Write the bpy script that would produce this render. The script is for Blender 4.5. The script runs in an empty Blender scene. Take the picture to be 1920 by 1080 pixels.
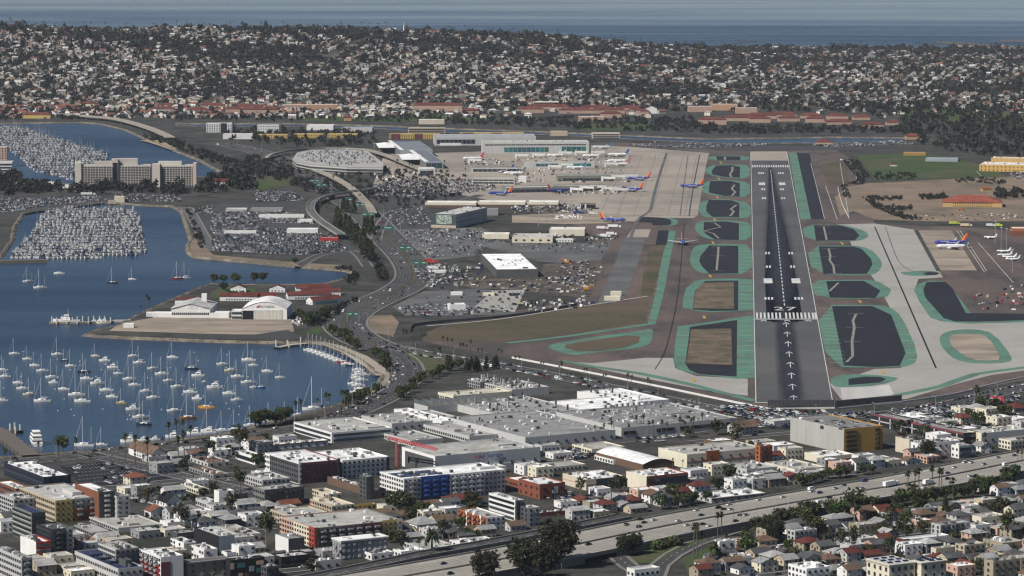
import bpy, math, random
import numpy as np
from mathutils import Vector, Matrix
from mathutils.geometry import tessellate_polygon

# ------------------------------------------------------------------ camera, sky, sun, exposure
FPX, CAM_H, HORIZON = 6355.0, 382.0, -154.0          # focal length and horizon in photo pixels (1920 wide)
PITCH = math.atan((540 - HORIZON) / FPX)
SC = bpy.context.scene
COL = SC.collection
cam_data = bpy.data.cameras.new('camera')
cam_data.sensor_width = 36.0
cam_data.lens = 36.0 * FPX / 1920.0
cam_data.clip_start, cam_data.clip_end = 10.0, 90000.0
cam = bpy.data.objects.new('camera', cam_data)
cam.location = (0, 0, CAM_H)
cam.rotation_euler = (math.pi / 2 - PITCH, 0, 0)
COL.objects.link(cam)
SC.camera = cam

SUN_EL = math.radians(44)
SUN_AZ = math.atan2(-0.80, -0.60)                     # to the sun: left and a little behind the camera
to_sun = Vector((math.sin(SUN_AZ) * math.cos(SUN_EL), math.cos(SUN_AZ) * math.cos(SUN_EL), math.sin(SUN_EL)))
world = bpy.data.worlds.new('World'); SC.world = world; world.use_nodes = True
wn = world.node_tree.nodes; wl_ = world.node_tree.links
sky = wn.new('ShaderNodeTexSky'); sky.sky_type = 'NISHITA'; sky.sun_disc = False
sky.sun_elevation = SUN_EL; sky.sun_rotation = SUN_AZ
sky.altitude = 300; sky.air_density = 0.9; sky.dust_density = 0.0; sky.ozone_density = 5.0
wl_.new(sky.outputs[0], wn['Background'].inputs[0]); wn['Background'].inputs[1].default_value = 0.045
sun_data = bpy.data.lights.new('sun', 'SUN'); sun_data.energy = 4.8; sun_data.angle = math.radians(0.55)
sun_data.color = (1.0, 0.955, 0.88)
sun = bpy.data.objects.new('sun', sun_data); COL.objects.link(sun)
sun.rotation_euler = (-to_sun).to_track_quat('-Z', 'Y').to_euler()
SC.view_settings.view_transform = 'Standard'; SC.view_settings.look = 'None'
SC.view_settings.gamma = 1.0; SC.view_settings.exposure = 0.22; SC.view_settings.use_curve_mapping = False
SC.render.engine = 'CYCLES'
cy = SC.cycles
cy.max_bounces = 4; cy.diffuse_bounces = 2; cy.glossy_bounces = 2; cy.transmission_bounces = 2; cy.volume_bounces = 0
cy.transparent_max_bounces = 4; cy.use_denoising = True; cy.denoiser = 'OPENIMAGEDENOISE'; cy.denoising_input_passes = 'RGB_ALBEDO_NORMAL'; cy.use_adaptive_sampling = True; cy.adaptive_threshold = 0.02
cy.caustics_reflective = False; cy.caustics_refractive = False; cy.sample_clamp_indirect = 3.0
cy.filter_width = 1.3

R = random.Random(27)
NR = np.random.RandomState(27)

# ------------------------------------------------------------------ from the photograph's pixels to the ground
CP, SP = math.cos(PITCH), math.sin(PITCH)
def G(px, py, z=0.0):
    u, v = (px - 960) / FPX, -(py - 540) / FPX
    dy, dz = CP + v * SP, -SP + v * CP
    t = (z - CAM_H) / dz
    return Vector((u * t, dy * t, z))
def pxm(y):                       # photo pixels per metre at distance y
    return FPX / (y * CP + CAM_H * SP)
def to_px(x, y, z=0.0):
    d = y * CP - (z - CAM_H) * SP
    return 960 + FPX * x / d, 540 - FPX * (y * SP + (z - CAM_H) * CP) / d

# ------------------------------------------------------------------ materials (all node based)
def lin(r, g, b):
    f = lambda c: (c / 255 / 12.92) if c <= 10 else ((c / 255 + 0.055) / 1.055) ** 2.4
    return (f(r), f(g), f(b))
def new_mat(name):
    m = bpy.data.materials.new(name); m.use_nodes = True
    nt = m.node_tree
    return m, nt.nodes, nt.links, nt.nodes['Principled BSDF']
def noise(n, l, scale, detail=3.0, rough=0.55, vec=None, dist=0.0):
    t = n.new('ShaderNodeTexNoise'); t.inputs['Scale'].default_value = scale
    t.inputs['Detail'].default_value = detail; t.inputs['Roughness'].default_value = rough
    t.inputs['Distortion'].default_value = dist
    if vec is not None: l.new(vec, t.inputs['Vector'])
    return t.outputs['Fac']
def ramp(n, l, fac, lo, hi, a, b):
    r = n.new('ShaderNodeMapRange'); l.new(fac, r.inputs[0])
    r.inputs[1].default_value = lo; r.inputs[2].default_value = hi
    r.inputs[3].default_value = a; r.inputs[4].default_value = b
    return r.outputs[0]
def mulc(n, l, ca, fac):
    m = n.new('ShaderNodeVectorMath'); m.operation = 'SCALE'
    l.new(ca, m.inputs[0]); l.new(fac, m.inputs['Scale']); return m.outputs[0]
def mixc(n, l, fac, a, b):
    m = n.new('ShaderNodeMix'); m.data_type = 'RGBA'
    if isinstance(fac, float): m.inputs[0].default_value = fac
    else: l.new(fac, m.inputs[0])
    for i, c in ((6, a), (7, b)):
        if isinstance(c, tuple): m.inputs[i].default_value = (*c[:3], 1)
        else: l.new(c, m.inputs[i])
    return m.outputs[2]
def math2(n, l, op, a, b):
    m = n.new('ShaderNodeMath'); m.operation = op
    for i, c in ((0, a), (1, b)):
        if isinstance(c, (int, float)): m.inputs[i].default_value = c
        else: l.new(c, m.inputs[i])
    return m.outputs[0]
def world_pos(n, l, sx=1, sy=1, sz=1):
    g = n.new('ShaderNodeNewGeometry')
    mp = n.new('ShaderNodeMapping'); mp.inputs['Scale'].default_value = (sx, sy, sz)
    l.new(g.outputs['Position'], mp.inputs[0]); return mp.outputs[0]

def col_mat(name, rough=0.7, spec=0.3, n1=0.35, amp1=0.12, n2=0.05, amp2=0.10, streak=False, sheets=False):
    """colour attribute of the faces x the object's own colour x weathering"""
    m, n, l, b = new_mat(name)
    at = n.new('ShaderNodeAttribute'); at.attribute_name = 'Col'
    oi = n.new('ShaderNodeObjectInfo')
    mm = n.new('ShaderNodeVectorMath'); mm.operation = 'MULTIPLY'
    l.new(at.outputs['Color'], mm.inputs[0]); l.new(oi.outputs['Color'], mm.inputs[1])
    p = world_pos(n, l, 1, 1, 0.25 if streak else 1)
    f1 = ramp(n, l, noise(n, l, n1, 4, 0.6, p), 0.25, 0.75, 1 - amp1, 1 + amp1)
    f2 = ramp(n, l, noise(n, l, n2, 3, 0.5, p), 0.3, 0.7, 1 - amp2, 1 + amp2)
    if sheets:                                  # roofing felt laid in sheets of slightly different age
        bt = n.new('ShaderNodeTexBrick'); bt.inputs['Scale'].default_value = 1.0; bt.inputs['Brick Width'].default_value = 7.0; bt.inputs['Row Height'].default_value = 3.5
        bt.inputs['Mortar Size'].default_value = 0.10; bt.inputs['Color1'].default_value = (.82, .82, .82, 1); bt.inputs['Color2'].default_value = (1.1, 1.1, 1.1, 1); bt.inputs['Mortar'].default_value = (.7, .7, .7, 1)
        mp = n.new('ShaderNodeMapping'); mp.inputs['Rotation'].default_value = (0, 0, -math.radians(30)); l.new(p, mp.inputs[0]); l.new(mp.outputs[0], bt.inputs[0])
        f2 = math2(n, l, 'MULTIPLY', f2, bt.outputs['Color'])
    l.new(mulc(n, l, mulc(n, l, mm.outputs[0], f1), f2), b.inputs['Base Color'])
    b.inputs['Roughness'].default_value = rough; b.inputs['Specular IOR Level'].default_value = spec
    return m
M = {}
M['paint'] = col_mat('painted_surface', 0.7, 0.25, 0.5, 0.08, 0.08, 0.06, True)
M['roof'] = col_mat('weathered_roof', 0.85, 0.15, 0.35, 0.2, 0.06, 0.18, sheets=True)
M['gloss'] = col_mat('glossy_paint', 0.28, 0.5, 0.5, 0.03, 0.05, 0.03)
M['leaf'] = col_mat('leaves', 0.75, 0.2, 1.3, 0.30, 0.12, 0.18)
M['bark'] = col_mat('bark', 0.9, 0.1, 1.5, 0.25, 0.1, 0.1)
M['metal'] = col_mat('bare_metal', 0.45, 0.4, 0.8, 0.06, 0.05, 0.04)
def ground_mat(name, c1, c2, scale, c3=None, scale3=0.01, rough=0.9, fine=0.6, f_amp=0.18, stretch=(1, 1, 1), spec=0.2, lo=0.35, hi=0.65):
    m, n, l, b = new_mat(name)
    p = world_pos(n, l, *stretch)
    c = mixc(n, l, ramp(n, l, noise(n, l, scale, 5, 0.6, p, 0.4), lo, hi, 0, 1), c1, c2)
    if c3: c = mixc(n, l, ramp(n, l, noise(n, l, scale3, 4, 0.6, p), 0.48, 0.62, 0, 1), c, c3)
    c = mulc(n, l, c, ramp(n, l, noise(n, l, fine, 3, 0.6, p), 0.25, 0.75, 1 - f_amp, 1 + f_amp))
    l.new(c, b.inputs['Base Color']); b.inputs['Roughness'].default_value = rough
    b.inputs['Specular IOR Level'].default_value = spec
    return m
M['land'] = ground_mat('town_ground', (0.034, 0.033, 0.031), (0.07, 0.066, 0.059), 0.03, (0.027, 0.030, 0.021), 0.02, fine=0.3, f_amp=.3)
M['asphalt'] = ground_mat('asphalt', (0.042, 0.042, 0.045), (0.07, 0.069, 0.068), 0.03, (0.05, 0.049, 0.048), 0.008, fine=0.4)
M['lot'] = ground_mat('parking_asphalt', (0.075, 0.077, 0.078), (0.125, 0.125, 0.125), 0.02, fine=0.3)
M['dark_asphalt'] = ground_mat('new_asphalt', (0.014, 0.015, 0.021), (0.02, 0.021, 0.028), 0.03, fine=0.5, f_amp=0.1)
M['taxi'] = ground_mat('taxiway_asphalt', (0.125, 0.092, 0.08), (0.085, 0.07, 0.064), 0.012, (0.062, 0.053, 0.051), 0.02, fine=0.25, stretch=(1, 0.35, 1))
M['concrete'] = ground_mat('concrete', (0.33, 0.318, 0.29), (0.27, 0.258, 0.235), 0.012, (0.30, 0.29, 0.27), 0.02, fine=0.2, f_amp=0.07)
M['apron'] = ground_mat('apron_concrete', (0.33, 0.29, 0.24), (0.27, 0.235, 0.20), 0.01, (0.22, 0.195, 0.17), 0.006, fine=0.2, f_amp=0.10)
M['pale'] = ground_mat('pale_concrete', (0.52, 0.51, 0.48), (0.38, 0.37, 0.35), 0.03, fine=0.2, f_amp=0.06, stretch=(1, 0.1, 1))
M['green'] = ground_mat('green_painted_shoulder', (0.082, 0.195, 0.145), (0.10, 0.18, 0.138), 0.03, (0.085, 0.14, 0.11), 0.025, fine=0.3, f_amp=0.16)
M['dirt'] = ground_mat('bare_dirt', (0.23, 0.17, 0.125), (0.17, 0.13, 0.095), 0.012, (0.13, 0.11, 0.08), 0.01, fine=0.1)
M['mud'] = ground_mat('dark_dirt', (0.075, 0.062, 0.05), (0.12, 0.095, 0.075), 0.02, (0.05, 0.045, 0.04), 0.03, fine=0.15, f_amp=0.3)
M['grass'] = ground_mat('lawn', (0.035, 0.065, 0.018), (0.055, 0.075, 0.028), 0.02, (0.075, 0.072, 0.04), 0.01, fine=0.4)
M['drygrass'] = ground_mat('dry_grass', (0.105, 0.078, 0.054), (0.075, 0.064, 0.041), 0.012, (0.052, 0.055, 0.026), 0.009, fine=0.25, f_amp=0.25, stretch=(0.5, 1, 1))
M['infield'] = ground_mat('bare_infield_dirt', (0.17, 0.125, 0.09), (0.10, 0.078, 0.054), 0.05, (0.075, 0.068, 0.038), 0.035, fine=0.3, f_amp=0.3)
M['hill'] = ground_mat('hillside_ground', (0.05, 0.048, 0.04), (0.10, 0.09, 0.075), 0.012, (0.034, 0.036, 0.028), 0.02, fine=0.1)
M['sand'] = ground_mat('sand', (0.33, 0.27, 0.19), (0.26, 0.21, 0.15), 0.02)
M['rock'] = ground_mat('shore_rock', (0.14, 0.12, 0.095), (0.07, 0.062, 0.05), 0.25, (0.2, 0.17, 0.13), 0.05, fine=0.8, f_amp=0.4)
M['freeway'] = ground_mat('freeway_concrete', (0.29, 0.27, 0.235), (0.34, 0.32, 0.28), 0.02, (0.25, 0.235, 0.205), 0.02, fine=0.3, f_amp=0.1)
M['fwdark'] = ground_mat('tyre_worn_concrete', (0.22, 0.205, 0.178), (0.26, 0.243, 0.212), 0.03, stretch=(.3, .3, 1))
M['white'] = ground_mat('white_marking', (0.58, 0.58, 0.57), (0.42, 0.42, 0.41), 0.05)
M['yellow'] = ground_mat('yellow_marking', (0.45, 0.28, 0.06), (0.35, 0.22, 0.06), 0.05)
M['coast_ramp'] = ground_mat('worn_tan_concrete', (0.33, 0.275, 0.215), (0.24, 0.195, 0.155), 0.02, (0.19, 0.16, 0.13), 0.03, fine=0.15, stretch=(0.4, 1, 1))
# runway asphalt
M['runway'] = ground_mat('runway_asphalt', (0.088, 0.088, 0.09), (0.068, 0.068, 0.071), 0.006, (0.10, 0.098, 0.098), 0.004, fine=0.2, f_amp=0.08)
M['rubber'] = ground_mat('tyre_rubber', (0.018, 0.019, 0.026), (0.026, 0.027, 0.034), 0.02, fine=0.1)
# window glass
m, n, l, b = new_mat('window_glass')
oi = n.new('ShaderNodeObjectInfo')
l.new(mulc(n, l, oi.outputs['Color'], ramp(n, l, oi.outputs['Random'], 0, 1, 0.35, 1.5)), b.inputs['Base Color'])
b.inputs['Roughness'].default_value = 0.12; b.inputs['Specular IOR Level'].default_value = 0.6
M['glass'] = m
m, n, l, b = new_mat('curtain_wall_glass')
at = n.new('ShaderNodeAttribute'); at.attribute_name = 'Col'
l.new(at.outputs['Color'], b.inputs['Base Color'])
b.inputs['Roughness'].default_value = 0.1; b.inputs['Specular IOR Level'].default_value = 0.7
M['cglass'] = m
# water
m, n, l, b = new_mat('harbour_water')
big = noise(n, l, 0.0026, 3, 0.55, world_pos(n, l, 0.35, 1.6, 1), 0.6)
c = mixc(n, l, ramp(n, l, big, 0.35, 0.65, 0, 1), (0.008, 0.024, 0.054), (0.020, 0.042, 0.076))
l.new(c, b.inputs['Base Color'])
patch = noise(n, l, 0.0016, 5, 0.6, world_pos(n, l, 0.22, 1.3, 1), 0.8)
sx_ = n.new('ShaderNodeSeparateXYZ'); l.new(n.new('ShaderNodeNewGeometry').outputs['Position'], sx_.inputs[0])
wob = noise(n, l, 0.0004, 4, 0.6, world_pos(n, l, 0.3, 1.5, 1), 0.5)
haze_sheen = ramp(n, l, math2(n, l, 'ADD', sx_.outputs[1], math2(n, l, 'MULTIPLY', wob, 5000.0)), 13600, 17000, 0, 1)      # far water made smoother and shinier, standing in for the pale haze band
l.new(math2(n, l, 'MULTIPLY', ramp(n, l, patch, 0.35, 0.65, 0.20, 0.36), ramp(n, l, haze_sheen, 0, 1, 1, 0.45)), b.inputs['Roughness'])
b.inputs['IOR'].default_value = 1.33; l.new(ramp(n, l, haze_sheen, 0, 1, 0.36, 0.6), b.inputs['Specular IOR Level'])
bp = n.new('ShaderNodeBump'); bp.inputs['Distance'].default_value = 0.6
l.new(math2(n, l, 'MULTIPLY', ramp(n, l, patch, 0.3, 0.7, 0.42, 0.7), ramp(n, l, haze_sheen, 0, 1, 1, 0.08)), bp.inputs['Strength'])
l.new(noise(n, l, 0.22, 4, 0.65, world_pos(n, l, 0.7, 1.2, 1)), bp.inputs['Height']); l.new(bp.outputs[0], b.inputs['Normal'])
M['water'] = m
def flat(name, c, rough=0.6, emit=0):
    m, n, l, b = new_mat(name)
    cc = mixc(n, l, ramp(n, l, noise(n, l, 0.7, 3), 0.3, 0.7, 0, 1), tuple(x * 0.9 for x in c), tuple(min(1, x * 1.06) for x in c))
    l.new(cc, b.inputs['Base Color']); b.inputs['Roughness'].default_value = rough
    return m

# ------------------------------------------------------------------ mesh helpers
def tag(o, label=None, cat=None, group=None, kind=None):
    if label: o['label'] = label
    if cat: o['category'] = cat
    if group: o['group'] = group
    if kind: o['kind'] = kind
    return o
def link(o, parent=None):
    COL.objects.link(o)
    if parent is not None: o.parent = parent
    return o
def empty(name, loc=(0, 0, 0), rz=0.0, parent=None):
    o = bpy.data.objects.new(name, None); o.empty_display_size = 1
    o.location = loc; o.rotation_euler = (0, 0, rz)
    return link(o, parent)
def inst(name, mesh, parent=None, loc=(0, 0, 0), rz=0.0, scale=(1, 1, 1), color=None):
    o = bpy.data.objects.new(name, mesh); o.location = loc; o.rotation_euler = (0, 0, rz); o.scale = scale
    if color: o.color = (*color[:3], 1)
    return link(o, parent)
W1 = (1, 1, 1)
class MB:
    def __init__(self): self.v = []; self.f = []; self.c = []; self.m = []
    def face(self, pts, col=W1, mi=0):
        i = len(self.v); self.v.extend(tuple(p) for p in pts); self.f.append(tuple(range(i, i + len(pts))))
        self.c.append(col); self.m.append(mi)
    def box(self, cx, cy, z0, lx, ly, h, ang=0.0, col=W1, mi=0, top=None, tmi=None, bottom=False):
        ca, sa = math.cos(ang), math.sin(ang)
        q = [(cx + ca * x * lx / 2 - sa * y * ly / 2, cy + sa * x * lx / 2 + ca * y * ly / 2) for x, y in ((-1, -1), (1, -1), (1, 1), (-1, 1))]
        self.prism(q, z0, z0 + h, col, mi, top, tmi, bottom)
    def prism(self, q, z0, z1, col=W1, mi=0, top=None, tmi=None, bottom=False):
        n = len(q)
        for i in range(n):
            a, b = q[i], q[(i + 1) % n]
            self.face([(a[0], a[1], z0), (b[0], b[1], z0), (b[0], b[1], z1), (a[0], a[1], z1)], col, mi)
        self.face([(p[0], p[1], z1) for p in q], top or col, mi if tmi is None else tmi)
        if bottom: self.face([(p[0], p[1], z0) for p in reversed(q)], col, mi)
    def tube(self, p0, p1, r0, r1=None, n=6, col=W1, mi=0, cap=True):
        r1 = r0 if r1 is None else r1
        p0, p1 = Vector(p0), Vector(p1); d = (p1 - p0).normalized()
        a = d.orthogonal().normalized(); b = d.cross(a)
        ring = lambda p, r: [p + (a * math.cos(2 * math.pi * k / n) + b * math.sin(2 * math.pi * k / n)) * r for k in range(n)]
        A, B = ring(p0, r0), ring(p1, r1)
        for k in range(n):
            self.face([A[k], A[(k + 1) % n], B[(k + 1) % n], B[k]], col, mi)
        if cap: self.face(B, col, mi)
    def gable(self, x0, y0, x1, y1, z, rise, ov=0.5, col=W1, wall=None, mi=0, along='x'):
        X0, Y0, X1, Y1 = x0 - ov, y0 - ov, x1 + ov, y1 + ov
        dz = -0.25 * ov
        if along == 'x':
            ym = (y0 + y1) / 2
            self.face([(X0, Y0, z + dz), (X1, Y0, z + dz), (X1, ym, z + rise), (X0, ym, z + rise)], col, mi)
            self.face([(X1, Y1, z + dz), (X0, Y1, z + dz), (X0, ym, z + rise), (X1, ym, z + rise)], col, mi)
            for x in (x0, x1): self.face([(x, y0, z - .3), (x, y1, z - .3), (x, ym, z + rise - .15)], wall or col, mi)
        else:
            xm = (x0 + x1) / 2
            self.face([(X0, Y1, z + dz), (X0, Y0, z + dz), (xm, Y0, z + rise), (xm, Y1, z + rise)], col, mi)
            self.face([(X1, Y0, z + dz), (X1, Y1, z + dz), (xm, Y1, z + rise), (xm, Y0, z + rise)], col, mi)
            for y in (y0, y1): self.face([(x0, y, z - .3), (x1, y, z - .3), (xm, y, z + rise - .15)], wall or col, mi)
    def hip(self, x0, y0, x1, y1, z, rise, ov=0.6, col=W1, mi=0):
        X0, Y0, X1, Y1 = x0 - ov, y0 - ov, x1 + ov, y1 + ov
        w, d = X1 - X0, Y1 - Y0; k = min(w, d) / 2
        if w >= d: a, b = (X0 + k, (Y0 + Y1) / 2), (X1 - k, (Y0 + Y1) / 2)
        else: a, b = ((X0 + X1) / 2, Y0 + k), ((X0 + X1) / 2, Y1 - k)
        zb, zt = z - 0.1, z + rise
        A = (*a, zt); B = (*b, zt); c = [(X0, Y0, zb), (X1, Y0, zb), (X1, Y1, zb), (X0, Y1, zb)]
        if w >= d:
            self.face([c[0], c[1], B, A], col, mi); self.face([c[2], c[3], A, B], col, mi)
            self.face([c[3], c[0], A], col, mi); self.face([c[1], c[2], B], col, mi)
        else:
            self.face([c[0], c[1], A], col, mi); self.face([c[2], c[3], B], col, mi)
            self.face([c[3], c[0], A, B], col, mi); self.face([c[1], c[2], B, A], col, mi)
    def mesh(self, name, mats, smooth=False):
        me = bpy.data.meshes.new(name)
        me.from_pydata(self.v, [], self.f)
        for mt in mats: me.materials.append(mt)
        if len(mats) > 1: me.polygons.foreach_set('material_index', self.m)
        a = me.attributes.new('Col', 'FLOAT_COLOR', 'FACE')
        a.data.foreach_set('color', np.array([(*c[:3], 1.0) for c in self.c], dtype=np.float32).ravel())
        if smooth: me.polygons.foreach_set('use_smooth', [True] * len(self.f))
        me.update()
        return me
    def obj(self, name, mats, parent=None, loc=(0, 0, 0), rz=0.0, smooth=False):
        mats = mats if isinstance(mats, (list, tuple)) else [mats]
        return inst(name, self.mesh(name, mats, smooth), parent, loc, rz)

def template(mb):
    """arrays of a small mesh for merging many copies into one"""
    return (np.array(mb.v, dtype=np.float32), mb.f, np.array(mb.c, dtype=np.float32), np.array(mb.m, dtype=np.int32))
def merged(name, parts, mats):
    """parts: list of (template, xyz Nx3, rot N, scale Nx3, tint Nx3) -> one mesh object"""
    V, LV, LS, LT, CC, MM = [], [], [], [], [], []
    vo = lo = 0
    for (tv, tf, tc, tm), xyz, rot, scl, tint in parts:
        k = len(xyz)
        if k == 0: continue
        xyz = np.asarray(xyz, np.float32); rot = np.asarray(rot, np.float32); scl = np.asarray(scl, np.float32); tint = np.asarray(tint, np.float32)
        p = tv[None] * scl[:, None, :]
        c, s = np.cos(rot)[:, None], np.sin(rot)[:, None]
        q = np.empty_like(p)
        q[..., 0] = p[..., 0] * c - p[..., 1] * s; q[..., 1] = p[..., 0] * s + p[..., 1] * c; q[..., 2] = p[..., 2]
        q += xyz[:, None, :]
        V.append(q.reshape(-1, 3))
        flat_ = np.concatenate([np.array(f, np.int32) for f in tf]); ln = np.array([len(f) for f in tf], np.int32)
        st = np.concatenate([[0], np.cumsum(ln)[:-1]]).astype(np.int32)
        nv = len(tv)
        LV.append((flat_[None] + (np.arange(k, dtype=np.int32) * nv)[:, None] + vo).ravel())
        LS.append((st[None] + (np.arange(k, dtype=np.int32) * len(flat_))[:, None] + lo).ravel())
        LT.append(np.tile(ln, k))
        CC.append((tc[None] * tint[:, None, :]).reshape(-1, 3)); MM.append(np.tile(tm, k))
        vo += k * nv; lo += k * len(flat_)
    V = np.concatenate(V); LV = np.concatenate(LV); LS = np.concatenate(LS); LT = np.concatenate(LT); CC = np.concatenate(CC); MM = np.concatenate(MM)
    me = bpy.data.meshes.new(name)
    me.vertices.add(len(V)); me.vertices.foreach_set('co', V.ravel())
    me.loops.add(len(LV)); me.loops.foreach_set('vertex_index', LV)
    me.polygons.add(len(LS)); me.polygons.foreach_set('loop_start', LS); me.polygons.foreach_set('loop_total', LT)
    for mt in mats: me.materials.append(mt)
    me.polygons.foreach_set('material_index', MM)
    me.update(calc_edges=True)
    a = me.attributes.new('Col', 'FLOAT_COLOR', 'FACE')
    a.data.foreach_set('color', np.concatenate([CC, np.ones((len(CC), 1), np.float32)], 1).astype(np.float32).ravel())
    return inst(name, me)

mb = MB(); mb.box(0, 0, 0, 1, 1, 1, bottom=True); UNIT = {}
def unit(mat):                     # a shared 1 x 1 x 1 box standing on z = 0
    if mat not in UNIT: UNIT[mat] = mb_unit.mesh('block', [M[mat]])
    return UNIT[mat]
mb_unit = mb
def chaikin(p, k=2):
    for _ in range(k):
        q = []
        for i in range(len(p)):
            a, b = p[i], p[(i + 1) % len(p)]
            q += [(a[0] * .75 + b[0] * .25, a[1] * .75 + b[1] * .25), (a[0] * .25 + b[0] * .75, a[1] * .25 + b[1] * .75)]
        p = q
    return p
SHEETS = [0]
def sheet(name, poly, z, mat, parent=None, smooth=0, label=None, kind='structure'):
    """a flat surface traced as photo pixels and laid on the ground at height z"""
    if smooth: poly = chaikin(poly, smooth)
    SHEETS[0] += 1; z += 0.009 * (SHEETS[0] % 7)          # no two sheets in one plane
    pts = [G(x, y, z) for x, y in poly]
    tri = tessellate_polygon([[Vector((p.x, p.y, 0)) for p in pts]])
    me = bpy.data.meshes.new(name)
    fs = []
    for t in tri:
        a, b, c = (pts[i] for i in t)
        fs.append(t if (b - a).cross(c - a).z > 0 else (t[0], t[2], t[1]))
    me.from_pydata([tuple(p) for p in pts], [], fs); me.materials.append(M[mat] if isinstance(mat, str) else mat)
    o = inst(name, me, parent)
    if parent is None: o['kind'] = kind
    if label: o['label'] = label
    return o
def densify(pts, step=25.0):
    out = []
    n = len(pts)
    for i in range(n - 1):                # Catmull-Rom through the given points
        p0, p1, p2, p3 = pts[max(i - 1, 0)], pts[i], pts[i + 1], pts[min(i + 2, n - 1)]
        k = max(1, int((p2 - p1).length / step))
        for j in range(k):
            t = j / k
            out.append(0.5 * ((2 * p1) + (p2 - p0) * t + (2 * p0 - 5 * p1 + 4 * p2 - p3) * t * t + (3 * p1 - p0 - 3 * p2 + p3) * t ** 3))
    out.append(pts[-1]); return out
def normals2(pts):
    ns = []
    for i in range(len(pts)):
        d = pts[min(i + 1, len(pts) - 1)] - pts[max(i - 1, 0)]; d.z = 0; d.normalize()
        ns.append(Vector((d.y, -d.x, 0)))
    return ns
def ribbon(name, px, width, z, mat, parent=None, off=0.0, world_pts=None, dz=0.0):
    pts = world_pts or densify([G(x, y, z) for x, y in px])
    ns = normals2(pts); up = Vector((0, 0, dz))
    v, f = [], []
    for p, q in zip(pts, ns):
        v += [tuple(p + q * (off - width / 2) + up), tuple(p + q * (off + width / 2) + up)]
    for i in range(len(pts) - 1): f.append((2 * i + 1, 2 * i + 3, 2 * i + 2, 2 * i))
    me = bpy.data.meshes.new(name); me.from_pydata(v, [], f)
    if me.polygons and me.polygons[0].normal.z < 0: me.flip_normals()
    me.materials.append(M[mat])
    o = inst(name, me, parent)
    if parent is None: o['kind'] = 'structure'
    return o, pts, ns
def stripes(name, pts, ns, offs, z, w=0.35, dash=None, gap=9.0, mat='white', parent=None):
    """painted lines along a path; dash = length of a dash in metres"""
    v, f = [], []
    cum = [0.0]
    for i in range(1, len(pts)): cum.append(cum[-1] + (pts[i] - pts[i - 1]).length)
    def at(s):
        i = min(max(int(np.searchsorted(cum, s)) - 1, 0), len(pts) - 2); t = (s - cum[i]) / max(cum[i + 1] - cum[i], 1e-6)
        return pts[i].lerp(pts[i + 1], t), ns[i].lerp(ns[i + 1], t)
    for o in offs:
        step = (dash + gap) if dash else 20.0
        s = 0.0
        while s < cum[-1] - step:
            e = s + (dash or step)
            (a, na), (b, nb) = at(s), at(e); i = len(v); up = Vector((0, 0, z))
            v += [tuple(a + na * (o - w / 2) + up), tuple(a + na * (o + w / 2) + up), tuple(b + nb * (o + w / 2) + up), tuple(b + nb * (o - w / 2) + up)]
            f.append((i, i + 1, i + 2, i + 3)); s += step
    if not v: return
    me = bpy.data.meshes.new(name); me.from_pydata(v, [], f)
    if me.polygons[0].normal.z < 0: me.flip_normals()
    me.materials.append(M[mat])
    o = inst(name, me, parent); o['kind'] = 'structure' if parent is None else 'stuff'
    return o
def inside(p, poly):
    x, y = p; c = False; j = len(poly) - 1
    for i in range(len(poly)):
        xi, yi = poly[i]; xj, yj = poly[j]
        if (yi > y) != (yj > y) and x < (xj - xi) * (y - yi) / (yj - yi) + xi: c = not c
        j = i
    return c
def text(body, loc, size, rot, mat, parent=None, name='lettering', align='CENTER', ext=0.05):
    cu = bpy.data.curves.new(name, 'FONT'); cu.body = body; cu.size = size; cu.align_x = align; cu.align_y = 'CENTER'
    cu.extrude = ext; cu.resolution_u = 2
    cu.materials.append(mat)
    tmp = bpy.data.objects.new(name, cu); me = bpy.data.meshes.new_from_object(tmp)
    bpy.data.objects.remove(tmp)
    if not me.materials: me.materials.append(mat)
    o = bpy.data.objects.new(name, me); o.location = loc; o.rotation_euler = rot
    return link(o, parent)
WHITE_INK = flat('white_lettering', (0.75, 0.75, 0.75)); RED_INK = flat('red_lettering', (0.5, 0.03, 0.03)); BLUE_INK = flat('blue_lettering', (0.03, 0.06, 0.25)); BLACK_INK = flat('black_lettering', (0.03, 0.03, 0.035))

# ================================================================== water, land, hill
BAY = [(-900, 925), (0, 858), (45, 855), (82, 851), (160, 847), (225, 838), (287, 830), (375, 820), (420, 813), (462, 803), (500, 795), (542, 783), (600, 769), (640, 755), (672, 740), (697, 727),
       (712, 715), (716, 703), (702, 699), (687, 683), (670, 672), (640, 657), (600, 642), (575, 641), (480, 641), (400, 639), (325, 636), (225, 632), (175, 629), (157, 627), (175, 620), (212, 612),
       (262, 587), (300, 570), (347, 550), (370, 540), (395, 532), (440, 535), (485, 533), (560, 534), (610, 531), (655, 520), (662, 512), (650, 507), (620, 504), (567, 500), (490, 493), (425, 487),
       (362, 481), (352, 470), (351, 457), (358, 449), (350, 425), (341, 396), (322, 386), (262, 384), (225, 380), (125, 382), (75, 387), (45, 400), (28, 425), (24, 450), (2, 480), (-900, 480)]
BASIN = [(-700, 231), (0, 231), (150, 229), (190, 232), (235, 243), (275, 261), (320, 279), (372, 299), (420, 325), (416, 333), (370, 331), (330, 333), (140, 345), (60, 343), (30, 330), (-700, 335)]
CHANNEL = [(330, 231), (420, 232), (530, 231), (700, 235), (840, 241), (1000, 246), (1160, 253), (1320, 260), (1440, 259), (1560, 257), (1700, 258), (1750, 261), (1700, 266), (1560, 268), (1440, 269), (1320, 268),
           (1200, 262), (1100, 256), (1000, 252), (900, 250), (800, 247), (700, 241), (560, 237), (420, 238), (335, 236)]
WATERS = [BAY, BASIN, CHANNEL]
WL = -1.6
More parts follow.
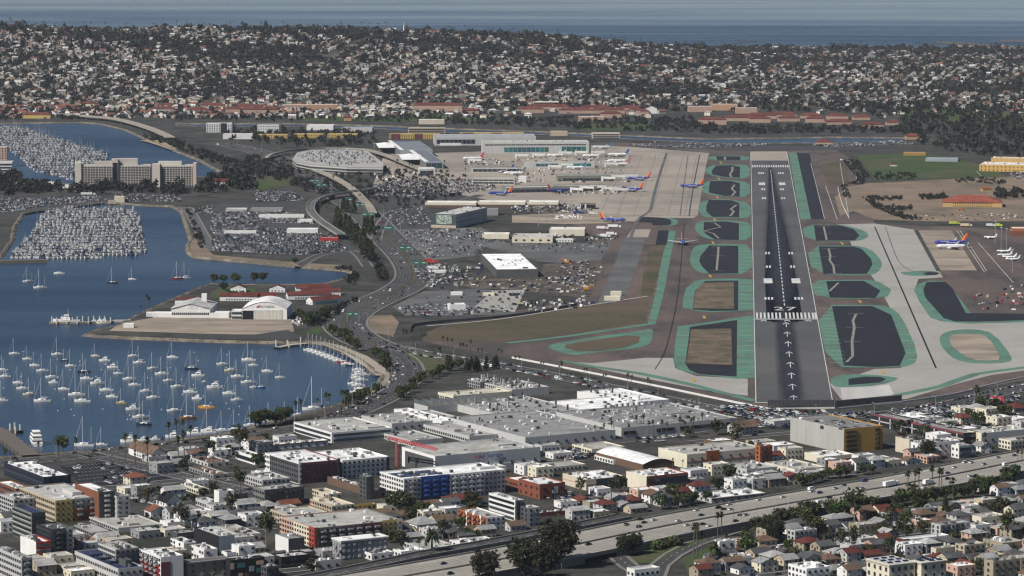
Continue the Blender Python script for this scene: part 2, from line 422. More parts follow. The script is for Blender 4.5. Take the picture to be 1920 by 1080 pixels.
def build_land():
    outer = [Vector((-9000, -2000, 0)), Vector((9000, -2000, 0)), Vector((9000, 7300, 0)), Vector((-9000, 7300, 0))]
    holes = [[G(x, y) for x, y in h] for h in WATERS]
    loops = [outer] + holes
    tri = tessellate_polygon([[Vector((p.x, p.y, 0)) for p in lp] for lp in loops])
    v = [tuple(p) for lp in loops for p in lp]
    f = []
    for t in tri:
        a, b, c = (Vector(v[i]) for i in t)
        f.append(tuple(t) if (b - a).cross(c - a).z > 0 else (t[0], t[2], t[1]))
    me = bpy.data.meshes.new('ground'); me.from_pydata(v, [], f); me.materials.append(M['land'])
    g = inst('ground', me); g['kind'] = 'structure'
    # rocky bank round every water: a sloping apron of boulders and a level crest
    for nm, lp in zip(('harbour_bank', 'basin_bank', 'channel_bank'), holes):
        pts = []
        for i in range(len(lp)):
            a, b = lp[i], lp[(i + 1) % len(lp)]; k = max(1, min(60, int((b - a).length / 9)))
            pts += [a.lerp(b, j / k) for j in range(k)]
        n = len(pts); area = sum(pts[i].x * pts[(i + 1) % n].y - pts[(i + 1) % n].x * pts[i].y for i in range(n))
        v, f = [], []
        for i in range(n):
            d = pts[(i + 1) % n] - pts[i - 1]; d.z = 0; d.normalize()
            o = Vector((d.y, -d.x, 0)) * (1 if area > 0 else -1)
            j = lambda s: R.uniform(-s, s)
            v += [tuple(pts[i] + o * (3.5 + j(1)) + Vector((0, 0, 0.06))), tuple(pts[i] + o * (1.0 + j(.6)) + Vector((0, 0, 0.8 + j(.4)))),
                  tuple(pts[i] - o * (1.2 + j(.7)) + Vector((0, 0, -0.4 + j(.4)))), tuple(pts[i] - o * (3.2 + j(1)) + Vector((0, 0, WL - 0.5)))]
        for i in range(n):
            a, b = 4 * i, 4 * ((i + 1) % n)
            for k in range(3): f.append((a + k, b + k, b + k + 1, a + k + 1))
        me = bpy.data.meshes.new(nm); me.from_pydata(v, [], f); me.materials.append(M['rock'])
        inst(nm, me)['kind'] = 'structure'
    me = bpy.data.meshes.new('water')
    X, Y0, Y1 = 40000, -3000, 46000
    me.from_pydata([(-X, Y0, WL), (X, Y0, WL), (X, Y1, WL), (-X, Y1, WL)], [], [(0, 1, 2, 3)]); me.materials.append(M['water'])
    inst('water', me)['kind'] = 'structure'
build_land()

RIDGE_X = [-2600, -1600, -1250, -930, -730, -380, -130, 60, 310, 500, 760, 1100, 1600, 2600]
RIDGE_Z = [118, 118, 120, 112, 111, 106, 98, 84, 50, 28, 12, 9, 9, 9]
RIDGE_Y = [8300, 8300, 8300, 8300, 8300, 8350, 8450, 8600, 8950, 9300, 9600, 9700, 9750, 9750]
HILL_Y0 = 6880.0
def terrain(x, y):
    x, y = np.asarray(x, float), np.asarray(y, float)
    zr, yr = np.interp(x, RIDGE_X, RIDGE_Z), np.interp(x, RIDGE_X, RIDGE_Y)
    s = np.clip((y - HILL_Y0) / (yr - HILL_Y0), 0, 1)
    h = zr * (0.55 * s + 0.45 * s * s * (3 - 2 * s))
    h = h + np.minimum(s * 5, 1) * (7 * np.sin(x / 170 + y / 230) + 5 * np.sin(x / 83 - y / 140 + 1.3)) * np.clip((zr - 5) / 60, 0.15, 1) * (1 - 0.6 * s)
    # a second low rise on the right, behind the naval school
    h = h + 26 * np.exp(-((x - 980) / 520) ** 2 - ((y - 8050) / 480) ** 2)
    back = np.clip((y - yr) / (260 + 5 * zr), 0, 1)
    return h * (1 - back) - 6 * back + 0.4 * np.clip((y - HILL_Y0 + 30) / 60, -1, 1)
def build_hill():
    xs = np.linspace(-2600, 2600, 131); ys = np.linspace(HILL_Y0 - 60, 10500, 100)
    XX, YY = np.meshgrid(xs, ys); Z = terrain(XX, YY)
    v = np.stack([XX, YY, Z], -1).reshape(-1, 3); nx = len(xs)
    f = [(j * nx + i, j * nx + i + 1, (j + 1) * nx + i + 1, (j + 1) * nx + i) for j in range(len(ys) - 1) for i in range(nx - 1)]
    me = bpy.data.meshes.new('hillside'); me.from_pydata(v.tolist(), [], f); me.materials.append(M['hill'])
    me.polygons.foreach_set('use_smooth', [True] * len(f))
    o = inst('hillside', me); o['kind'] = 'structure'
build_hill()

# ================================================================== airfield surfaces (traced, each a few centimetres above the one below)
Z1, Z2, Z3, Z4, Z5, Z6 = 0.08, 0.16, 0.24, 0.32, 0.40, 0.48
sheet('airfield_ground', [(960, 672), (790, 640), (800, 622), (860, 600), (1100, 560), (1100, 430), (1010, 400), (900, 360), (880, 300), (1000, 268), (1180, 268), (1560, 277), (1600, 300), (1640, 420), (1800, 425), (1990, 440), (1990, 700),
                          (1800, 735), (1690, 757), (1417, 762), (1300, 742), (1100, 702)], Z1, 'taxi')
sheet('terminal_apron', [(700, 345), (720, 290), (900, 284), (1100, 272), (1180, 275), (1330, 287), (1326, 300), (1320, 330), (1313, 375), (1308, 404), (1120, 405), (1060, 384), (960, 384), (800, 352)], Z2, 'apron')
sheet('service_apron', [(960, 403), (1070, 400), (1160, 402), (1165, 418), (1060, 420), (960, 417)], Z3, 'coast_ramp')
sheet('remote_apron', [(1120, 405), (1306, 405), (1300, 409), (1200, 408), (1190, 415), (1110, 415)], Z2 + .02, 'apron')
sheet('taxiway_concrete', [(1570, 421), (1640, 419), (1717, 431), (1760, 507), (1768, 520), (1722, 523), (1714, 545), (1730, 575), (1760, 597), (1815, 606), (1990, 603), (1990, 685), (1860, 703), (1800, 718), (1700, 748), (1580, 752),
                           (1555, 720), (1640, 692), (1690, 690), (1700, 640), (1660, 560), (1640, 525), (1600, 470), (1590, 440)], Z2, 'concrete')
sheet('parking_pad', [(1722, 432), (1786, 432), (1835, 507), (1762, 507)], Z3, 'coast_ramp')
sheet('runup_concrete', [(1055, 677), (1110, 681), (1210, 671), (1262, 671), (1266, 690), (1305, 705), (1402, 710), (1402, 742), (1330, 733), (1200, 708)], Z2, 'concrete')
sheet('pale_pad', [(1576, 727), (1640, 725), (1667, 721), (1676, 740), (1630, 745), (1581, 751)], Z3, 'pale')
sheet('dark_strip', [(1494, 286), (1518, 288), (1530, 340), (1545, 411), (1521, 411)], Z2, 'dark_asphalt')
def zz(org, pts): return [(org[0] + x / 4, org[1] + y / 4) for x, y in pts]
L7, R8, A3, A4 = (960, 270), (1440, 270), (960, 540), (1440, 540)
ISLANDS = [   # (green outline, dark infield, brown or tan patch)
    (zz(L7, [(1457, 88), (1780, 88), (1780, 123), (1480, 123)]), zz(L7, [(1530, 91), (1712, 93), (1712, 121), (1540, 120)]), None),
    (zz(L7, [(1443, 205), (1465, 175), (1520, 155), (1700, 153), (1785, 160), (1785, 254), (1650, 258), (1500, 242)]), zz(L7, [(1497, 200), (1530, 162), (1650, 158), (1710, 170), (1708, 252), (1600, 248), (1503, 228)]), None),
    (zz(L7, [(1418, 335), (1445, 287), (1500, 270), (1640, 270), (1786, 288), (1788, 396), (1600, 400), (1445, 372)]), zz(L7, [(1477, 330), (1487, 277), (1640, 277), (1709, 294), (1707, 395), (1600, 391), (1477, 363)]), None),
    (zz(L7, [(1393, 480), (1415, 437), (1490, 413), (1640, 415), (1791, 442), (1792, 552), (1700, 556), (1500, 553), (1425, 543)]), zz(L7, [(1456, 470), (1474, 419), (1640, 421), (1705, 444), (1703, 550), (1500, 545), (1459, 507)]), None),
    (zz(L7, [(1368, 640), (1378, 597), (1400, 578), (1520, 572), (1700, 575), (1794, 592), (1797, 722), (1600, 724), (1500, 719), (1415, 692)]), zz(L7, [(1437, 650), (1439, 586), (1600, 581), (1702, 594), (1701, 720), (1520, 716), (1449, 672)]), None),
    (zz(L7, [(1332, 870), (1343, 810), (1368, 768), (1430, 752), (1650, 749), (1799, 758), (1805, 974), (1500, 976), (1395, 962), (1347, 917)]), zz(L7, [(1404, 880), (1413, 840), (1480, 760), (1697, 764), (1697, 970), (1480, 972), (1428, 922)]), None),
    ([(1280, 577), (1281, 558), (1287, 540), (1302, 527), (1327, 522.5), (1375, 522), (1411, 524), (1413, 581), (1382, 583), (1335, 585.5), (1300, 582)], [(1299, 580), (1303, 546), (1322, 527), (1384, 526), (1384, 582), (1335, 583)], [(1300, 578), (1304, 547), (1318, 530), (1376, 529), (1376, 579)]),
    ([(1271, 612), (1320, 605), (1414, 591), (1416, 708), (1382, 710), (1310, 703), (1271, 693), (1263, 680), (1266, 640)], [(1294, 613), (1382, 600), (1381, 706), (1310, 701), (1292, 693), (1285, 681)], [(1296, 617), (1371, 616), (1373, 684), (1287, 681)]),
    (zz(R8, [(250, 606), (560, 603), (692, 638), (760, 675), (737, 712), (650, 731), (285, 725)]), zz(R8, [(345, 610), (540, 610), (642, 638), (685, 683), (652, 723), (360, 725)]), None),
    (zz(R8, [(288, 766), (640, 759), (762, 783), (833, 848), (860, 905), (823, 967), (740, 988), (335, 974)]), zz(R8, [(380, 768), (640, 769), (702, 787), (772, 858), (783, 905), (742, 973), (416, 975)]), None),
    ([(1518, 526), (1580, 524.5), (1641, 524.5), (1666, 539), (1672, 544), (1661, 560), (1528, 560)], [(1549, 527), (1620, 526.5), (1651, 545), (1641, 558.5), (1556, 558)], None),
    ([(1529, 572), (1652, 571), (1673, 578), (1691, 593), (1722, 662), (1713, 686), (1652, 690), (1553, 688)], [(1560, 574), (1635, 573.5), (1671, 590), (1698, 662), (1687, 686), (1640, 688), (1582, 685)], None),
    ([(1742, 526), (1720, 533), (1714, 542), (1722, 563), (1744, 595), (1765, 602.5), (1815, 607), (1990, 602), (1990, 596), (1830, 600), (1785, 540), (1770, 527)], [(1737, 529), (1772, 528), (1786, 540), (1811, 587), (1990, 589), (1990, 598), (1830, 603), (1790, 602.5), (1769, 596), (1735, 558), (1731, 543)], None),
    ([(1761, 627), (1790, 618), (1830, 617), (1863, 624), (1899, 670), (1893, 680), (1840, 682), (1802, 678), (1781, 668), (1763, 647)], None, [(1781, 626), (1830, 625), (1853, 631), (1876, 667), (1871, 677), (1820, 675), (1789, 653), (1781, 643)]),
    ([(1020, 650), (1060, 639), (1200, 620), (1226, 615), (1222, 641), (1211, 651), (1100, 663), (1080, 667), (1055, 662)], None, [(1047, 649), (1100, 639), (1201, 625), (1196, 648), (1095, 661.5)]),
    ([(1240, 408), (1262, 409), (1272, 414), (1270, 421), (1253, 424), (1240, 423)], [(1198, 406), (1242, 408), (1258, 412), (1259, 420), (1252, 422.5), (1224, 422), (1222, 417), (1198, 416)], None),
    ([(1242, 432), (1268, 432), (1256, 490), (1247, 540), (1237, 580), (1229, 608), (1214, 609), (1224, 570), (1231, 540), (1240, 490), (1248, 459)], [(1234, 432), (1254, 432), (1250, 459), (1229, 459)], None),
    ([(1684, 510), (1712, 509), (1735, 507), (1765, 510), (1750, 517), (1700, 517)], [(1730, 512), (1745, 509.5), (1762, 512), (1755, 515.5), (1737, 515.5)], None),
    ([(1556, 704), (1620, 701), (1672, 706), (1688, 710), (1650, 722), (1590, 726), (1560, 725)], [(1591, 710), (1620, 706), (1650, 706.5), (1662, 710), (1650, 717), (1591, 722)], None),
]
for k, (g, d, p) in enumerate(ISLANDS):
    sm = 0 if k in (6, 7, 12, 16) else 1
    o = sheet('green_shoulder', g, Z3 + 0.01 * (k % 3), 'green', smooth=sm)
    if d: sheet('asphalt_infield', d, Z4 + 0.02, 'dark_asphalt')
    if p: sheet('bare_infield', p, Z5, 'infield' if k in (6, 7) else 'drygrass' if k == 14 else 'coast_ramp', smooth=1 if k > 12 else 0)
sheet('green_shoulder', [(1479, 286), (1494, 286), (1521, 411), (1501, 412)], Z3, 'green')
for pts, w in (([(950, 643), (1060, 631), (1215, 608)], 9), ([(1055, 676), (1110, 687), (1200, 700), (1300, 722), (1360, 738), (1417, 752)], 9), ([(1680, 741), (1765, 724), (1797, 712), (1830, 701), (1990, 680)], 9)):
    ribbon('green_shoulder', pts, w, Z4, 'green')
sheet('dry_field', [(795, 640), (805, 622), (880, 603), (1060, 583), (1100, 572), (1216, 566), (1212, 604), (1060, 628), (950, 640)], Z2, 'drygrass')
sheet('dry_field', [(1218, 462), (1246, 460), (1232, 520), (1222, 562), (1200, 563), (1205, 520)], Z2, 'drygrass')
sheet('service_road_concrete', [(1185, 430), (1220, 430), (1215, 445), (1175, 445)], Z2, 'apron')
sheet('old_taxiway', [(1170, 446), (1210, 447), (1195, 500), (1170, 560), (1120, 570), (1150, 500)], Z2, 'lot')

# ---- runway, its rubber, its paint
def RW(u, py):
    xl = 1407 + (1416 - 1407) * (py - 285) / 470.0; xr = 1476 + (1563 - 1476) * (py - 285) / 470.0
    return (xl + (xr - xl) * u, py)
runway = sheet('runway', [RW(0, 284), RW(1, 284), RW(1, 755), RW(0, 755)], Z4, 'runway')
sheet('runway_end_concrete', [RW(0, 284), RW(1, 284), RW(1, 301), RW(0, 301)], Z5, 'apron', runway)
def rw_quad(name, u0, u1, y0, y1, mat, z=Z6, parent=None):
    return sheet(name, [RW(u0, y0), RW(u1, y0), RW(u1, y1), RW(u0, y1)], z, mat, parent or runway)
# rubber laid down by landing wheels: overlapping ragged streaks either side of the centreline
mr, nn, ll, bb = new_mat('rubber_streaks')
gm = nn.new('ShaderNodeAttribute'); gm.attribute_name = 'ruv'
nz = noise(nn, ll, 1.0, 5, 0.65, world_pos(nn, ll, 0.25, 0.008, 1))
sx = nn.new('ShaderNodeSeparateXYZ'); ll.new(gm.outputs['Vector'], sx.inputs[0])
d_ = math2(nn, ll, 'SUBTRACT', 1.0, math2(nn, ll, 'ABSOLUTE', sx.outputs[0], 0.0))
d2 = math2(nn, ll, 'SUBTRACT', 1.0, math2(nn, ll, 'POWER', math2(nn, ll, 'ABSOLUTE', sx.outputs[1], 0.0), 3.0))
k_ = math2(nn, ll, 'MULTIPLY', math2(nn, ll, 'POWER', ramp(nn, ll, d_, 0.0, 0.85, 0, 1), 1.4), d2)
k_ = ramp(nn, ll, math2(nn, ll, 'MULTIPLY', k_, ramp(nn, ll, nz, 0.2, 0.7, 0.55, 1.35)), 0.02, 0.75, 0.0, 0.93)
tr = nn.new('ShaderNodeBsdfTransparent'); ms = nn.new('ShaderNodeMixShader')
bb.inputs['Base Color'].default_value = (0.013, 0.0145, 0.022, 1); bb.inputs['Roughness'].default_value = 0.75
ll.new(k_, ms.inputs[0]); ll.new(tr.outputs[0], ms.inputs[1]); ll.new(bb.outputs[0], ms.inputs[2])
ll.new(ms.outputs[0], nn['Material Output'].inputs['Surface'])
M['streak'] = mr
def rubber(rows, z, nseg=30):
    """rows: (photo y, centre u, half width u) of the stain"""
    v, f, uv = [], [], []; ys_ = [r[0] for r in rows]
    for i in range(nseg + 1):
        y = ys_[0] + (ys_[-1] - ys_[0]) * i / nseg; c, w = np.interp(y, ys_, [r[1] for r in rows]), np.interp(y, ys_, [r[2] for r in rows])
        for j in (-1, 0, 1): v.append(tuple(G(*RW(c + j * w, y), z))); uv.append((j, 2.0 * i / nseg - 1, 0))
    for i in range(nseg):
        for j in range(2): a = 3 * i + j; f.append((a, a + 3, a + 4, a + 1))
    me = bpy.data.meshes.new('rubber_stain'); me.from_pydata(v, [], f)
    if me.polygons[0].normal.z < 0: me.flip_normals()
    at = me.attributes.new('ruv', 'FLOAT_VECTOR', 'POINT'); at.data.foreach_set('vector', np.array(uv, np.float32).ravel())
    me.materials.append(M['streak']); inst('rubber_stain', me, runway)
rubber([(300, .5, .05), (345, .5, .17), (380, .5, .22), (450, .5, .34), (604, .49, .34)], Z5 + .01)
rubber([(310, .49, .03), (400, .49, .14), (440, .49, .2), (520, .48, .27), (602, .48, .28)], Z5 + .03)
rubber([(560, .48, .2), (790, .47, .22)], Z5 + .05)
# edge lines
for u in (0.004, 0.985): rw_quad('edge_line', u, u + 0.011, 286, 755, 'white')
rw_quad('end_line', 0.0, 1.0, 754.2, 755.2, 'white')
def marks(y0, y1, us, w):
    for u in us: rw_quad('runway_stripe', u - w / 2, u + w / 2, y0, y1, 'white')
marks(586, 597, [0.055, 0.115, 0.175, 0.235, 0.295, 0.355, 0.415, 0.51, 0.57, 0.63, 0.69, 0.75, 0.81, 0.87, 0.93, 0.97], 0.03)
rw_quad('threshold_line', 0.0, 1.0, 597.6, 598.8, 'white')
marks(309.5, 313.5, [0.05 + 0.06 * i for i in range(16)], 0.032)
for yc, n3 in ((559.5, 3), (500, 2), (474.5, 2), (371.5, 2), (354.8, 2), (324.5, 3)):
    hh = 2.4 * (yc + 154) / 713
    for s in (-1, 1):
        for i in range(n3):
            u = 0.5 + s * (0.19 + 0.055 * i) + 0.0
            rw_quad('touchdown_mark', u - 0.016, u + 0.016, yc - hh, yc + hh, 'white')
for yc, hh in ((526.5, 4.5), (344.5, 2.3)):
    for s in (-1, 1): rw_quad('aiming_point', 0.5 + s * 0.24 - 0.075, 0.5 + s * 0.24 + 0.075, yc - hh, yc + hh, 'white')
y = 318.0
while y < 572:
    e = y + 2.6 * ((y + 154) / 560) ** 2
    rw_quad('centreline_dash', 0.491, 0.509, y, e, 'white'); y = e + 1.7 * ((y + 154) / 560) ** 2 * 1.15
for i in range(8):
    y = 604.5 + 18.6 * i * (1 + 0.018 * (i - 4)); h = 8.5 + 0.35 * i
    rw_quad('arrow_shaft', 0.491, 0.503, y + 1, y + h, 'white')
    for s in (-1, 1):
        sheet('arrow_head', [RW(0.497, y - 0.5), RW(0.497, y + .6), RW(0.497 + s * 0.05, y + 3.9), RW(0.497 + s * 0.05, y + 2.7)], Z6 + .02, 'white', runway)
for u in (0.155, 0.515, 0.845):
    for s in (-1, 1):
        sheet('arrow_head', [RW(u, 599.4), RW(u, 600.6), RW(u + s * 0.045, 603), RW(u + s * 0.045, 601.6)], Z6 + .02, 'white', runway)
# the runway number, painted large and facing the landing pilot
bm_ = (G(*RW(0.5, 579), Z6 + 0.02)); rd = (G(*RW(0.5, 400)) - G(*RW(0.5, 700))).normalized(); rwang = math.atan2(rd.y, rd.x) - math.pi / 2
t = text('27', bm_, 22, (0, 0, rwang), M['white'], None, 'runway_number', ext=0.0); t.scale = (1.05, 1.9, 1); t['kind'] = 'structure'
# painted cross stripes on the green shoulders and chevron lines of tan dirt on the infields
def hatch(px_a, px_b, n, length, w_=0.9, mat='coast_ramp', ang=None):
    a, b = G(*px_a, Z5), G(*px_b, Z5); ex = Vector((math.cos(rwang), math.sin(rwang), 0)); m_ = MB()
    ey = Vector((-ex.y, ex.x, 0)); w = 1.3
    for i in range(n):
        p = a.lerp(b, (i + .5) / n); q = p + ex * length - ey * length * 0.05
        m_.face([p - ey * w / 2, q - ey * w / 2, q + ey * w / 2, p + ey * w / 2])
    o = m_.obj('shoulder_stripes', M['yellowish']); o['kind'] = 'structure'
M['yellowish'] = ground_mat('faded_yellow_line', (0.40, 0.40, 0.26), (0.28, 0.34, 0.23), 0.05)
hatch((1384, 598), (1384, 704), 11, 15, 0.8); hatch((1533, 576), (1557, 684), 16, 14, 0.8); hatch((1681, 590), (1703, 680), 8, 9, .8)
hatch((1386, 526), (1386, 581), 7, 13, .8); hatch((1271, 616), (1267, 680), 7, 11, .8); hatch((1386, 462), (1387, 512), 8, 13, .8)
hatch((1517, 464), (1526, 512), 7, 9, .8); hatch((1481, 290), (1503, 410), 20, 9, .8); hatch((1266, 436), (1222, 600), 18, -7, .8); hatch((1520, 528), (1532, 558), 4, 9, .8)
M['tanline'] = ground_mat('tan_dirt', (0.25, 0.235, 0.21), (0.19, 0.175, 0.155), 0.1)
def trail(pts, w=4.0, bars=()):
    w *= .62
    m_ = MB()
    P = [G(x, y, Z5 + .03) for x, y in pts]; N = normals2(P)
    for i in range(len(P) - 1):
        m_.face([P[i] - N[i] * w / 2, P[i] + N[i] * w / 2, P[i + 1] + N[i + 1] * w / 2, P[i + 1] - N[i + 1] * w / 2])
    for bx, by in bars:
        c = G(bx, by, Z5 + .06); m_.face([c + Vector(p) for p in ((-8, -.9, 0), (8, -.9, 0), (8, .9, 0), (-8, .9, 0))])
    for i, f_ in enumerate(m_.f):
        a, b, c = (Vector(m_.v[j]) for j in f_[:3])
        if (b - a).cross(c - a).z < 0: m_.f[i] = tuple(reversed(f_))
    o = m_.obj('light_lane_trail', M['tanline']); o['kind'] = 'structure'
trail(zz(A4, [(590, 555), (635, 510), (630, 400), (648, 295), (637, 245), (660, 195)]), 4, zz(A4, [(660, 193), (648, 295), (632, 401)]))
trail(zz(L7, [(1535, 945), (1540, 880), (1545, 838), (1548, 770)]), 4, zz(L7, [(1537, 948), (1545, 838), (1549, 768)]))
trail(zz(L7, [(1552, 708), (1510, 670), (1440, 652), (1565, 622), (1520, 592), (1478, 590)]), 4)
trail(zz(L7, [(1636, 540), (1665, 505), (1640, 487), (1685, 457)]), 5, zz(L7, [(1636, 541), (1690, 457)]))
trail(zz(L7, [(1648, 388), (1675, 360), (1648, 335), (1670, 305)]), 5, zz(L7, [(1645, 388)]))
trail(zz(L7, [(1645, 247), (1635, 225), (1653, 200), (1653, 170)]), 5, zz(L7, [(1645, 248), (1653, 200), (1655, 172)]))
trail(zz(L7, [(1597, 117), (1597, 96)]), 6)
trail(zz(R8, [(440, 720), (430, 672), (418, 620)]), 4, zz(R8, [(431, 672), (418, 619)]))
trail(zz(R8, [(498, 970), (490, 910), (462, 870), (468, 840), (455, 785)]), 4, zz(R8, [(500, 972), (485, 908), (465, 843), (452, 784)]))
trail([(1555, 546), (1572, 530)], 4)
# taxiway centre lines and joints
for pts, w, mt in (([(1640, 425), (1690, 540), (1755, 690)], 1.6, 'dark_asphalt'), ([(1717, 431), (1760, 508)], 5, 'asphalt'), ([(1250, 287), (1236, 330), (1225, 370), (1218, 395), (1200, 408), (1190, 425), (1178, 460), (1158, 530)], 4, 'lot'),
                   ([(1312, 290), (1300, 350), (1292, 404)], 1.6, 'asphalt'), ([(1290, 290), (1275, 404)], 1.2, 'lot'), ([(1283, 420), (1272, 540), (1262, 600), (1246, 660), (1228, 692)], .7, 'dark_asphalt'),
                   ([(1786, 432), (1835, 508)], 3, 'taxi'), ([(1660, 425), (1680, 480), (1695, 500), (1716, 510)], 1.0, 'lot')):
    ribbon('taxiway_line', pts, w, Z4 + .05, mt)
for pts in ([(1794, 432), (1846, 510)], [(1800, 432), (1850, 508)], [(1834, 455), (1900, 530)], [(1830, 320), (1840, 330)], [(1520, 305), (1546, 410)], [(1548, 348), (1570, 412)], [(1575, 305), (1592, 410)]):
    ribbon('painted_line', pts, .6, Z5, 'white')
m_ = MB()
for x in np.linspace(1245, 1325, 7):
    pass
# joints of the concrete slabs
def joints(name, px_c, nx, ny, sx, sy, ang, poly, z, w=0.35, mat='lot'):
    o = G(*px_c, z); ex = Vector((math.cos(ang), math.sin(ang), 0)); ey = Vector((-ex.y, ex.x, 0)); m_ = MB()
    def run(p, d, n, s):
        e = Vector((-d.y, d.x, 0)) * w / 2; q = None
        for i in range(n):
            a = p + d * s * i; b = a + d * s; c = (a + b) / 2
            if inside(to_px(c.x, c.y, z), poly): m_.face([a - e, b - e, b + e, a + e])
    for i in range(-nx, nx + 1): run(o + ex * sx * i - ey * 12 * ny, ey, 2 * ny, 12)
    for j in range(-ny, ny + 1): run(o + ey * sy * j - ex * 12 * nx, ex, 2 * nx, 12)
    if m_.v:
        ob = m_.obj(name, M[mat]); ob['kind'] = 'structure'
joints('slab_joints', (1680, 560), 60, 80, 15, 22, rwang + 0.02, [(1570, 421), (1640, 420), (1717, 431), (1760, 507), (1716, 520), (1712, 545), (1760, 600), (1920, 608), (1920, 690), (1800, 705), (1700, 735), (1690, 690), (1725, 660), (1695, 592), (1660, 560), (1690, 520), (1660, 470)], Z2 + .04, .3)
joints('slab_joints', (1240, 340), 40, 60, 22, 30, rwang, [(1110, 290), (1320, 292), (1308, 403), (1130, 403)], Z2 + .06, .5)
# hold-short bars on the connecting taxiways
for bx, by in zz(L7, [(1566, 140), (1552, 260), (1541, 400), (1520, 566), (1508, 740), (1487, 990)]) + zz(A3, [(1442, 218), (1365, 690)]) + zz(A4, [(690, 100), (862, 628)]) + zz(R8, [(555, 745)]):
    c = G(bx, by, Z5 + .04); k = 0.012
    me = bpy.data.meshes.new('hold_short_bar'); hx, hy = 1.3, 4.0 * (c.y / 3400)
    me.from_pydata([(c.x - hx, c.y - hy * 3, c.z), (c.x + hx, c.y - hy * 3, c.z), (c.x + hx, c.y + hy * 3, c.z), (c.x - hx, c.y + hy * 3, c.z)], [], [(0, 1, 2, 3)])
    me.materials.append(M['yellow']); inst('hold_short_bar', me)['kind'] = 'structure'

# ================================================================== other ground surfaces
for nm, poly, mt in (
    ('parking_lot', [(735, 430), (905, 426), (950, 456), (1148, 455), (1135, 475), (1118, 500), (1010, 490), (905, 462), (890, 480), (800, 490), (775, 470)], 'lot'),
    ('parking_lot', [(735, 575), (795, 546), (895, 541), (985, 545), (965, 588), (870, 592), (760, 592)], 'lot'),
    ('parking_lot', [(380, 400), (420, 380), (560, 378), (600, 400), (650, 445), (670, 480), (560, 480), (395, 472), (370, 440)], 'asphalt'),
    ('parking_lot', [(700, 345), (760, 330), (930, 335), (940, 360), (830, 380), (780, 395), (700, 388)], 'asphalt'),
    ('parking_lot', [(700, 395), (800, 380), (820, 425), (740, 428)], 'asphalt'),
    ('parking_lot', [(-80, 392), (0, 372), (180, 366), (215, 378), (60, 398), (-80, 430)], 'asphalt'),
    ('parking_lot', [(112, 874), (212, 863), (333, 898), (226, 912), (150, 905)], 'dark_asphalt'),
    ('parking_lot', [(1660, 800), (1760, 775), (1990, 760), (1990, 830), (1800, 838)], 'asphalt'),
    ('construction_ground', [(895, 520), (1010, 525), (1020, 495), (1120, 488), (1135, 500), (1105, 560), (1000, 548), (900, 542), (860, 535)], 'mud'),
    ('pale_yard', [(890, 575), (925, 545), (985, 543), (965, 585)], 'concrete'),
    ('bare_ground', [(1590, 350), (1630, 343), (1900, 330), (1990, 340), (1990, 415), (1740, 415), (1640, 412), (1600, 395), (1575, 405), (1565, 370)], 'dirt'),
    ('bare_ground', [(1540, 308), (1580, 303), (1596, 345), (1560, 350), (1548, 340)], 'drygrass'),
    ('playing_field', [(1605, 290), (1740, 288), (1850, 310), (1890, 332), (1640, 337), (1625, 315)], 'grass'),
    ('coast_guard_ramp', [(205, 620), (225, 606), (285, 596), (310, 592), (545, 596), (552, 622), (480, 628), (330, 624)], 'coast_ramp'),
    ('waterfront_asphalt', [(320, 627), (480, 627), (540, 618), (565, 634), (540, 638), (330, 634)], 'asphalt'),
    ('coast_guard_lawn', [(395, 548), (420, 536), (480, 540), (480, 552), (400, 560)], 'grass'),
    ('lawn', [(750, 655), (800, 662), (845, 672), (845, 690), (800, 695)], 'grass'),
    ('lawn', [(570, 622), (600, 612), (608, 625), (590, 627)], 'grass'),
    ('lawn', [(480, 330), (530, 328), (560, 345), (480, 358)], 'grass'),
    ('lawn', [(560, 216), (820, 213), (980, 228), (560, 227)], 'grass'),
    ('lawn', [(1080, 232), (1220, 230), (1230, 243), (1090, 245)], 'grass'),
    ('lawn', [(1660, 205), (1920, 210), (1990, 225), (1900, 240), (1700, 222)], 'grass'),
    ('channel_shore', [(1150, 274), (1450, 272), (1600, 276), (1600, 281), (1400, 283)], 'asphalt'),
    ('waterside_path', [(358, 450), (366, 447), (400, 478), (560, 492), (640, 497), (640, 503), (560, 498), (420, 486), (366, 480), (356, 470)], 'dirt'),
    ('beach', [(262, 263), (300, 262), (332, 279), (320, 281), (280, 267)], 'sand'),
    ('verge', [(1165, 1034), (1260, 1016), (1335, 1008), (1270, 1030), (1228, 1056), (1175, 1056)], 'grass'),
    ('verge', [(1280, 1046), (1330, 1025), (1345, 1060), (1290, 1076)], 'grass'),
    ('verge', [(1685, 948), (1740, 928), (1815, 915), (1810, 940), (1750, 950)], 'grass'),
    ('stony_yard', [(665, 610), (690, 592), (735, 590), (748, 605), (738, 630), (690, 622)], 'dirt'),
    ('promenade', [(600, 645), (640, 660), (687, 690), (706, 704), (724, 704), (722, 690), (690, 668), (640, 648), (605, 640)], 'apron'),
    ('promenade', [(722, 690), (732, 702), (728, 718), (700, 736), (690, 732), (716, 716), (722, 704)], 'coast_ramp')):
    sheet(nm, poly, Z2 if mt != 'grass' else Z3, mt)

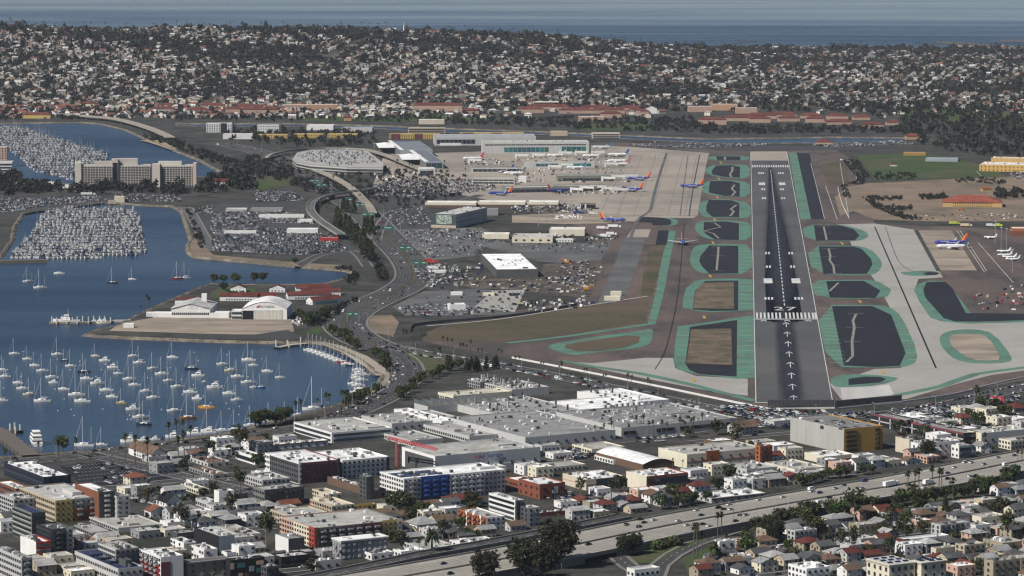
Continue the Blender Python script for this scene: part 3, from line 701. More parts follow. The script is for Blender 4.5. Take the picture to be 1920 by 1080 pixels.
# roads
def road(name, px, w, z, mat='asphalt', lanes=(), edges=True, kerb=True):
    o, pts, ns = ribbon(name, px, w, z, mat)
    if lanes: stripes('lane_markings', pts, ns, lanes, 0.06, 0.3, 3.5, 8, 'white', o)
    if kerb:
        m_ = MB()
        for s in (-1, 1):
            for i in range(len(pts) - 1):
                a, b = pts[i] + ns[i] * s * (w / 2), pts[i + 1] + ns[i + 1] * s * (w / 2)
                a2, b2 = pts[i] + ns[i] * s * (w / 2 + 2.2), pts[i + 1] + ns[i + 1] * s * (w / 2 + 2.2); u = Vector((0, 0, .14))
                q = [a + u, b + u, b2 + u, a2 + u]
                if (q[1] - q[0]).cross(q[2] - q[0]).z < 0: q = q[::-1]
                m_.face(q, (0.17, 0.162, 0.15)); m_.face([a, b, b + u, a + u], (0.15, 0.145, 0.135))
        m_.obj('kerb', M['paint'], o)
    return o, pts, ns
ROADS = []
def add_road(*a, **k):
    r = road(*a, **k); ROADS.append((r[1], a[2] / 2)); return r
HD_A = [(-60, 874), (120, 858), (260, 844), (400, 829), (540, 806), (620, 790), (690, 762), (732, 740), (760, 716), (768, 692), (755, 672), (720, 654)]
add_road('harbour_road', HD_A, 22, Z3, lanes=(-7, -3.5, 3.5, 7))
HD_B = [(720, 654), (684, 640), (655, 622), (646, 604), (664, 585), (700, 566), (745, 546), (774, 526), (777, 506), (760, 480), (735, 455), (712, 430), (690, 407), (664, 386), (634, 366), (600, 343), (570, 323), (538, 306), (498, 289), (458, 278), (420, 271), (380, 268)]
hb, hpts, hns = add_road('harbour_boulevard', HD_B, 40, Z4, lanes=(-16, -12.5, -9, -5.5, 5.5, 9, 12.5, 16))
ribbon('central_reservation', None, 3.2, 0, 'drygrass', hb, 0, hpts, 0.12)
PERIM = [(740, 650), (800, 664), (900, 679), (1000, 697), (1100, 717), (1200, 738), (1300, 759), (1400, 777), (1500, 783), (1600, 780), (1700, 772), (1790, 756), (1870, 737), (1990, 712)]
add_road('perimeter_road', PERIM, 20, Z3, lanes=(-3.5, 3.5))
add_road('cross_street', [(160, 850), (230, 866), (330, 890), (420, 912), (480, 926)], 15, Z3, lanes=(-3.5, 0, 3.5))
add_road('cross_street', [(100, 922), (225, 913), (345, 900), (480, 884), (600, 868)], 12, Z2 + .03)
add_road('slip_road', [(1580, 952), (1430, 981), (1360, 999), (1300, 1020), (1262, 1040), (1237, 1060), (1225, 1090)], 9, Z3, lanes=(0,))
add_road('slip_road', [(1225, 1090), (1180, 1062), (1155, 1040), (1120, 1010)], 9, Z4, lanes=(0,))
add_road('rental_car_road', [(560, 500), (600, 478), (660, 470), (690, 500)], 9, Z3)
add_road('shore_road', [(345, 388), (358, 400), (380, 440), (400, 470)], 12, Z3, 'lot')
add_road('island_road', [(-60, 372), (100, 362), (200, 360), (330, 368), (420, 352), (470, 330), (520, 318)], 14, Z3)
add_road('terminal_road', [(900, 365), (860, 378), (800, 388), (740, 396), (715, 420), (705, 450)], 10, Z5)
add_road('warehouse_street', [(870, 830), (1000, 835), (1150, 828), (1300, 808), (1400, 792)], 14, Z2 + .02)

# ================================================================== raised roads
def raised_road(name, label, px, w, z, mat, lanes, openings=(), median=True, thick=1.4, walls=True, wall_col=(0.21, 0.195, 0.17), cat='road', piers=0):
    o, pts, ns = ribbon(name, [(x, y) for x, y in px], w, z, mat)
    if 'kind' in o: del o['kind']
    tag(o, label, cat)
    stripes('lane_markings', pts, ns, lanes, 0.05, 0.28, 3.6, 8.5, 'white', o)
    wl, br = MB(), MB(); up = lambda q, h: Vector((q.x, q.y, h))
    for s in (-1, 1):
        for i in range(len(pts) - 1):
            a, b = pts[i] + ns[i] * s * w / 2, pts[i + 1] + ns[i + 1] * s * w / 2
            mx = (to_px(a.x, a.y, z)[0] + to_px(b.x, b.y, z)[0]) / 2
            open_ = (not walls) or any(p0 < mx < p1 for p0, p1 in openings)
            lo = z - thick if open_ else -0.2
            wl.face([up(a, lo), up(b, lo), up(b, z + .02), up(a, z + .02)], wall_col)
            ai, bi = pts[i] + ns[i] * s * (w / 2 - .5), pts[i + 1] + ns[i + 1] * s * (w / 2 - .5)
            hh = z + 1.05
            br.face([up(a, z), up(b, z), up(b, hh), up(a, hh)], (0.30, 0.28, 0.25)); br.face([up(ai, z), up(bi, z), up(bi, hh), up(ai, hh)], (0.27, 0.25, 0.22)); br.face([up(a, hh), up(b, hh), up(bi, hh), up(ai, hh)], (0.34, 0.32, 0.28))
    for i in range(len(pts) - 1):
        a, b, c, d = pts[i] - ns[i] * w / 2, pts[i] + ns[i] * w / 2, pts[i + 1] + ns[i + 1] * w / 2, pts[i + 1] - ns[i + 1] * w / 2
        wl.face([up(q, z - thick) for q in (a, b, c, d)], wall_col)
        if piers and i % piers == piers // 2:
            for s in (-.25, .25):
                p = pts[i] + ns[i] * s * w; wl.box(p.x, p.y, -2.5, 1.6, 1.6, z - thick + 2.5, 0, wall_col)
        if median:
            for s in (-.35, .35):
                br.face([up(pts[i] + ns[i] * s, z), up(pts[i + 1] + ns[i + 1] * s, z), up(pts[i + 1] + ns[i + 1] * s * .4, z + 1), up(pts[i] + ns[i] * s * .4, z + 1)], (0.2, 0.185, 0.165))
    wl.obj('retaining_wall', M['paint'], o); br.obj('barrier', M['paint'], o)
    return o, pts, ns
FWY = [(560, 1112), (780, 1074), (960, 1042), (1090, 1016), (1165, 1000), (1285, 976), (1440, 948), (1565, 926), (1690, 905), (1790, 886), (1915, 861), (2120, 822)]
freeway, fpts, fns = raised_road('freeway', 'wide pale concrete freeway crossing the lower right of the town', [(x, y + 4) for x, y in FWY], 56, 4.4, 'freeway', (-22, -18.4, -14.8, -11.2, -7.6, -4, 4, 7.6, 11.2, 14.8, 18.4, 22), openings=((1070, 1150), (1640, 1700)))
stripes('shoulder_lines', fpts, fns, (-25.6, 25.6, -1.8, 1.8), 0.05, 0.2, None, 0, 'white', freeway)
# tyre-darkened lanes
for off in (-20.2, -16.6, -13, -9.4, -5.8, 5.8, 9.4, 13, 16.6, 20.2):
    ribbon('worn_lane', None, 1.9, 0, 'fwdark', freeway, off, fpts, 0.03)
ramp_, rpts, rns = raised_road('freeway_ramp', 'dark asphalt ramp running alongside the pale freeway', [(430, 1108), (600, 1080), (700, 1060), (790, 1040), (900, 1021), (1000, 1002), (1090, 984), (1170, 968)], 13, 4.2, 'asphalt', (0,), median=False)
ROADS += [(fpts, 31), (rpts, 9)]
raised_road('flyover', 'curved elevated ramp crossing over the boulevard near the car lots', [(700, 352), (672, 358), (640, 361), (608, 367), (588, 377), (582, 392), (598, 412), (640, 440)], 11, 6.5, 'lot', (0,), median=False, walls=False, piers=3, cat='ramp')
raised_road('flyover', 'elevated ramp descending beside the round parking building towards the boulevard', [(590, 318), (620, 330), (648, 345), (665, 358), (690, 384), (700, 400)], 10, 6, 'apron', (0,), median=False, walls=False, piers=3, cat='ramp')
raised_road('road_bridge', 'low concrete road bridge over the far harbour channel', [(120, 213), (165, 218), (210, 222), (250, 231), (290, 244), (320, 258)], 16, 6, 'apron', (0,), median=False, walls=False, piers=3, cat='bridge')
raised_road('departures_viaduct', 'elevated curved departures roadway round the terminal parking building', [(498, 296), (510, 288), (550, 281), (610, 278), (680, 280), (720, 290), (760, 306), (790, 318)], 9, 6, 'apron', (0,), median=False, walls=False, piers=3, cat='ramp')

# ================================================================== trees: meshes shared by all copies
def rnd_dir(r):
    z = r.uniform(-1, 1); a = r.uniform(0, 2 * math.pi); s = math.sqrt(1 - z * z)
    return Vector((s * math.cos(a), s * math.sin(a), z))
def crown_mesh(seed, n_clumps, per, rx, rz, zc, leaf, cols, squash=1.0, cone=False, shell=0.55):
    r = random.Random(seed); m_ = MB()
    for _ in range(n_clumps):
        if cone:
            t = r.random() ** 0.8; zz_ = zc - rz + 2 * rz * t; rad = rx * (1 - t) ** 0.75 * (0.75 + 0.4 * r.random()); a = r.uniform(0, 6.283)
            c = Vector((rad * math.cos(a), rad * math.sin(a), zz_))
        else:
            d = rnd_dir(r); k = shell + (1 - shell) * r.random(); lump = 1 + 0.28 * math.sin(3 * d.x + seed) * math.cos(4 * d.y + 2 * d.z + seed)
            c = Vector((d.x * rx * k * lump, d.y * rx * k * lump, zc + d.z * rz * k * lump * squash))
        base = cols[r.randrange(len(cols))]; b = r.uniform(0.7, 1.35); cr = leaf * r.uniform(1.0, 1.9)
        for _ in range(per):
            p = c + rnd_dir(r) * cr * r.random() ** .5
            u = rnd_dir(r); v = u.orthogonal().normalized(); u2 = u.cross(v)
            s = leaf * r.uniform(0.5, 1.05); jj = r.uniform(.8, 1.2)
            m_.face([p - v * s - u2 * s * .5, p + v * s * .8 - u2 * s * .7, p + u2 * s], tuple(x * b * jj for x in base))
    return m_
def trunk_mb(h, r0, r1, limbs=3, spread=2.0, col=(0.10, 0.085, 0.07), seed=0, lean=0.0):
    r = random.Random(seed); m_ = MB(); top = Vector((lean, 0, h))
    m_.tube((0, 0, 0), top * .55, r0, (r0 + r1) / 2, 6, col); m_.tube(top * .55, top, (r0 + r1) / 2, r1, 6, col)
    for i in range(limbs):
        a = 6.283 * i / max(limbs, 1) + r.random(); m_.tube(top * .6, top * r.uniform(.85, 1.1) + Vector((math.cos(a) * spread, math.sin(a) * spread, 0)), r1, r1 * .4, 5, col)
    return m_
DK = [(0.027, 0.033, 0.020), (0.034, 0.039, 0.025), (0.021, 0.026, 0.018), (0.043, 0.048, 0.028)]
HK = [(0.030, 0.032, 0.027), (0.038, 0.039, 0.032), (0.024, 0.026, 0.024), (0.046, 0.045, 0.036)]
MG = [(0.035, 0.055, 0.020), (0.048, 0.062, 0.026), (0.028, 0.040, 0.018)]
OL = [(0.045, 0.048, 0.028), (0.036, 0.038, 0.024), (0.055, 0.055, 0.034)]
TREES = {}
def reg(kind, tmb, cmb): TREES.setdefault(kind, []).append((tmb.mesh('trunk', [M['bark']]), cmb.mesh('crown', [M['leaf']])))
for s in range(4):
    reg('round', trunk_mb(3.2, .32, .2, 3, 1.6, seed=s), crown_mesh(s, 60, 11, 3.6, 2.7, 5.2, 0.62, DK if s % 2 else MG))
    reg('euc', trunk_mb(9, .45, .22, 4, 3.4, (0.16, 0.14, 0.12), seed=s + 10), crown_mesh(s + 10, 60, 12, 4.8, 5.2, 11.5, 0.75, OL if s % 2 else DK, shell=.35))
    reg('cypress', trunk_mb(3, .3, .2, 0, seed=s), crown_mesh(s + 20, 130, 13, 2.5, 5.6, 6.6, .55, DK, cone=True))
    reg('bush', trunk_mb(.8, .15, .1, 2, .6, seed=s), crown_mesh(s + 30, 34, 9, 1.9, 1.1, 1.3, .42, MG if s % 2 else DK))
reg('bigfig', trunk_mb(6, .9, .6, 5, 5, seed=3), crown_mesh(77, 260, 16, 9, 6.0, 10, .75, DK, shell=.6))
for s in range(3):
    reg('bigeuc', trunk_mb(12, .8, .4, 6, 6, (0.20, 0.18, 0.155), seed=s + 60), crown_mesh(80 + s, 420, 16, 10.5, 10.5, 16, .85, [(0.022, 0.024, 0.016), (0.030, 0.031, 0.021), (0.017, 0.019, 0.013)], shell=.45))
def palm_mesh(seed, h, nf, fl, droop, lean, skirt=True, fat=0.28):
    r = random.Random(seed); t, c = MB(), MB()
    tc = (0.11, 0.095, 0.075)
    p0, p1, p2 = Vector((0, 0, 0)), Vector((lean * .4, lean * .2, h * .5)), Vector((lean, lean * .4, h))
    t.tube(p0, p1, fat * 1.3, fat, 6, tc); t.tube(p1, p2, fat, fat * .85, 6, tc)
    for i in range(nf):
        a = 6.283 * i / nf * 2.4 + r.uniform(-.3, .3); el = r.uniform(-0.5, 1.25); l_ = fl * r.uniform(.8, 1.15)
        d = Vector((math.cos(a) * math.cos(el), math.sin(a) * math.cos(el), math.sin(el))); side = Vector((-math.sin(a), math.cos(a), 0)) * fl * .17
        q1 = p2 + d * l_ * .55; q2 = p2 + d * l_ + Vector((0, 0, -droop * l_ * (1.1 - .5 * el)))
        g = R.uniform(.75, 1.3); col = (0.030 * g, 0.040 * g, 0.018 * g)
        c.face([p2, q1 - side, q2, q1 + side * .25], col); c.face([p2, q1 + side, q2, q1 - side * .25], tuple(x * .8 for x in col))
    if skirt:
        for i in range(7):
            a = 6.283 * i / 7; d = Vector((math.cos(a), math.sin(a), 0)); s2 = Vector((-d.y, d.x, 0)) * .5
            c.face([p2 + Vector((0, 0, -.1)), p2 + d * .9 - s2 + Vector((0, 0, -1.2)), p2 + d * .6 + Vector((0, 0, -2.2)), p2 + d * .9 + s2 + Vector((0, 0, -1.2))], (0.085, 0.07, 0.045))
    return t, c
for s in range(4): reg('palm', *palm_mesh(s, 15, 30, 2.9, .35, [-.6, .5, .2, -.2][s]))
for s in range(2): reg('datepalm', *palm_mesh(s + 9, 9, 44, 4.2, .45, .1, False, .4))
TREE_N = {}
KIND_CAT = {'palm': 'palm tree', 'datepalm': 'palm tree'}
def plant(kind, loc, s=1.0, label=None, group=None, sz=None, rz=None, tint=None):
    """one tree: an Empty with its trunk and crown"""
    k = TREE_N.get(kind, 0); TREE_N[kind] = k + 1
    tm, cm = TREES[kind][k % len(TREES[kind])]
    nm = {'round': 'broadleaf_tree', 'euc': 'eucalyptus_tree', 'cypress': 'cypress_tree', 'bush': 'shrub', 'bigfig': 'fig_tree', 'bigeuc': 'eucalyptus_tree', 'palm': 'fan_palm', 'datepalm': 'date_palm'}[kind]
    e = empty(nm, loc, R.uniform(0, 6.28) if rz is None else rz); e.scale = (s, s, sz or s)
    inst('trunk', tm, e); c = inst('crown', cm, e)
    g = R.uniform(.8, 1.25); c.color = (*(tint or (g * 1.25 * R.uniform(.85, 1.2), g * 1.25, g * R.uniform(.75, 1.1))), 1)
    tag(e, label, KIND_CAT.get(kind, 'shrub' if kind == 'bush' else 'tree'), group)
    return e

# ================================================================== houses and trees that cover the far hill
BL = []                                       # footprints already taken: (x, y, radius)
WALLS = [(0.62, 0.60, 0.56), (0.66, 0.64, 0.60), (0.50, 0.44, 0.36), (0.42, 0.37, 0.31), (0.32, 0.29, 0.26), (0.62, 0.56, 0.46), (0.23, 0.23, 0.24), (0.46, 0.36, 0.29), (0.70, 0.69, 0.67)]
ROOFS = [(0.13, 0.12, 0.115), (0.20, 0.19, 0.18), (0.30, 0.28, 0.26), (0.10, 0.10, 0.105), (0.17, 0.13, 0.105), (0.19, 0.075, 0.05), (0.42, 0.41, 0.40), (0.15, 0.14, 0.135), (0.22, 0.18, 0.15), (0.60, 0.59, 0.58)]
def far_house(style, wall, roof, r):
    m_ = MB(); w, d, h = r.uniform(10, 16), r.uniform(8, 11), r.choice((3.2, 3.4, 5.8, 6.2))
    g = (0.03, 0.035, 0.04)
    m_.box(0, 0, -6, w, d, h + 6, 0, wall)
    for x in np.arange(-w / 2 + 1.8, w / 2 - 1, 3.4):
        for z in ([1.0] if h < 4 else [1.0, 3.9]):
            m_.face([(x - .7, -d / 2 - .04, z), (x + .7, -d / 2 - .04, z), (x + .7, -d / 2 - .04, z + 1.3), (x - .7, -d / 2 - .04, z + 1.3)], g)
    if style == 0: m_.hip(-w / 2, -d / 2, w / 2, d / 2, h, 2.0, .6, roof)
    elif style == 1: m_.gable(-w / 2, -d / 2, w / 2, d / 2, h, 2.4, .5, roof, wall)
    elif style == 2: m_.gable(-w / 2, -d / 2, w / 2, d / 2, h, 2.6, .5, roof, wall, along='y')
    else:
        m_.box(0, 0, h, w + .4, d + .4, .35, 0, wall, 0, roof); m_.box(w * .2, 0, h + .35, w * .4, d * .7, 2.6, 0, wall, 0, roof)
    return m_
hr = random.Random(5)
HOUSES = []
for i in range(40):
    st = hr.choice((0, 0, 1, 1, 2, 3, 3)); wc = hr.choice(WALLS); rc = hr.choice(ROOFS)
    m_ = far_house(st, wc, rc, hr); HOUSES.append((template(m_), m_.mesh('hillside_house', [M['paint']]), st, wc, rc))
LOWTREE = []
for s in range(6):
    m_ = crown_mesh(200 + s, 11, 5, 3.6, 3.2, 3.8, 1.7, HK, shell=.3); LOWTREE.append(template(m_))
m_ = MB(); m_.tube((0, 0, 0), (0, 0, 13), .35, .3, 3, (.08, .07, .06), cap=False)
for i in range(7):
    a = i * .9; m_.face([(0, 0, 13), (2 * math.cos(a - .4), 2 * math.sin(a - .4), 13.6), (2.6 * math.cos(a), 2.6 * math.sin(a), 12.2), (2 * math.cos(a + .4), 2 * math.sin(a + .4), 13.6)], (0.025, 0.032, 0.016))
LOWPALM = template(m_)
hx, hy, hkind = [], [], []
ga = math.radians(-14)
cell = 21.0
cand = []
for i in range(-140, 140):
    for j in range(-20, 190):
        u, v = i * cell, j * cell * 1.05
        x = u * math.cos(ga) - v * math.sin(ga) - 300; y = 6700 + u * math.sin(ga) + v * math.cos(ga)
        if y < HILL_Y0 + 45 or y > 10200: continue
        px, py = to_px(x, y, float(terrain(x, y)))
        if not (-140 < px < 2060): continue
        yr = float(np.interp(x, RIDGE_X, RIDGE_Y))
        if y > yr + 60: continue
        if (i % 9) == 0 and R.random() < .8: continue            # streets left open
        cand.append((x, y, i, j))
xs = np.array([c[0] for c in cand]) + NR.uniform(-2.5, 2.5, len(cand)); ys = np.array([c[1] for c in cand]) + NR.uniform(-2.5, 2.5, len(cand))
zs = terrain(xs, ys)
wood = np.array([math.sin(x / 210 + 1.7 * math.sin(y / 260)) * math.cos(y / 170 + x / 330) for x, y in zip(xs, ys)])
kind = NR.rand(len(xs))
is_house = kind < np.where(wood > .5, .22, np.where(wood > 0, .68, .84))
hidx = np.where(is_house)[0]; tidx = np.where(~is_house)[0]
# the 300 houses that show largest: nearest rows of the hill
order = hidx[np.argsort(ys[hidx] + 60 * NR.rand(len(hidx)))]
inview = [k for k in order if 0 < to_px(xs[k], ys[k], zs[k])[0] < 1920]
front = set(inview[:230])
ROT = lambda k: ga + R.choice((0, math.pi / 2, 0, math.pi, -math.pi / 2)) + R.uniform(-.12, .12)
STYLE_W = {0: 'hipped', 1: 'gabled', 2: 'gable-fronted', 3: 'flat-roofed'}
def cname(c):
    r_, g_, b_ = c; v = max(c)
    if r_ > 1.7 * b_ and r_ > .15: return 'terracotta'
    if v > .55: return 'white'
    if r_ > 1.2 * b_ and v > .3: return 'tan'
    if v > .3: return 'pale grey'
    if v > .16: return 'grey'
    return 'dark grey'
tp = {}
for k in order:
    v = R.randrange(40)
    if k in front:
        T, me, st, wc, rc = HOUSES[v]
        o = inst('hillside_house', me, None, (xs[k], ys[k], zs[k]), ROT(k)); s = R.uniform(.75, 1.1); o.scale = (s, s, s); t_ = R.uniform(.6, 1.0); o.color = (t_, t_ * .98, t_ * .94, 1)
        tag(o, 'small %s %s house with %s roof near the foot of the hillside' % (cname(wc), STYLE_W[st], cname(rc)), 'house', 'houses near the foot of the far hill')
    else: tp.setdefault(v, []).append(k)
def rows(ks, smin, smax, tmin=.85, tmax=1.15, rot=None, zoff=0.0):
    n = len(ks); s = NR.uniform(smin, smax, n)
    rt = NR.uniform(0, 6.28, n) if rot is None else np.array([rot(k) for k in ks])
    t = NR.uniform(tmin, tmax, n)
    return np.stack([xs[ks], ys[ks], zs[ks] + zoff], 1), rt, np.stack([s, s, s], 1), np.stack([t, t, t], 1)
parts = [(HOUSES[v][0], *rows(np.array(ks), 0.75, 1.15, .45, .95, ROT)) for v, ks in tp.items()]
o = merged('hillside_houses', parts, [M['paint']]); tag(o, 'hundreds of small pale houses massed over the far hillside', 'houses', kind='stuff')
# trees between the houses: every wooded cell and beside most houses
tx, ty = list(xs[tidx]), list(ys[tidx])
for k in hidx:
    for _ in range(R.choice((0, 0, 1, 1, 2))):
        a = R.uniform(0, 6.28); tx.append(xs[k] + 11 * math.cos(a)); ty.append(ys[k] + 11 * math.sin(a))
for k in tidx:
    for _ in range(3): tx.append(xs[k] + R.uniform(-10, 10)); ty.append(ys[k] + R.uniform(-10, 10))
tx, ty = np.array(tx), np.array(ty); tz = terrain(tx, ty) - .5
sel = NR.randint(0, 6, len(tx)); big = NR.rand(len(tx)) < .12
parts = []
for s in range(6):
    m = sel == s; n = m.sum(); sc_ = NR.uniform(.7, 1.35, n) * np.where(big[m], 1.7, 1); t = NR.uniform(.65, 1.35, n)
    parts.append((LOWTREE[s], np.stack([tx[m], ty[m], tz[m]], 1), NR.uniform(0, 6.28, n), np.stack([sc_, sc_, sc_ * NR.uniform(.9, 1.3, n)], 1), np.stack([t, t * NR.uniform(.92, 1.05, n), t], 1)))
m = NR.rand(len(tx)) < .05; n = m.sum(); sc_ = NR.uniform(.8, 1.4, n)
parts.append((LOWPALM, np.stack([tx[m] + 3, ty[m], tz[m]], 1), NR.uniform(0, 6.28, n), np.stack([sc_] * 3, 1), np.ones((n, 3))))
rx = NR.uniform(-1400, 1500, 150); ry = np.interp(rx, RIDGE_X, RIDGE_Y) - NR.uniform(-40, 120, 150); sc_ = NR.uniform(.9, 1.7, 150)
parts.append((LOWPALM, np.stack([rx, ry, terrain(rx, ry)], 1), NR.uniform(0, 6.28, 150), np.stack([sc_] * 3, 1), np.ones((150, 3))))
o = merged('hillside_woods', parts, [M['leaf']]); tag(o, 'dark trees and palms filling the gaps between the hillside houses', 'trees', kind='stuff')

# ================================================================== buildings of the town
K = dict(W=(.68, .67, .65), LG=(.44, .435, .42), G=(.25, .25, .25), DG=(.075, .077, .08), BK=(.018, .018, .02), NV=(.02, .025, .05), TAN=(.42, .35, .26), BE=(.53, .47, .37), CR=(.62, .57, .45), RED=(.33, .03, .03), BRK=(.20, .065, .04),
         OR=(.30, .095, .035), BL=(.035, .10, .34), OC=(.36, .21, .055), PK=(.50, .33, .26), YL=(.50, .36, .12), MR=(.16, .05, .06), PU=(.15, .09, .13), GG=(.16, .17, .15), TR=(.105, .032, .026), RB=(.17, .068, .042), WR=(.72, .72, .71), GR=(.33, .325, .315), CG=(.36, .355, .33),
         DB=(.03, .04, .09), TL=(.05, .16, .17), ST=(.30, .26, .19), BR=(.13, .085, .06), SK=(.28, .31, .33))
GLASS_C = (0.035, 0.042, 0.05)
winm, unitm, roofm_ = unit('glass'), unit('paint'), None
CITY = 30.0
def claim(x, y, r): BL.append((x, y, r))
def free(x, y, r):
    return all((x - a) ** 2 + (y - b) ** 2 > (r + c) ** 2 for a, b, c in BL)
def claim_rect(o, ex, ey, L2, L1, pad=1.0):
    s = min(L1, L2); s = max(s, 4); n2, n1 = max(1, round(L2 / s)), max(1, round(L1 / s)); r = s / 2 * 1.15 + pad
    for i in range(n2):
        for j in range(n1):
            p = o + ex * (L2 * (i + .5) / n2) + ey * (L1 * (j + .5) / n1); claim(p.x, p.y, r)
def windows(e, L, h, face, floors=None, sp=3.3, wc=GLASS_C, ww=1.5, wh=1.5, style='grid', z0=0.0, u0=0.0, u1=1.0, depth=.3, skip=0.0):
    """a pane box per window on the front (y = 0) or left (x = 0) wall"""
    floors = floors or max(1, round((h - z0) / 3.2)); fh = (h - z0) / floors
    span = L * (u1 - u0)
    n = max(1, int(span / sp))
    for f in range(floors):
        z = z0 + fh * f + fh * .30
        if style == 'band':
            items = [(L * (u0 + u1) / 2, span * .94, fh * .45)]
        else:
            items = [(L * u0 + span * (i + .5) / n, ww, min(wh, fh * .55)) for i in range(n) if R.random() >= skip]
        for c, w, hh in items:
            o = inst('window', winm, e, (c, -depth / 2 + .06, z) if face == 'f' else (-depth / 2 + .06, c, z), 0, (w, depth, hh) if face == 'f' else (depth, w, hh), wc)
def bld(label, cx, cy, wl, wr, hp, wall, roof='GR', wallr=None, name='building', cat='building', ang=CITY, wf='grid', wlft='grid', floors=None, sp=3.3, units=6, par=.8, panels=(), wc=GLASS_C, group=None, balc=None, roofpatch=True, skip=0.0, ww=1.5, wh=1.5, cornice=None):
    """cx, cy: photo pixel of the roof corner nearest the camera; wl, wr: pixel widths of the left and right walls; hp: pixel height of the wall"""
    a = math.radians(ang); ex, ey = Vector((math.cos(a), math.sin(a), 0)), Vector((-math.sin(a), math.cos(a), 0))
    o = G(cx, cy + hp); s = pxm(o.y); h = hp / s
    L1 = -wl if wl < 0 else wl / (s * max(abs(ey.x), .05)); L2 = -wr if wr < 0 else wr / (s * max(ex.x, .05))
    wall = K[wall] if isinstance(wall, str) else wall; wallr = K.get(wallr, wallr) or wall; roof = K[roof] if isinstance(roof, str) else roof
    e = empty(name, o, a); tag(e, label, cat, group)
    m_ = MB(); t = .35
    q = [(0, 0), (L2, 0), (L2, L1), (0, L1)]; qi = [(t, t), (L2 - t, t), (L2 - t, L1 - t), (t, L1 - t)]
    for i in range(4):
        p, r_ = q[i], q[(i + 1) % 4]; pi_, ri = qi[i], qi[(i + 1) % 4]; c = wallr if i in (0, 1) else wall
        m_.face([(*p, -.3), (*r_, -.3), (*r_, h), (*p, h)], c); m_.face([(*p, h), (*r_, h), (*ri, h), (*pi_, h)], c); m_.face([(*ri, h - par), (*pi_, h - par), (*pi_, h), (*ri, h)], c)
    m_.obj('wall', M['paint'], e)
    r_ = MB(); r_.face([(*p, h - par + .01) for p in qi], roof)
    ro = r_.obj('roof', M['roof'], e)
    if cornice:
        c_ = MB(); c_.box(L2 / 2, L1 / 2, h + .02, L2 + 1.4, L1 + 1.4, .5, 0, K[cornice]); c_.box(L2 / 2, L1 / 2, h - .7, L2 + .8, L1 + .8, .3, 0, K[cornice]); c_.obj('cornice', M['paint'], e)
        inst('roof_deck', unitm, e, (L2 / 2, L1 / 2, h + .53), 0, (L2 - 1, L1 - 1, .05), roof)
    for face, u0, u1, v0, v1, c in panels:
        L = L2 if face == 'f' else L1; c = K[c] if isinstance(c, str) else c; d = .22
        ctr, w = L * (u0 + u1) / 2, L * (u1 - u0)
        inst('facade_panel', unitm, e, (ctr, -d / 2 + .02, h * v0) if face == 'f' else (-d / 2 + .02, ctr, h * v0), 0, (w, d, h * (v1 - v0)) if face == 'f' else (d, w, h * (v1 - v0)), c)
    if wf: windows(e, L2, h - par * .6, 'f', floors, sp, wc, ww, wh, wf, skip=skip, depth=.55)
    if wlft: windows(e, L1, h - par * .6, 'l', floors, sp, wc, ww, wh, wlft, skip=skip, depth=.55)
    for face, u0, u1, c in (balc or ()):
        L = L2 if face == 'f' else L1; n = max(1, int(L * (u1 - u0) / 6)); fl = floors or max(1, round(h / 3.2)); c = K[c] if isinstance(c, str) else c
        for f in range(1, fl):
            for i in range(n):
                x = L * (u0 + (u1 - u0) * (i + .5) / n); z = h / fl * f
                inst('balcony', unitm, e, (x, -.75, z) if face == 'f' else (-.75, x, z), 0, (3.4, 1.5, 1.05) if face == 'f' else (1.5, 3.4, 1.05), c)
    area = L1 * L2
    for i in range(units):
        sx, sy, sz = R.uniform(1.2, 3), R.uniform(1.2, 3), R.uniform(.8, 1.9)
        if L2 < 5 or L1 < 5: break
        inst('roof_unit', unitm, ro, (R.uniform(2.5, L2 - 2.5), R.uniform(2.5, L1 - 2.5), h - par), 0, (sx, sy, sz), R.choice((K['LG'], K['W'], K['G'], K['DG'])))
    if roofpatch and area > 250 and L2 > 8 and L1 > 8:
        for i in range(R.choice((1, 2, 3))):
            w, d, gk = R.uniform(.12, .3) * L2, R.uniform(.12, .3) * L1, R.uniform(.7, 1.12)
            inst('roof_hatch', unitm, ro, (R.uniform(w / 2 + 1, L2 - w / 2 - 1), R.uniform(d / 2 + 1, L1 - d / 2 - 1), h - par), 0, (w, d, R.uniform(.15, 2.2) if i == 0 else .12), tuple(x * gk for x in roof))
    claim_rect(o, ex, ey, L2, L1)
    return dict(e=e, ro=ro, L1=L1, L2=L2, h=h, o=o, s=s, par=par)

# --- waterfront and town, lower left
bld('low navy building with white roof and rooftop plant beside the dark car park', 82, 894, 100, 48, 25, 'NV', 'WR', units=26, wf='grid', wlft='band', sp=5)
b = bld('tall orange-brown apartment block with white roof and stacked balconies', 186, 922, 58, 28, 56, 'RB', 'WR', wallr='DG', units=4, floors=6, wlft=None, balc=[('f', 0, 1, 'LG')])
bld('narrow pale grey apartment wing beside the orange-brown apartment block', 219, 930, 8, 24, 47, 'LG', 'WR', floors=5, units=1, balc=[('f', 0, .4, 'G')])
bld('apartment row with beige, grey and orange facade and awnings', 104, 938, 90, 80, 43, 'TAN', 'LG', wallr='G', floors=4, units=10, panels=[('f', 0, .38, 0, 1, 'YL'), ('f', .38, .97, 0, .55, 'OR'), ('f', .56, .7, .2, .4, 'TL')], balc=[('f', .4, .95, 'G')])
bld('long brown and grey block with pale roof behind the apartment row', 88, 923, 35, 72, 34, 'RB', 'WR', wallr='LG', units=5, wlft=None)
bld('pale flat-roofed block at the picture edge behind the glass office', 26, 936, 40, 60, 34, 'LG', 'GR', units=12, floors=4)
bld('white-roofed red-brown low block at the left picture edge', 30, 916, 50, 25, 22, 'RB', 'WR', units=6)
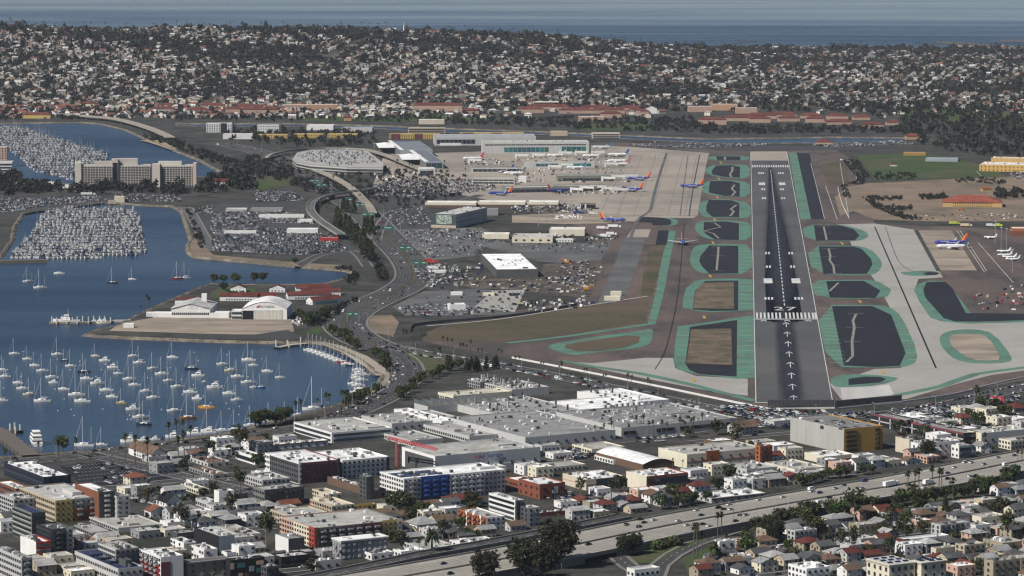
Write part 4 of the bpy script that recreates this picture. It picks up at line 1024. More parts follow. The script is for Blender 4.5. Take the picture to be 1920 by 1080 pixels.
bld('dark green glass office with white floor bands and solar roof', 60, 961, 48, 24, 58, 'GG', 'DB', wallr='DG', floors=6, wlft='band', wf='band', units=0, panels=[('l', 0, 1, .155 + i / 6, .185 + i / 6, 'LG') for i in range(5)], wc=(.02, .035, .035))
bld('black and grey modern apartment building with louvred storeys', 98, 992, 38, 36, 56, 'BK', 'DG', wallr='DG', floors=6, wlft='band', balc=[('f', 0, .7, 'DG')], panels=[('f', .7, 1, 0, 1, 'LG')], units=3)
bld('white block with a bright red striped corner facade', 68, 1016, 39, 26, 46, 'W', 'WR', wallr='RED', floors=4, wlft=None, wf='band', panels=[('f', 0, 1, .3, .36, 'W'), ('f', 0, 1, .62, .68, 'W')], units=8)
bld('grey concrete apartment block at the lower left corner', 41, 1046, 66, 19, 60, 'LG', 'CG', wallr='G', floors=5, units=16, balc=[('f', 0, 1, 'G')])
bld('low rust-orange workshop between the black apartments and the grey apartments', 148, 1013, 12, 29, 19, 'OR', 'CG', units=2, sp=6)
bld('wide low shed with ribbed pale roof behind the grey apartments', 222, 990, 70, 78, 9, 'LG', (.37, .36, .33), units=5, wf=None)
bld('low grey shed with pale roof strip beside the ribbed shed', 175, 998, 46, 30, 9, 'G', (.33, .32, .30), units=1, wf=None)
bld('light grey stepped apartment block with many windows', 217, 1030, 41, 42, 48, 'LG', 'CG', wallr='G', floors=5, units=12, sp=2.8)
b = bld('white apartment block with dark red lower storeys and balconies', 302, 1044, 46, 40, 50, 'W', 'WR', floors=5, sp=3.0, wf=None, units=14, panels=[('l', .08, 1, 0, .66, 'RED'), ('f', 0, .42, 0, .8, 'MR')], balc=[('l', .1, 1, 'G')])
b = bld('low building with long blue solar roof and skylights at the bottom edge', 222, 1066, 105, 44, 30, 'LG', 'DB', units=0, floors=2)
for i in range(3):
    inst('skylight', unit('glass'), b['ro'], (b['L2'] * .5, b['L1'] * (.35 + .2 * i), b['h'] - .4), 0, (b['L2'] * .6, 6, 1.2), (.03, .04, .06))
b = bld('narrow dark tower with a blue and white letter sign', 236, 1050, 16, 12, 40, 'DG', 'DG', wf=None, wlft=None, units=0)
text('R', (b['L2'] * .5, -.3, b['h'] * .68), 4.5, (math.pi / 2, 0, 0), WHITE_INK, b['e']); text('I', (b['L2'] * .22, -.32, b['h'] * .72), 3.5, (math.pi / 2, 0, 0), BLUE_INK, b['e'])
bld('white cubic townhouses with roof terraces beside the red and white block', 383, 1030, 28, 24, 34, 'W', 'WR', units=8, floors=3, skip=.4)
bld('white cubic townhouse beside the dark tower block', 345, 1018, 30, 22, 26, 'W', 'LG', units=10, floors=3, skip=.4)
bld('black stepped block with a blank pale side wall', 411, 1005, 56, 28, 40, 'BK', 'LG', wallr='SK', wf=None, wlft=None, units=8)
bld('tan flat-roofed warehouse behind the black stepped block', 452, 1003, 56, 36, 13, 'LG', (.34, .32, .28), wallr='LG', units=6, sp=5)
bld('white boxy townhouse above the mural building', 448, 1024, 16, 30, 30, 'W', 'WR', units=3, floors=3, skip=.4)
bld('small white block with rooftop terrace beside the mural building', 426, 1036, 12, 16, 25, 'W', 'LG', units=2, skip=.4)
bld('stone-faced tan building with overhanging flat roof at the bottom edge', 352, 1056, 14, 76, 32, 'ST', (.12, .11, .10), units=3, sp=6, cornice='G')
b = bld('black building with a painted mural facade at the bottom edge', 432, 1050, 10, 62, 36, 'BK', 'DG', wf=None, wlft=None, units=4)
for i, (u, v, w, h_, c) in enumerate(((.06, .5, .1, .42, 'TAN'), (.32, .55, .22, .3, 'TL'), (.62, .3, .14, .35, 'SK'), (.82, .2, .12, .3, 'TL'), (.3, .1, .12, .2, 'PK'), (.48, .08, .1, .16, 'RB'), (.86, .62, .2, .25, 'PK'))):
    inst('mural_panel', unitm, b['e'], (b['L2'] * u, -.1, b['h'] * v), 0, (b['L2'] * w, .2, b['h'] * h_ * .8), K[c])
bld('tall white house with slit windows and dark side wing', 411, 921, 11, 27, 38, 'W', 'LG', wf='grid', wlft=None, sp=7, ww=1.8, wh=5, floors=1, units=2)
bld('dark grey annex behind the tall white house', 446, 925, 10, 18, 30, 'DG', 'G', units=1)
bld('pale low building with terrace planted with bushes', 392, 942, 30, 20, 14, 'LG', 'LG', units=3)
bld('long white office with a dark window band beside the waterfront trees', 478, 856, 42, 20, 16, 'W', 'CG', wlft='band', wf='band', floors=1, units=6)
bld('low cream shop strip with grey roof along the cross street', 372, 918, 40, 20, 10, 'CR', 'GR', units=6)
bld('dark-roofed parking shed beside the row of small houses', 306, 945, 60, 30, 7, 'BK', 'DG', units=0, wf=None, wlft=None)
bld('low brown-roofed restaurant with white walls near the waterfront palms', 390, 868, 40, 40, 8, 'LG', 'BR', units=4, sp=5)
bld('low dark-roofed restaurant with columns near the cross street', 400, 890, 58, 28, 8, 'G', 'BR', units=4, sp=4)
bld('long low white building with dark red roof trim near the blue office', 512, 834, 12, 100, 10, 'W', 'WR', units=14, sp=6, panels=[('f', 0, 1, .78, 1.02, 'RB'), ('l', 0, 1, .78, 1.02, 'RB')], floors=1)

# --- middle of the town
b = bld('white and dark red hotel with rows of square windows', 560, 868, 72, 76, 40, 'W', 'WR', wallr='MR', floors=4, units=20, wc=(.03, .03, .035), panels=[('f', 0, .06, 0, 1.05, 'W'), ('f', .93, 1, 0, 1.05, 'DG'), ('l', 0, .85, .04, .96, 'DG')])
bld('white hotel wing with black window rows joined to the dark red wing', 642, 863, 62, 86, 36, 'W', 'WR', floors=4, units=24, wc=(.03, .03, .035), panels=[('f', 0, 1, .235 + i * .25, .25 + i * .25, 'G') for i in range(3)] + [('f', .95, 1, 0, 1, 'DG')])
b = bld('large pale grey self storage warehouse with ribbed roof', 816, 855, 66, 198, 37, 'W', 'CG', wallr=(.40, .41, .42), wf='grid', wlft=None, floors=1, sp=9, ww=1, wh=2.5, units=10, panels=[('l', .05, .9, 0, .85, 'DG'), ('f', 0, 1, 0, .3, (.34, .35, .36)), ('f', 0, 1, .30, .33, 'W')])
text('A-1', (b['L2'] * .40, -.35, b['h'] * .78), 4.2, (math.pi / 2, 0, 0), RED_INK, b['e'], 'sign_lettering')
text('Self Storage', (b['L2'] * .52, -.35, b['h'] * .78), 4.2, (math.pi / 2, 0, 0), BLUE_INK, b['e'], 'sign_lettering')
bld('charcoal end tower of the white and blue apartments', 687, 893, 14, 14, 44, 'DG', 'WR', floors=5, units=1)
b = bld('white, grey and bright blue five-storey apartment building', 757, 897, 48, 190, 46, 'W', 'WR', floors=5, sp=3.1, units=16, wallr='W', panels=[('f', .0, .165, 0, .82, 'LG'), ('f', .165, .445, 0, 1.02, 'BL'), ('f', .8, .92, 0, 1.0, 'LG')], balc=[('f', .01, .16, 'G'), ('f', .18, .43, 'BL'), ('f', .46, .78, 'LG')])
for i in range(16):
    inst('solar_panel', unit('glass'), b['ro'], (b['L2'] * (.03 + .026 * i), b['L1'] * .5, b['h'] - .6), 0, (1.3, b['L1'] * .5, .35), (.02, .025, .05))
bld('pale roof podium with parking at the foot of the charcoal tower', 700, 920, 95, 15, 14, 'BR', 'G', units=30, wf=None, wlft=None)
bld('dark grey block with pale stepped roof left of the beige apartments', 496, 918, 24, 72, 34, 'GG', 'CG', wallr='DG', units=8, floors=3)
bld('pale flat-roofed offices left of the dark red hotel', 492, 900, 40, 50, 18, 'LG', 'CG', units=6)
bld('beige and peach apartment block with stepped roof and red tile caps', 622, 948, 45, 42, 26, 'TAN', 'BE', wallr='BE', floors=3, units=6, panels=[('l', .8, 1, 0, 1, 'PK')])
bld('upper storeys of the beige stepped apartment block with lift tower', 616, 926, 34, 24, 24, 'BE', 'BE', units=2, floors=3, skip=.3)
bld('yellow-fronted apartment wing with red tile roof edge', 662, 948, 6, 42, 18, 'YL', 'TR', floors=2, units=0)
b = bld('long apartment row painted red, green-grey, purple, maroon and yellow', 590, 990, 74, 161, 38, 'PK', 'CG', wallr='GG', floors=4, units=16, panels=[('l', 0, .16, 0, 1.03, (.36, .05, .03)), ('f', 0, .04, 0, 1.03, (.36, .05, .03)), ('f', .27, .5, 0, .97, 'PU'), ('f', .5, .77, 0, .97, 'MR'), ('f', .77, .94, 0, 1.05, 'YL'), ('f', .94, 1, 0, 1.05, 'CR'), ('l', .16, .6, 0, .95, 'CR')], balc=[('f', .05, .76, 'G')])
bld('cream flat-roofed wing behind the multicoloured apartment row', 560, 972, 60, 70, 22, 'TAN', 'CG', units=8, floors=2)
bld('slate grey building with white cornice and arched end window', 640, 1015, 18, 85, 36, 'G', 'WR', wallr=(.17, .18, .20), floors=3, units=2, cornice='W', wc=(.35, .36, .38))
bld('low white shop with four tall windows below the slate grey building', 697, 1038, 40, 40, 13, 'W', 'CG', units=5, floors=1, sp=4.5)
bld('low white building with flat roof beside the freeway ramp', 752, 1034, 18, 42, 12, 'W', 'WR', wf=None, units=3)
bld('charcoal cubic house with pale side at the foot of the red corner', 541, 1010, 28, 29, 30, 'W', 'G', wallr='DG', wf=None, units=1, wlft=None)
bld('black modern shop with dark glass front near the bottom edge', 527, 1044, 20, 54, 22, 'BK', 'LG', wf='band', wlft=None, units=4, floors=2)
bld('pale grey shop with scalloped parapet near the bottom edge', 592, 1052, 8, 46, 18, 'LG', 'CG', units=4, floors=1, sp=5)
bld('dark two-storey shop with posters at the bottom edge', 500, 1062, 22, 22, 22, 'DG', 'LG', units=3)
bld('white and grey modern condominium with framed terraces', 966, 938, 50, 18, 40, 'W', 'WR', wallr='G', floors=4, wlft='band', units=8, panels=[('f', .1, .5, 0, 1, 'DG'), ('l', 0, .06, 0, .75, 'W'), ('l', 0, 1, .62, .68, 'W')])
bld('narrow grey and white tower beside the modern condominium', 990, 952, 14, 22, 36, 'DG', 'G', wallr='LG', floors=4, units=1)
bld('orange and white apartment block with projecting bays', 912, 970, 54, 35, 27, 'OR', 'CG', wallr='W', floors=3, units=4, panels=[('l', .18 + .25 * i, .24 + .25 * i, 0, 1.02, 'W') for i in range(3)], balc=[('l', 0, 1, 'OR')])
bld('low white flat-roofed shops beside the freeway under the hip-roofed house', 862, 1018, 20, 66, 9, 'W', 'WR', units=10, wf=None)
bld('low pale building with many roof vents beside the freeway', 800, 1030, 50, 60, 10, 'LG', 'CG', units=8, wf=None)
bld('red brick building with painted white sign and flat roof', 1012, 908, 40, 48, 29, 'BRK', 'WR', units=4, floors=2, sp=6, panels=[('f', .5, .72, .35, .75, 'LG')])
bld('brick-fronted low shop with white roof beside the red brick building', 975, 902, 28, 36, 14, 'BRK', 'WR', units=4)
bld('low dark-walled hall with bright white roof below the red brick building', 1006, 962, 10, 92, 8, 'MR', 'WR', units=10, wf=None)
bld('pale tan building with pink stripes and dark glass entrance', 1099, 899, 43, 74, 21, 'BE', 'WR', units=22, wf=None, wlft=None, panels=[('l', 0, 1, .5, .58, 'PK'), ('f', 0, .26, .5, .58, 'PK'), ('f', .26, .75, 0, .95, (.03, .045, .05)), ('f', .75, 1, .45, .53, 'PK')])
bld('cream and dark brick offices with glazed upper floor', 1212, 893, 36, 80, 29, 'CR', 'WR', wallr='BRK', floors=2, wlft=None, wf='band', units=20, panels=[('f', .28, 1, .35, .85, 'DG')])
bld('long cream store with orange entrance tower and small awnings', 1288, 852, 50, 150, 27, 'CR', 'CG', wallr='BE', wf='grid', wlft=None, sp=8, wh=1, floors=2, units=16, panels=[('f', .25, .42, 0, 1.12, 'OR'), ('f', .0, .25, .45, .5, 'OR'), ('f', .5, .85, .42, .46, 'OR')])
bld('orange-walled end block of the long cream store', 1425, 836, 8, 24, 34, 'OR', 'CG', units=2)
bld('low cream warehouse with grey metal roof beside the self storage', 1029, 876, 25, 70, 10, 'CR', (.33, .33, .31), units=0, sp=3, floors=1)
bld('low tan warehouse with pale roof near the bus yard', 1110, 842, 36, 62, 10, 'CR', (.35, .34, .31), units=1, wf=None)
bld('white bus garage with flat roof near the arched warehouse', 1150, 862, 34, 28, 9, 'W', 'LG', units=2, wf=None)
bld('low pale-roofed strip mall with red trim beside the freeway', 1334, 934, 34, 106, 10, 'LG', 'WR', units=18, floors=1, sp=6, panels=[('f', 0, 1, .7, .85, 'TR')])
bld('flat grey shopfront beside the long cream store', 1400, 880, 40, 60, 12, 'LG', 'CG', units=10, floors=1, sp=5)
bld('long pale flat-roofed store below the orange entrance tower', 1490, 880, 50, 60, 12, 'CR', 'CG', units=10, floors=1, sp=5, panels=[('f', 0, .5, .1, .35, 'OR')])
# car park building by the runway end
b = bld('tall beige concrete car park with blank panelled side wall and ochre front', 1582, 804, 88, 78, 46, 'CG', (.2, .195, .19), wallr='OC', floors=5, wlft=None, wf=None, units=3, panels=[('l', i / 7 + .001, i / 7 + .008, 0, 1, 'LG') for i in range(1, 7)])
windows(b['e'], b['L2'], b['h'] - 1, 'f', 5, style='band', u0=.05, u1=.34, depth=.6, wc=(.012, .012, .012)); windows(b['e'], b['L2'], b['h'] - 1, 'f', 5, sp=6, ww=4, wh=1.6, u0=.72, u1=1.0, depth=.6, wc=(.012, .012, .012))
bld('open parking deck with dark red parapet and white columns', 1806, 812, 146, 30, 22, 'BK', (.26, .25, .24), wf='band', wlft=None, floors=2, units=0, panels=[('l', 0, 1, .86, 1.04, 'MR'), ('l', 0, 1, .42, .52, 'LG')] + [('l', .06 + i * .12, .072 + i * .12, 0, .86, 'LG') for i in range(8)])
bld('bright white windowless hall beside the parking deck', 1692, 785, 26, 50, 16, 'WR', 'WR', wf=None, wlft=None, units=3)
bld('grey stair tower building below the ochre car park', 1705, 824, 22, 12, 28, 'BE', 'CG', wallr='G', units=1, wf=None, wlft=None)
bld('white clinic with stepped roofs and rooftop plant', 1726, 832, 20, 80, 24, 'W', 'WR', units=26, floors=2, sp=5)
bld('white and glass office at the end of the clinic', 1798, 836, 12, 24, 24, 'W', 'LG', wallr='SK', floors=2, wf='band', units=4)
bld('pale pink low house in front of the white clinic', 1738, 856, 20, 26, 14, 'PK', 'CG', units=1, floors=2)
bld('pale flat-roofed hall with rounded green front beside the freeway', 1545, 856, 32, 60, 14, 'CR', 'WR', units=8, wf=None, wlft=None)
bld('long low pale store with sawtooth entrance near the freeway', 1500, 888, 32, 62, 10, 'LG', 'CG', units=8, wf=None)
bld('beige warehouse behind the parking deck at the right edge', 1840, 812, 22, 90, 22, 'CR', 'LG', wallr='LG', units=6, floors=1, sp=6)
bld('cream corner block at the right picture edge near the freeway', 1895, 826, 18, 60, 18, 'CR', 'LG', units=2)
bld('pale low workshop with peaked front below the freeway bank', 1835, 910, 26, 34, 12, 'CR', 'WR', units=1, wf=None)
# residential lower right: the ones that stand out
b = bld('cream-white apartment house with dark solar panels and tall windows', 1667, 1060, 36, 52, 46, 'CR', 'LG', floors=3, units=0, sp=4.5, wh=2.2, cornice='CR')
b2 = bld('second cream-white wing with solar panels and tall windows', 1727, 1056, 14, 50, 46, 'CR', 'LG', floors=3, units=0, sp=4.5, wh=2.2, cornice='CR')
for bb_ in (b, b2):
    for i in range(3):
        for j in range(3):
            if R.random() < .85:
                o_ = inst('solar_panel', unit('glass'), bb_['ro'], (bb_['L2'] * (.2 + .3 * i), bb_['L1'] * (.18 + .3 * j), bb_['h'] + .7), 0, (3.6, 3.0, .15), (.02, .025, .06)); o_.rotation_euler = (.28, 0, 0)
bld('white long building with red tile roof ends and courtyard', 1694, 1012, 12, 92, 22, 'WR', 'WR', floors=2, units=0, sp=5, panels=[('f', 0, .12, .8, 1.05, 'TR'), ('l', 0, 1, .78, 1.06, 'TR')])
bld('grey slab apartment house with projecting stair bays', 1763, 984, 14, 60, 27, 'LG', 'GR', wallr='G', floors=3, units=2, panels=[('f', .38, .52, 0, 1, 'LG'), ('f', .84, .98, 0, 1, 'LG')])
bld('small tan flat-roofed house with lilac window beside the white red-roofed building', 1755, 1028, 8, 42, 18, 'BE', 'CG', floors=1, units=1, sp=5)
bld('tan apartment house with flat roof and central stair near the right edge', 1808, 1022, 14, 42, 28, 'TAN', 'LG', floors=3, units=2)
bld('taupe blocky apartment house near the lower right corner', 1862, 1052, 14, 56, 36, 'ST', 'CG', floors=3, units=4, sp=5)
bld('low grey flat-roofed apartments at the right picture edge', 1880, 1018, 30, 44, 16, 'ST', 'GR', units=6)
bld('pale three-storey apartment house with balconies below the freeway bank', 1490, 995, 12, 44, 28, 'LG', 'CG', floors=3, units=2)
bld('flat-roofed white house with corner windows beside the slip road', 1349, 1015, 10, 30, 25, 'W', 'LG', floors=2, units=2, sp=4)
bld('white apartment building with rounded grey roof at the bottom edge', 1190, 1068, 14, 48, 30, 'W', 'LG', floors=2, units=0)
bld('white terraced flats with roof decks near the bottom edge', 1512, 1066, 30, 46, 24, 'WR', 'WR', floors=2, units=6)
bld('wide grey flat-roofed flats above the slab apartment house', 1716, 955, 6, 46, 16, 'LG', 'GR', units=2, floors=2)
bld('cream stucco house with flat roof beside the white workshop', 1840, 970, 20, 50, 16, 'CR', 'CG', units=1, floors=1, sp=6)
bld('pale stucco house under the red-roofed row at the right edge', 1870, 990, 26, 46, 14, 'PK', 'GR', units=2, floors=1, sp=6)

# --- the factory beside the runway end: big connected roofs with plant
def plant_roof(b, n, stacks=0, vents=0):
    for i in range(n):
        s = R.uniform(1.0, 3.2)
        inst('roof_unit', unitm, b['ro'], (R.uniform(3, b['L2'] - 3), R.uniform(3, b['L1'] - 3), b['h'] - b['par']), 0, (s, s * R.uniform(.5, 1.2), R.uniform(.7, 2.2)), R.choice((K['W'], K['LG'], K['G'], K['DG'])))
    for i in range(stacks):
        inst('exhaust_stack', unitm, b['ro'], (R.uniform(3, b['L2'] - 3), R.uniform(3, b['L1'] - 3), b['h'] - b['par']), 0, (1.1, 1.1, R.uniform(3, 6)), R.choice((K['G'], K['LG'], K['DG'])))
f_lab = 'of the factory between the harbour road and the runway'
b = bld('white office with dark window bands at the harbour end of the factory', 622, 811, 80, 112, 20, 'W', 'CG', wlft='band', wf='band', floors=2, units=14)
b = bld('low grey-roofed hall behind the white office of the factory', 735, 794, 62, 130, 14, 'LG', 'GR', units=30, wf='grid', floors=1, sp=6, name='factory_hall')
b = bld('white two-storey factory wing with blue-edged windows', 828, 790, 95, 28, 16, 'W', 'WR', floors=1, sp=5, ww=2.6, wh=1.6, wc=(.05, .08, .12), units=4, name='factory_hall')
b = bld('wide grey roof crowded with plant in the middle of the factory', 985, 790, 150, 150, 14, 'LG', (.27, .27, .268), units=40, wf=None, wlft=None, name='factory_hall'); plant_roof(b, 60, 10)
b = bld('cream-roofed hall at the back of the factory near the road bend', 850, 742, 30, 110, 12, 'CR', (.52, .49, .40), units=8, wf=None, name='factory_hall')
b = bld('grey hall with tall pipework behind the factory near the runway road', 960, 730, 52, 70, 14, 'LG', 'CG', units=20, wf=None, name='factory_hall'); plant_roof(b, 30, 16)
b = bld('dark-walled machine hall with ducts beside the cream-roofed hall', 900, 716, 24, 50, 14, 'G', 'LG', units=16, wf=None, name='factory_hall'); plant_roof(b, 18, 6)
b = bld('bright white factory roof with a row of steel tanks', 1115, 772, 82, 120, 15, 'W', 'WR', units=10, wf=None, wlft=None, name='factory_hall')
for i in range(9): inst('steel_tank', unitm, b['ro'], (b['L2'] * (.2 + .09 * i), 3, b['h'] - .8), 0, (1.8, 1.8, 5), K['G'])
b = bld('upper bright white factory roof near the airport road', 1175, 755, 90, 82, 14, 'W', 'WR', units=14, wf=None, wlft=None, name='factory_hall'); plant_roof(b, 14, 5)
b = bld('long white factory front with black window bands and name board', 1165, 802, 120, 226, 21, 'LG', (.21, .21, .21), wlft=None, wf=None, units=0, name='factory_hall')
for u0, u1 in ((.02, .12), (.3, .45), (.5, .58), (.6, .78), (.8, .88), (.9, .98)):
    inst('window', winm, b['e'], (b['L2'] * (u0 + u1) / 2, -.1, b['h'] * .35), 0, (b['L2'] * (u1 - u0), .4, b['h'] * .3), (.015, .015, .018))
plant_roof(b, 50)
for i in range(60): inst('skylight', unitm, b['ro'], (b['L2'] * R.uniform(.03, .97), b['L1'] * R.uniform(.03, .97), b['h'] - b['par']), 0, (3.2, 1.2, .35), K['W'])
b = bld('grey-roofed factory warehouse facing the palm-lined street', 985, 820, 150, 172, 20, 'LG', (.24, .24, .24), floors=1, sp=7, units=20, name='factory_hall'); plant_roof(b, 24)
b = bld('low factory annex with skylights left of the palm-lined street', 880, 818, 90, 60, 13, 'LG', 'GR', units=14, wf=None, name='factory_hall')
b = bld('small grey factory store on the street corner near the self storage', 770, 826, 60, 60, 11, 'LG', (.31, .31, .30), units=8, wf=None, name='factory_hall')
# sawtooth roof
def sawtooth(label, cx, cy, n, w, d, h, hp):
    o = G(cx, cy + hp); e = empty('sawtooth_hall', o, math.radians(CITY)); tag(e, label, 'building')
    wl_, rf = MB(), MB(); wl_.box(n * w / 2, d / 2, -.2, n * w, d, h - 2, 0, K['LG'])
    wl_.obj('wall', M['paint'], e)
    for i in range(n):
        m_ = MB(); x = i * w
        m_.face([(x, 0, h - 2.2), (x, d, h - 2.2), (x, d, h + 1), (x, 0, h + 1)], (.09, .1, .11)); m_.face([(x, 0, h + 1), (x, d, h + 1), (x + w, d, h - 2.2), (x + w, 0, h - 2.2)], (.50, .48, .39)); m_.face([(x, 0, h - 2.2), (x, 0, h + 1), (x + w, 0, h - 2.2)], K['CR'])
        m_.obj('roof_tooth', M['roof'], e)
    claim_rect(o, Vector((math.cos(math.radians(30)), .5, 0)), Vector((-.5, .866, 0)), n * w, d)
sawtooth('row of cream sawtooth roofs in the factory near the road bend', 802, 762, 9, 7, 22, 8, 14)
# arched warehouse
def vault(label, cx, cy, L2, L1, h, rise, hp, roofc, wallc, name='arched_warehouse', ang=CITY, front=None, n=10, cat='warehouse'):
    o = G(cx, cy + hp); e = empty(name, o, math.radians(ang)); tag(e, label, cat)
    m_ = MB(); m_.box(L2 / 2, L1 / 2, -.2, L2, L1, h + .2, 0, wallc); m_.obj('wall', M['paint'], e)
    r_ = MB(); g_ = MB()
    P = [(L2 * i / n, h + rise * math.sin(math.pi * i / n)) for i in range(n + 1)]
    for i in range(n): r_.face([(P[i][0], -.5, P[i][1]), (P[i + 1][0], -.5, P[i + 1][1]), (P[i + 1][0], L1 + .5, P[i + 1][1]), (P[i][0], L1 + .5, P[i][1])], roofc)
    r_.obj('roof', M['roof'], e)
    g_.face([(x, 0, z) for x, z in P], front or wallc); g_.face([(x, L1, z) for x, z in reversed(P)], wallc); g_.obj('gable_wall', M['paint'], e)
    a = math.radians(ang); claim_rect(o, Vector((math.cos(a), math.sin(a), 0)), Vector((-math.sin(a), math.cos(a), 0)), L2, L1)
    return e, L2, L1, h
vault('long warehouse with shallow arched white roof near the bus yard', 1205, 868, 26, 62, 5, 3, 16, K['WR'], K['BR'])

# ================================================================== houses with pitched roofs
def house(label, px, py, w, d, h, ang, wall, roof, style='hip', rise=None, nwin=True, name='house', cat='house', group=None, world=None, chimney=False, tiles=False):
    o = world or G(px, py); a = math.radians(ang); e = empty(name, o, a); tag(e, label, cat, group)
    wall = K[wall] if isinstance(wall, str) else wall; roof = K[roof] if isinstance(roof, str) else roof
    m_ = MB(); m_.box(w / 2, d / 2, -.3, w, d, h + .3, 0, wall); m_.obj('wall', M['paint'], e)
    r_ = MB(); rise = rise or min(w, d) * .24
    if style == 'hip': r_.hip(0, 0, w, d, h, rise, .7, roof)
    elif style == 'gx': r_.gable(0, 0, w, d, h, rise, .5, roof, wall)
    elif style == 'gy': r_.gable(0, 0, w, d, h, rise, .5, roof, wall, along='y')
    else:
        r_.box(w / 2, d / 2, h, w, d, .12, 0, wall, 0, roof)
        for q in ((w / 2, .15, w, .3), (w / 2, d - .15, w, .3), (.15, d / 2, .3, d - .6), (w - .15, d / 2, .3, d - .6)): r_.box(q[0], q[1], h + .01, q[2], q[3], .6, 0, wall)
        if nwin:
            for i in range(R.randint(1, 4)): inst('roof_unit', unitm, e, (R.uniform(1.5, w - 1.5), R.uniform(1.5, d - 1.5), h + .1), 0, (R.uniform(.8, 2), R.uniform(.8, 2), R.uniform(.6, 1.4)), R.choice((K['LG'], K['W'], K['G'], K['DG'])))
    ro = r_.obj('roof', M['roof'], e)
    if nwin:
        fl = 2 if h > 4.6 else 1
        for f in range(fl):
            z = (h / fl) * f + .9
            for x in np.linspace(w * .18, w * .82, max(2, int(w / 3.6))): inst('window', winm, e, (float(x), -.08, z), 0, (1.1, .3, 1.3), GLASS_C)
            for y in np.linspace(d * .25, d * .75, max(1, int(d / 5))): inst('window', winm, e, (-.08, float(y), z), 0, (.3, 1.1, 1.3), GLASS_C)
    if chimney: inst('chimney', unitm, ro, (w * .7, d * .6, h), 0, (.8, .8, rise + 1), K['BRK'])
    ex, ey = Vector((math.cos(a), math.sin(a), 0)), Vector((-math.sin(a), math.cos(a), 0)); claim_rect(o, ex, ey, w, d, .3)
    return e
def poly_block(label, px, h, wall, roof, name='building', cat='building', bands=(), par=1.0):
    pts = [G(x, y, h) for x, y in px]; c = sum(pts, Vector()) / len(pts); c.z = 0
    q = [(p.x - c.x, p.y - c.y) for p in pts]
    if sum(q[i][0] * q[(i + 1) % len(q)][1] - q[(i + 1) % len(q)][0] * q[i][1] for i in range(len(q))) < 0: q = q[::-1]
    e = empty(name, c); tag(e, label, cat)
    m_ = MB(); m_.prism(q, -.2, h - par, wall, 0, roof)
    n = len(q)
    for i in range(n):
        a_, b_ = q[i], q[(i + 1) % n]; m_.face([(*a_, h - par), (*b_, h - par), (*b_, h), (*a_, h)], wall); m_.face([(*b_, h - par), (*a_, h - par), (*a_, h), (*b_, h)], wall)
    m_.obj('wall', M['paint'], e)
    for z0, z1, col in bands:
        m_ = MB(); s = 1.004
        for i in range(n):
            a_, b_ = Vector(q[i]), Vector(q[(i + 1) % n]); m_.face([(*(a_ * s), z0), (*(b_ * s), z0), (*(b_ * s), z1), (*(a_ * s), z1)], col)
        m_.obj('window_band', M['cglass'], e)
    for p in pts: claim(p.x, p.y, 6)
    claim(c.x, c.y, 12)
    return e, q, c

# --- airport buildings
TEAL = (.03, .13, .125)
def glazed(b, u0, u1, v0, v1, col=TEAL, face='f'):
    L = b['L2'] if face == 'f' else b['L1']; w, h = L * (u1 - u0), b['h']
    m_ = MB(); n = max(1, int(w / 7))
    for i in range(n):
        x0 = L * u0 + w * i / n + .25; x1 = L * u0 + w * (i + 1) / n - .25
        P = [(x0, -.12, h * v0), (x1, -.12, h * v0), (x1, -.12, h * v1), (x0, -.12, h * v1)] if face == 'f' else [(-.12, x0, h * v0), (-.12, x1, h * v0), (-.12, x1, h * v1), (-.12, x0, h * v1)]
        m_.face(P, tuple(c * R.uniform(.6, 1.3) for c in col))
    m_.obj('glazing', M['cglass'], b['e'])['kind'] = 'stuff'
ab = lambda *a, **k: bld(*a, **{**dict(ang=-3, wf=None, wlft=None, units=0, roofpatch=False, name='airport_building'), **k})
b = ab('long white passenger terminal with green glass front and curved end', 905, 267, -55, 200, 21, 'LG', 'LG', ang=3, units=14); glazed(b, .2, .62, .12, .55); glazed(b, .74, .97, .12, .6); glazed(b, .02, .97, .72, .82, (.03, .035, .04))
b = ab('rounded glass end pavilion of the long white passenger terminal', 1062, 270, -40, 46, 17, 'LG', 'W', ang=6); glazed(b, .05, .95, .1, .5); glazed(b, .05, .95, .68, .85, (.03, .035, .04))
b = ab('upper grey roof tier of the passenger terminal', 815, 257, -80, 190, 16, 'LG', (.32, .33, .35), ang=3); glazed(b, .02, .4, .2, .7, (.02, .03, .04))
b = ab('terminal hall with solar roof and long dark kerbside wall', 797, 303, -260, 34, 14, (.14, .145, .15), (.11, .125, .155), wallr='SK', ang=7); glazed(b, .05, .95, .1, .8, (.03, .05, .07))
for i in range(14): inst('roof_rib', unitm, b['ro'], (b['L2'] * .5, b['L1'] * (.03 + .07 * i), b['h'] - .7), 0, (b['L2'] * .9, 3, .25), (.3, .32, .35))
inst('roof_edge', unitm, b['e'], (2.5, b['L1'] / 2, b['h'] - .5), 0, (6, b['L1'], .8), K['W'])
b = ab('second terminal hall with solar roof and white roof edge', 751, 281, -230, 60, 14, (.14, .145, .15), (.12, .135, .165), wallr='SK', ang=7)
for i in range(10): inst('roof_rib', unitm, b['ro'], (b['L2'] * .5, b['L1'] * (.05 + .09 * i), b['h'] - .7), 0, (b['L2'] * .9, 5, .25), (.33, .35, .38))
inst('roof_edge', unitm, b['e'], (2.5, b['L1'] / 2, b['h'] - .5), 0, (6, b['L1'], .8), K['W'])
b = ab('grey check-in building with dark glass front below the tent canopies', 786, 316, -30, 30, 14, 'LG', 'W', ang=5); glazed(b, .05, .9, .05, .7, (.03, .05, .08))
ab('pale roof disc building on the terminal roof', 825, 268, -60, 40, 5, 'W', 'W', ang=3)
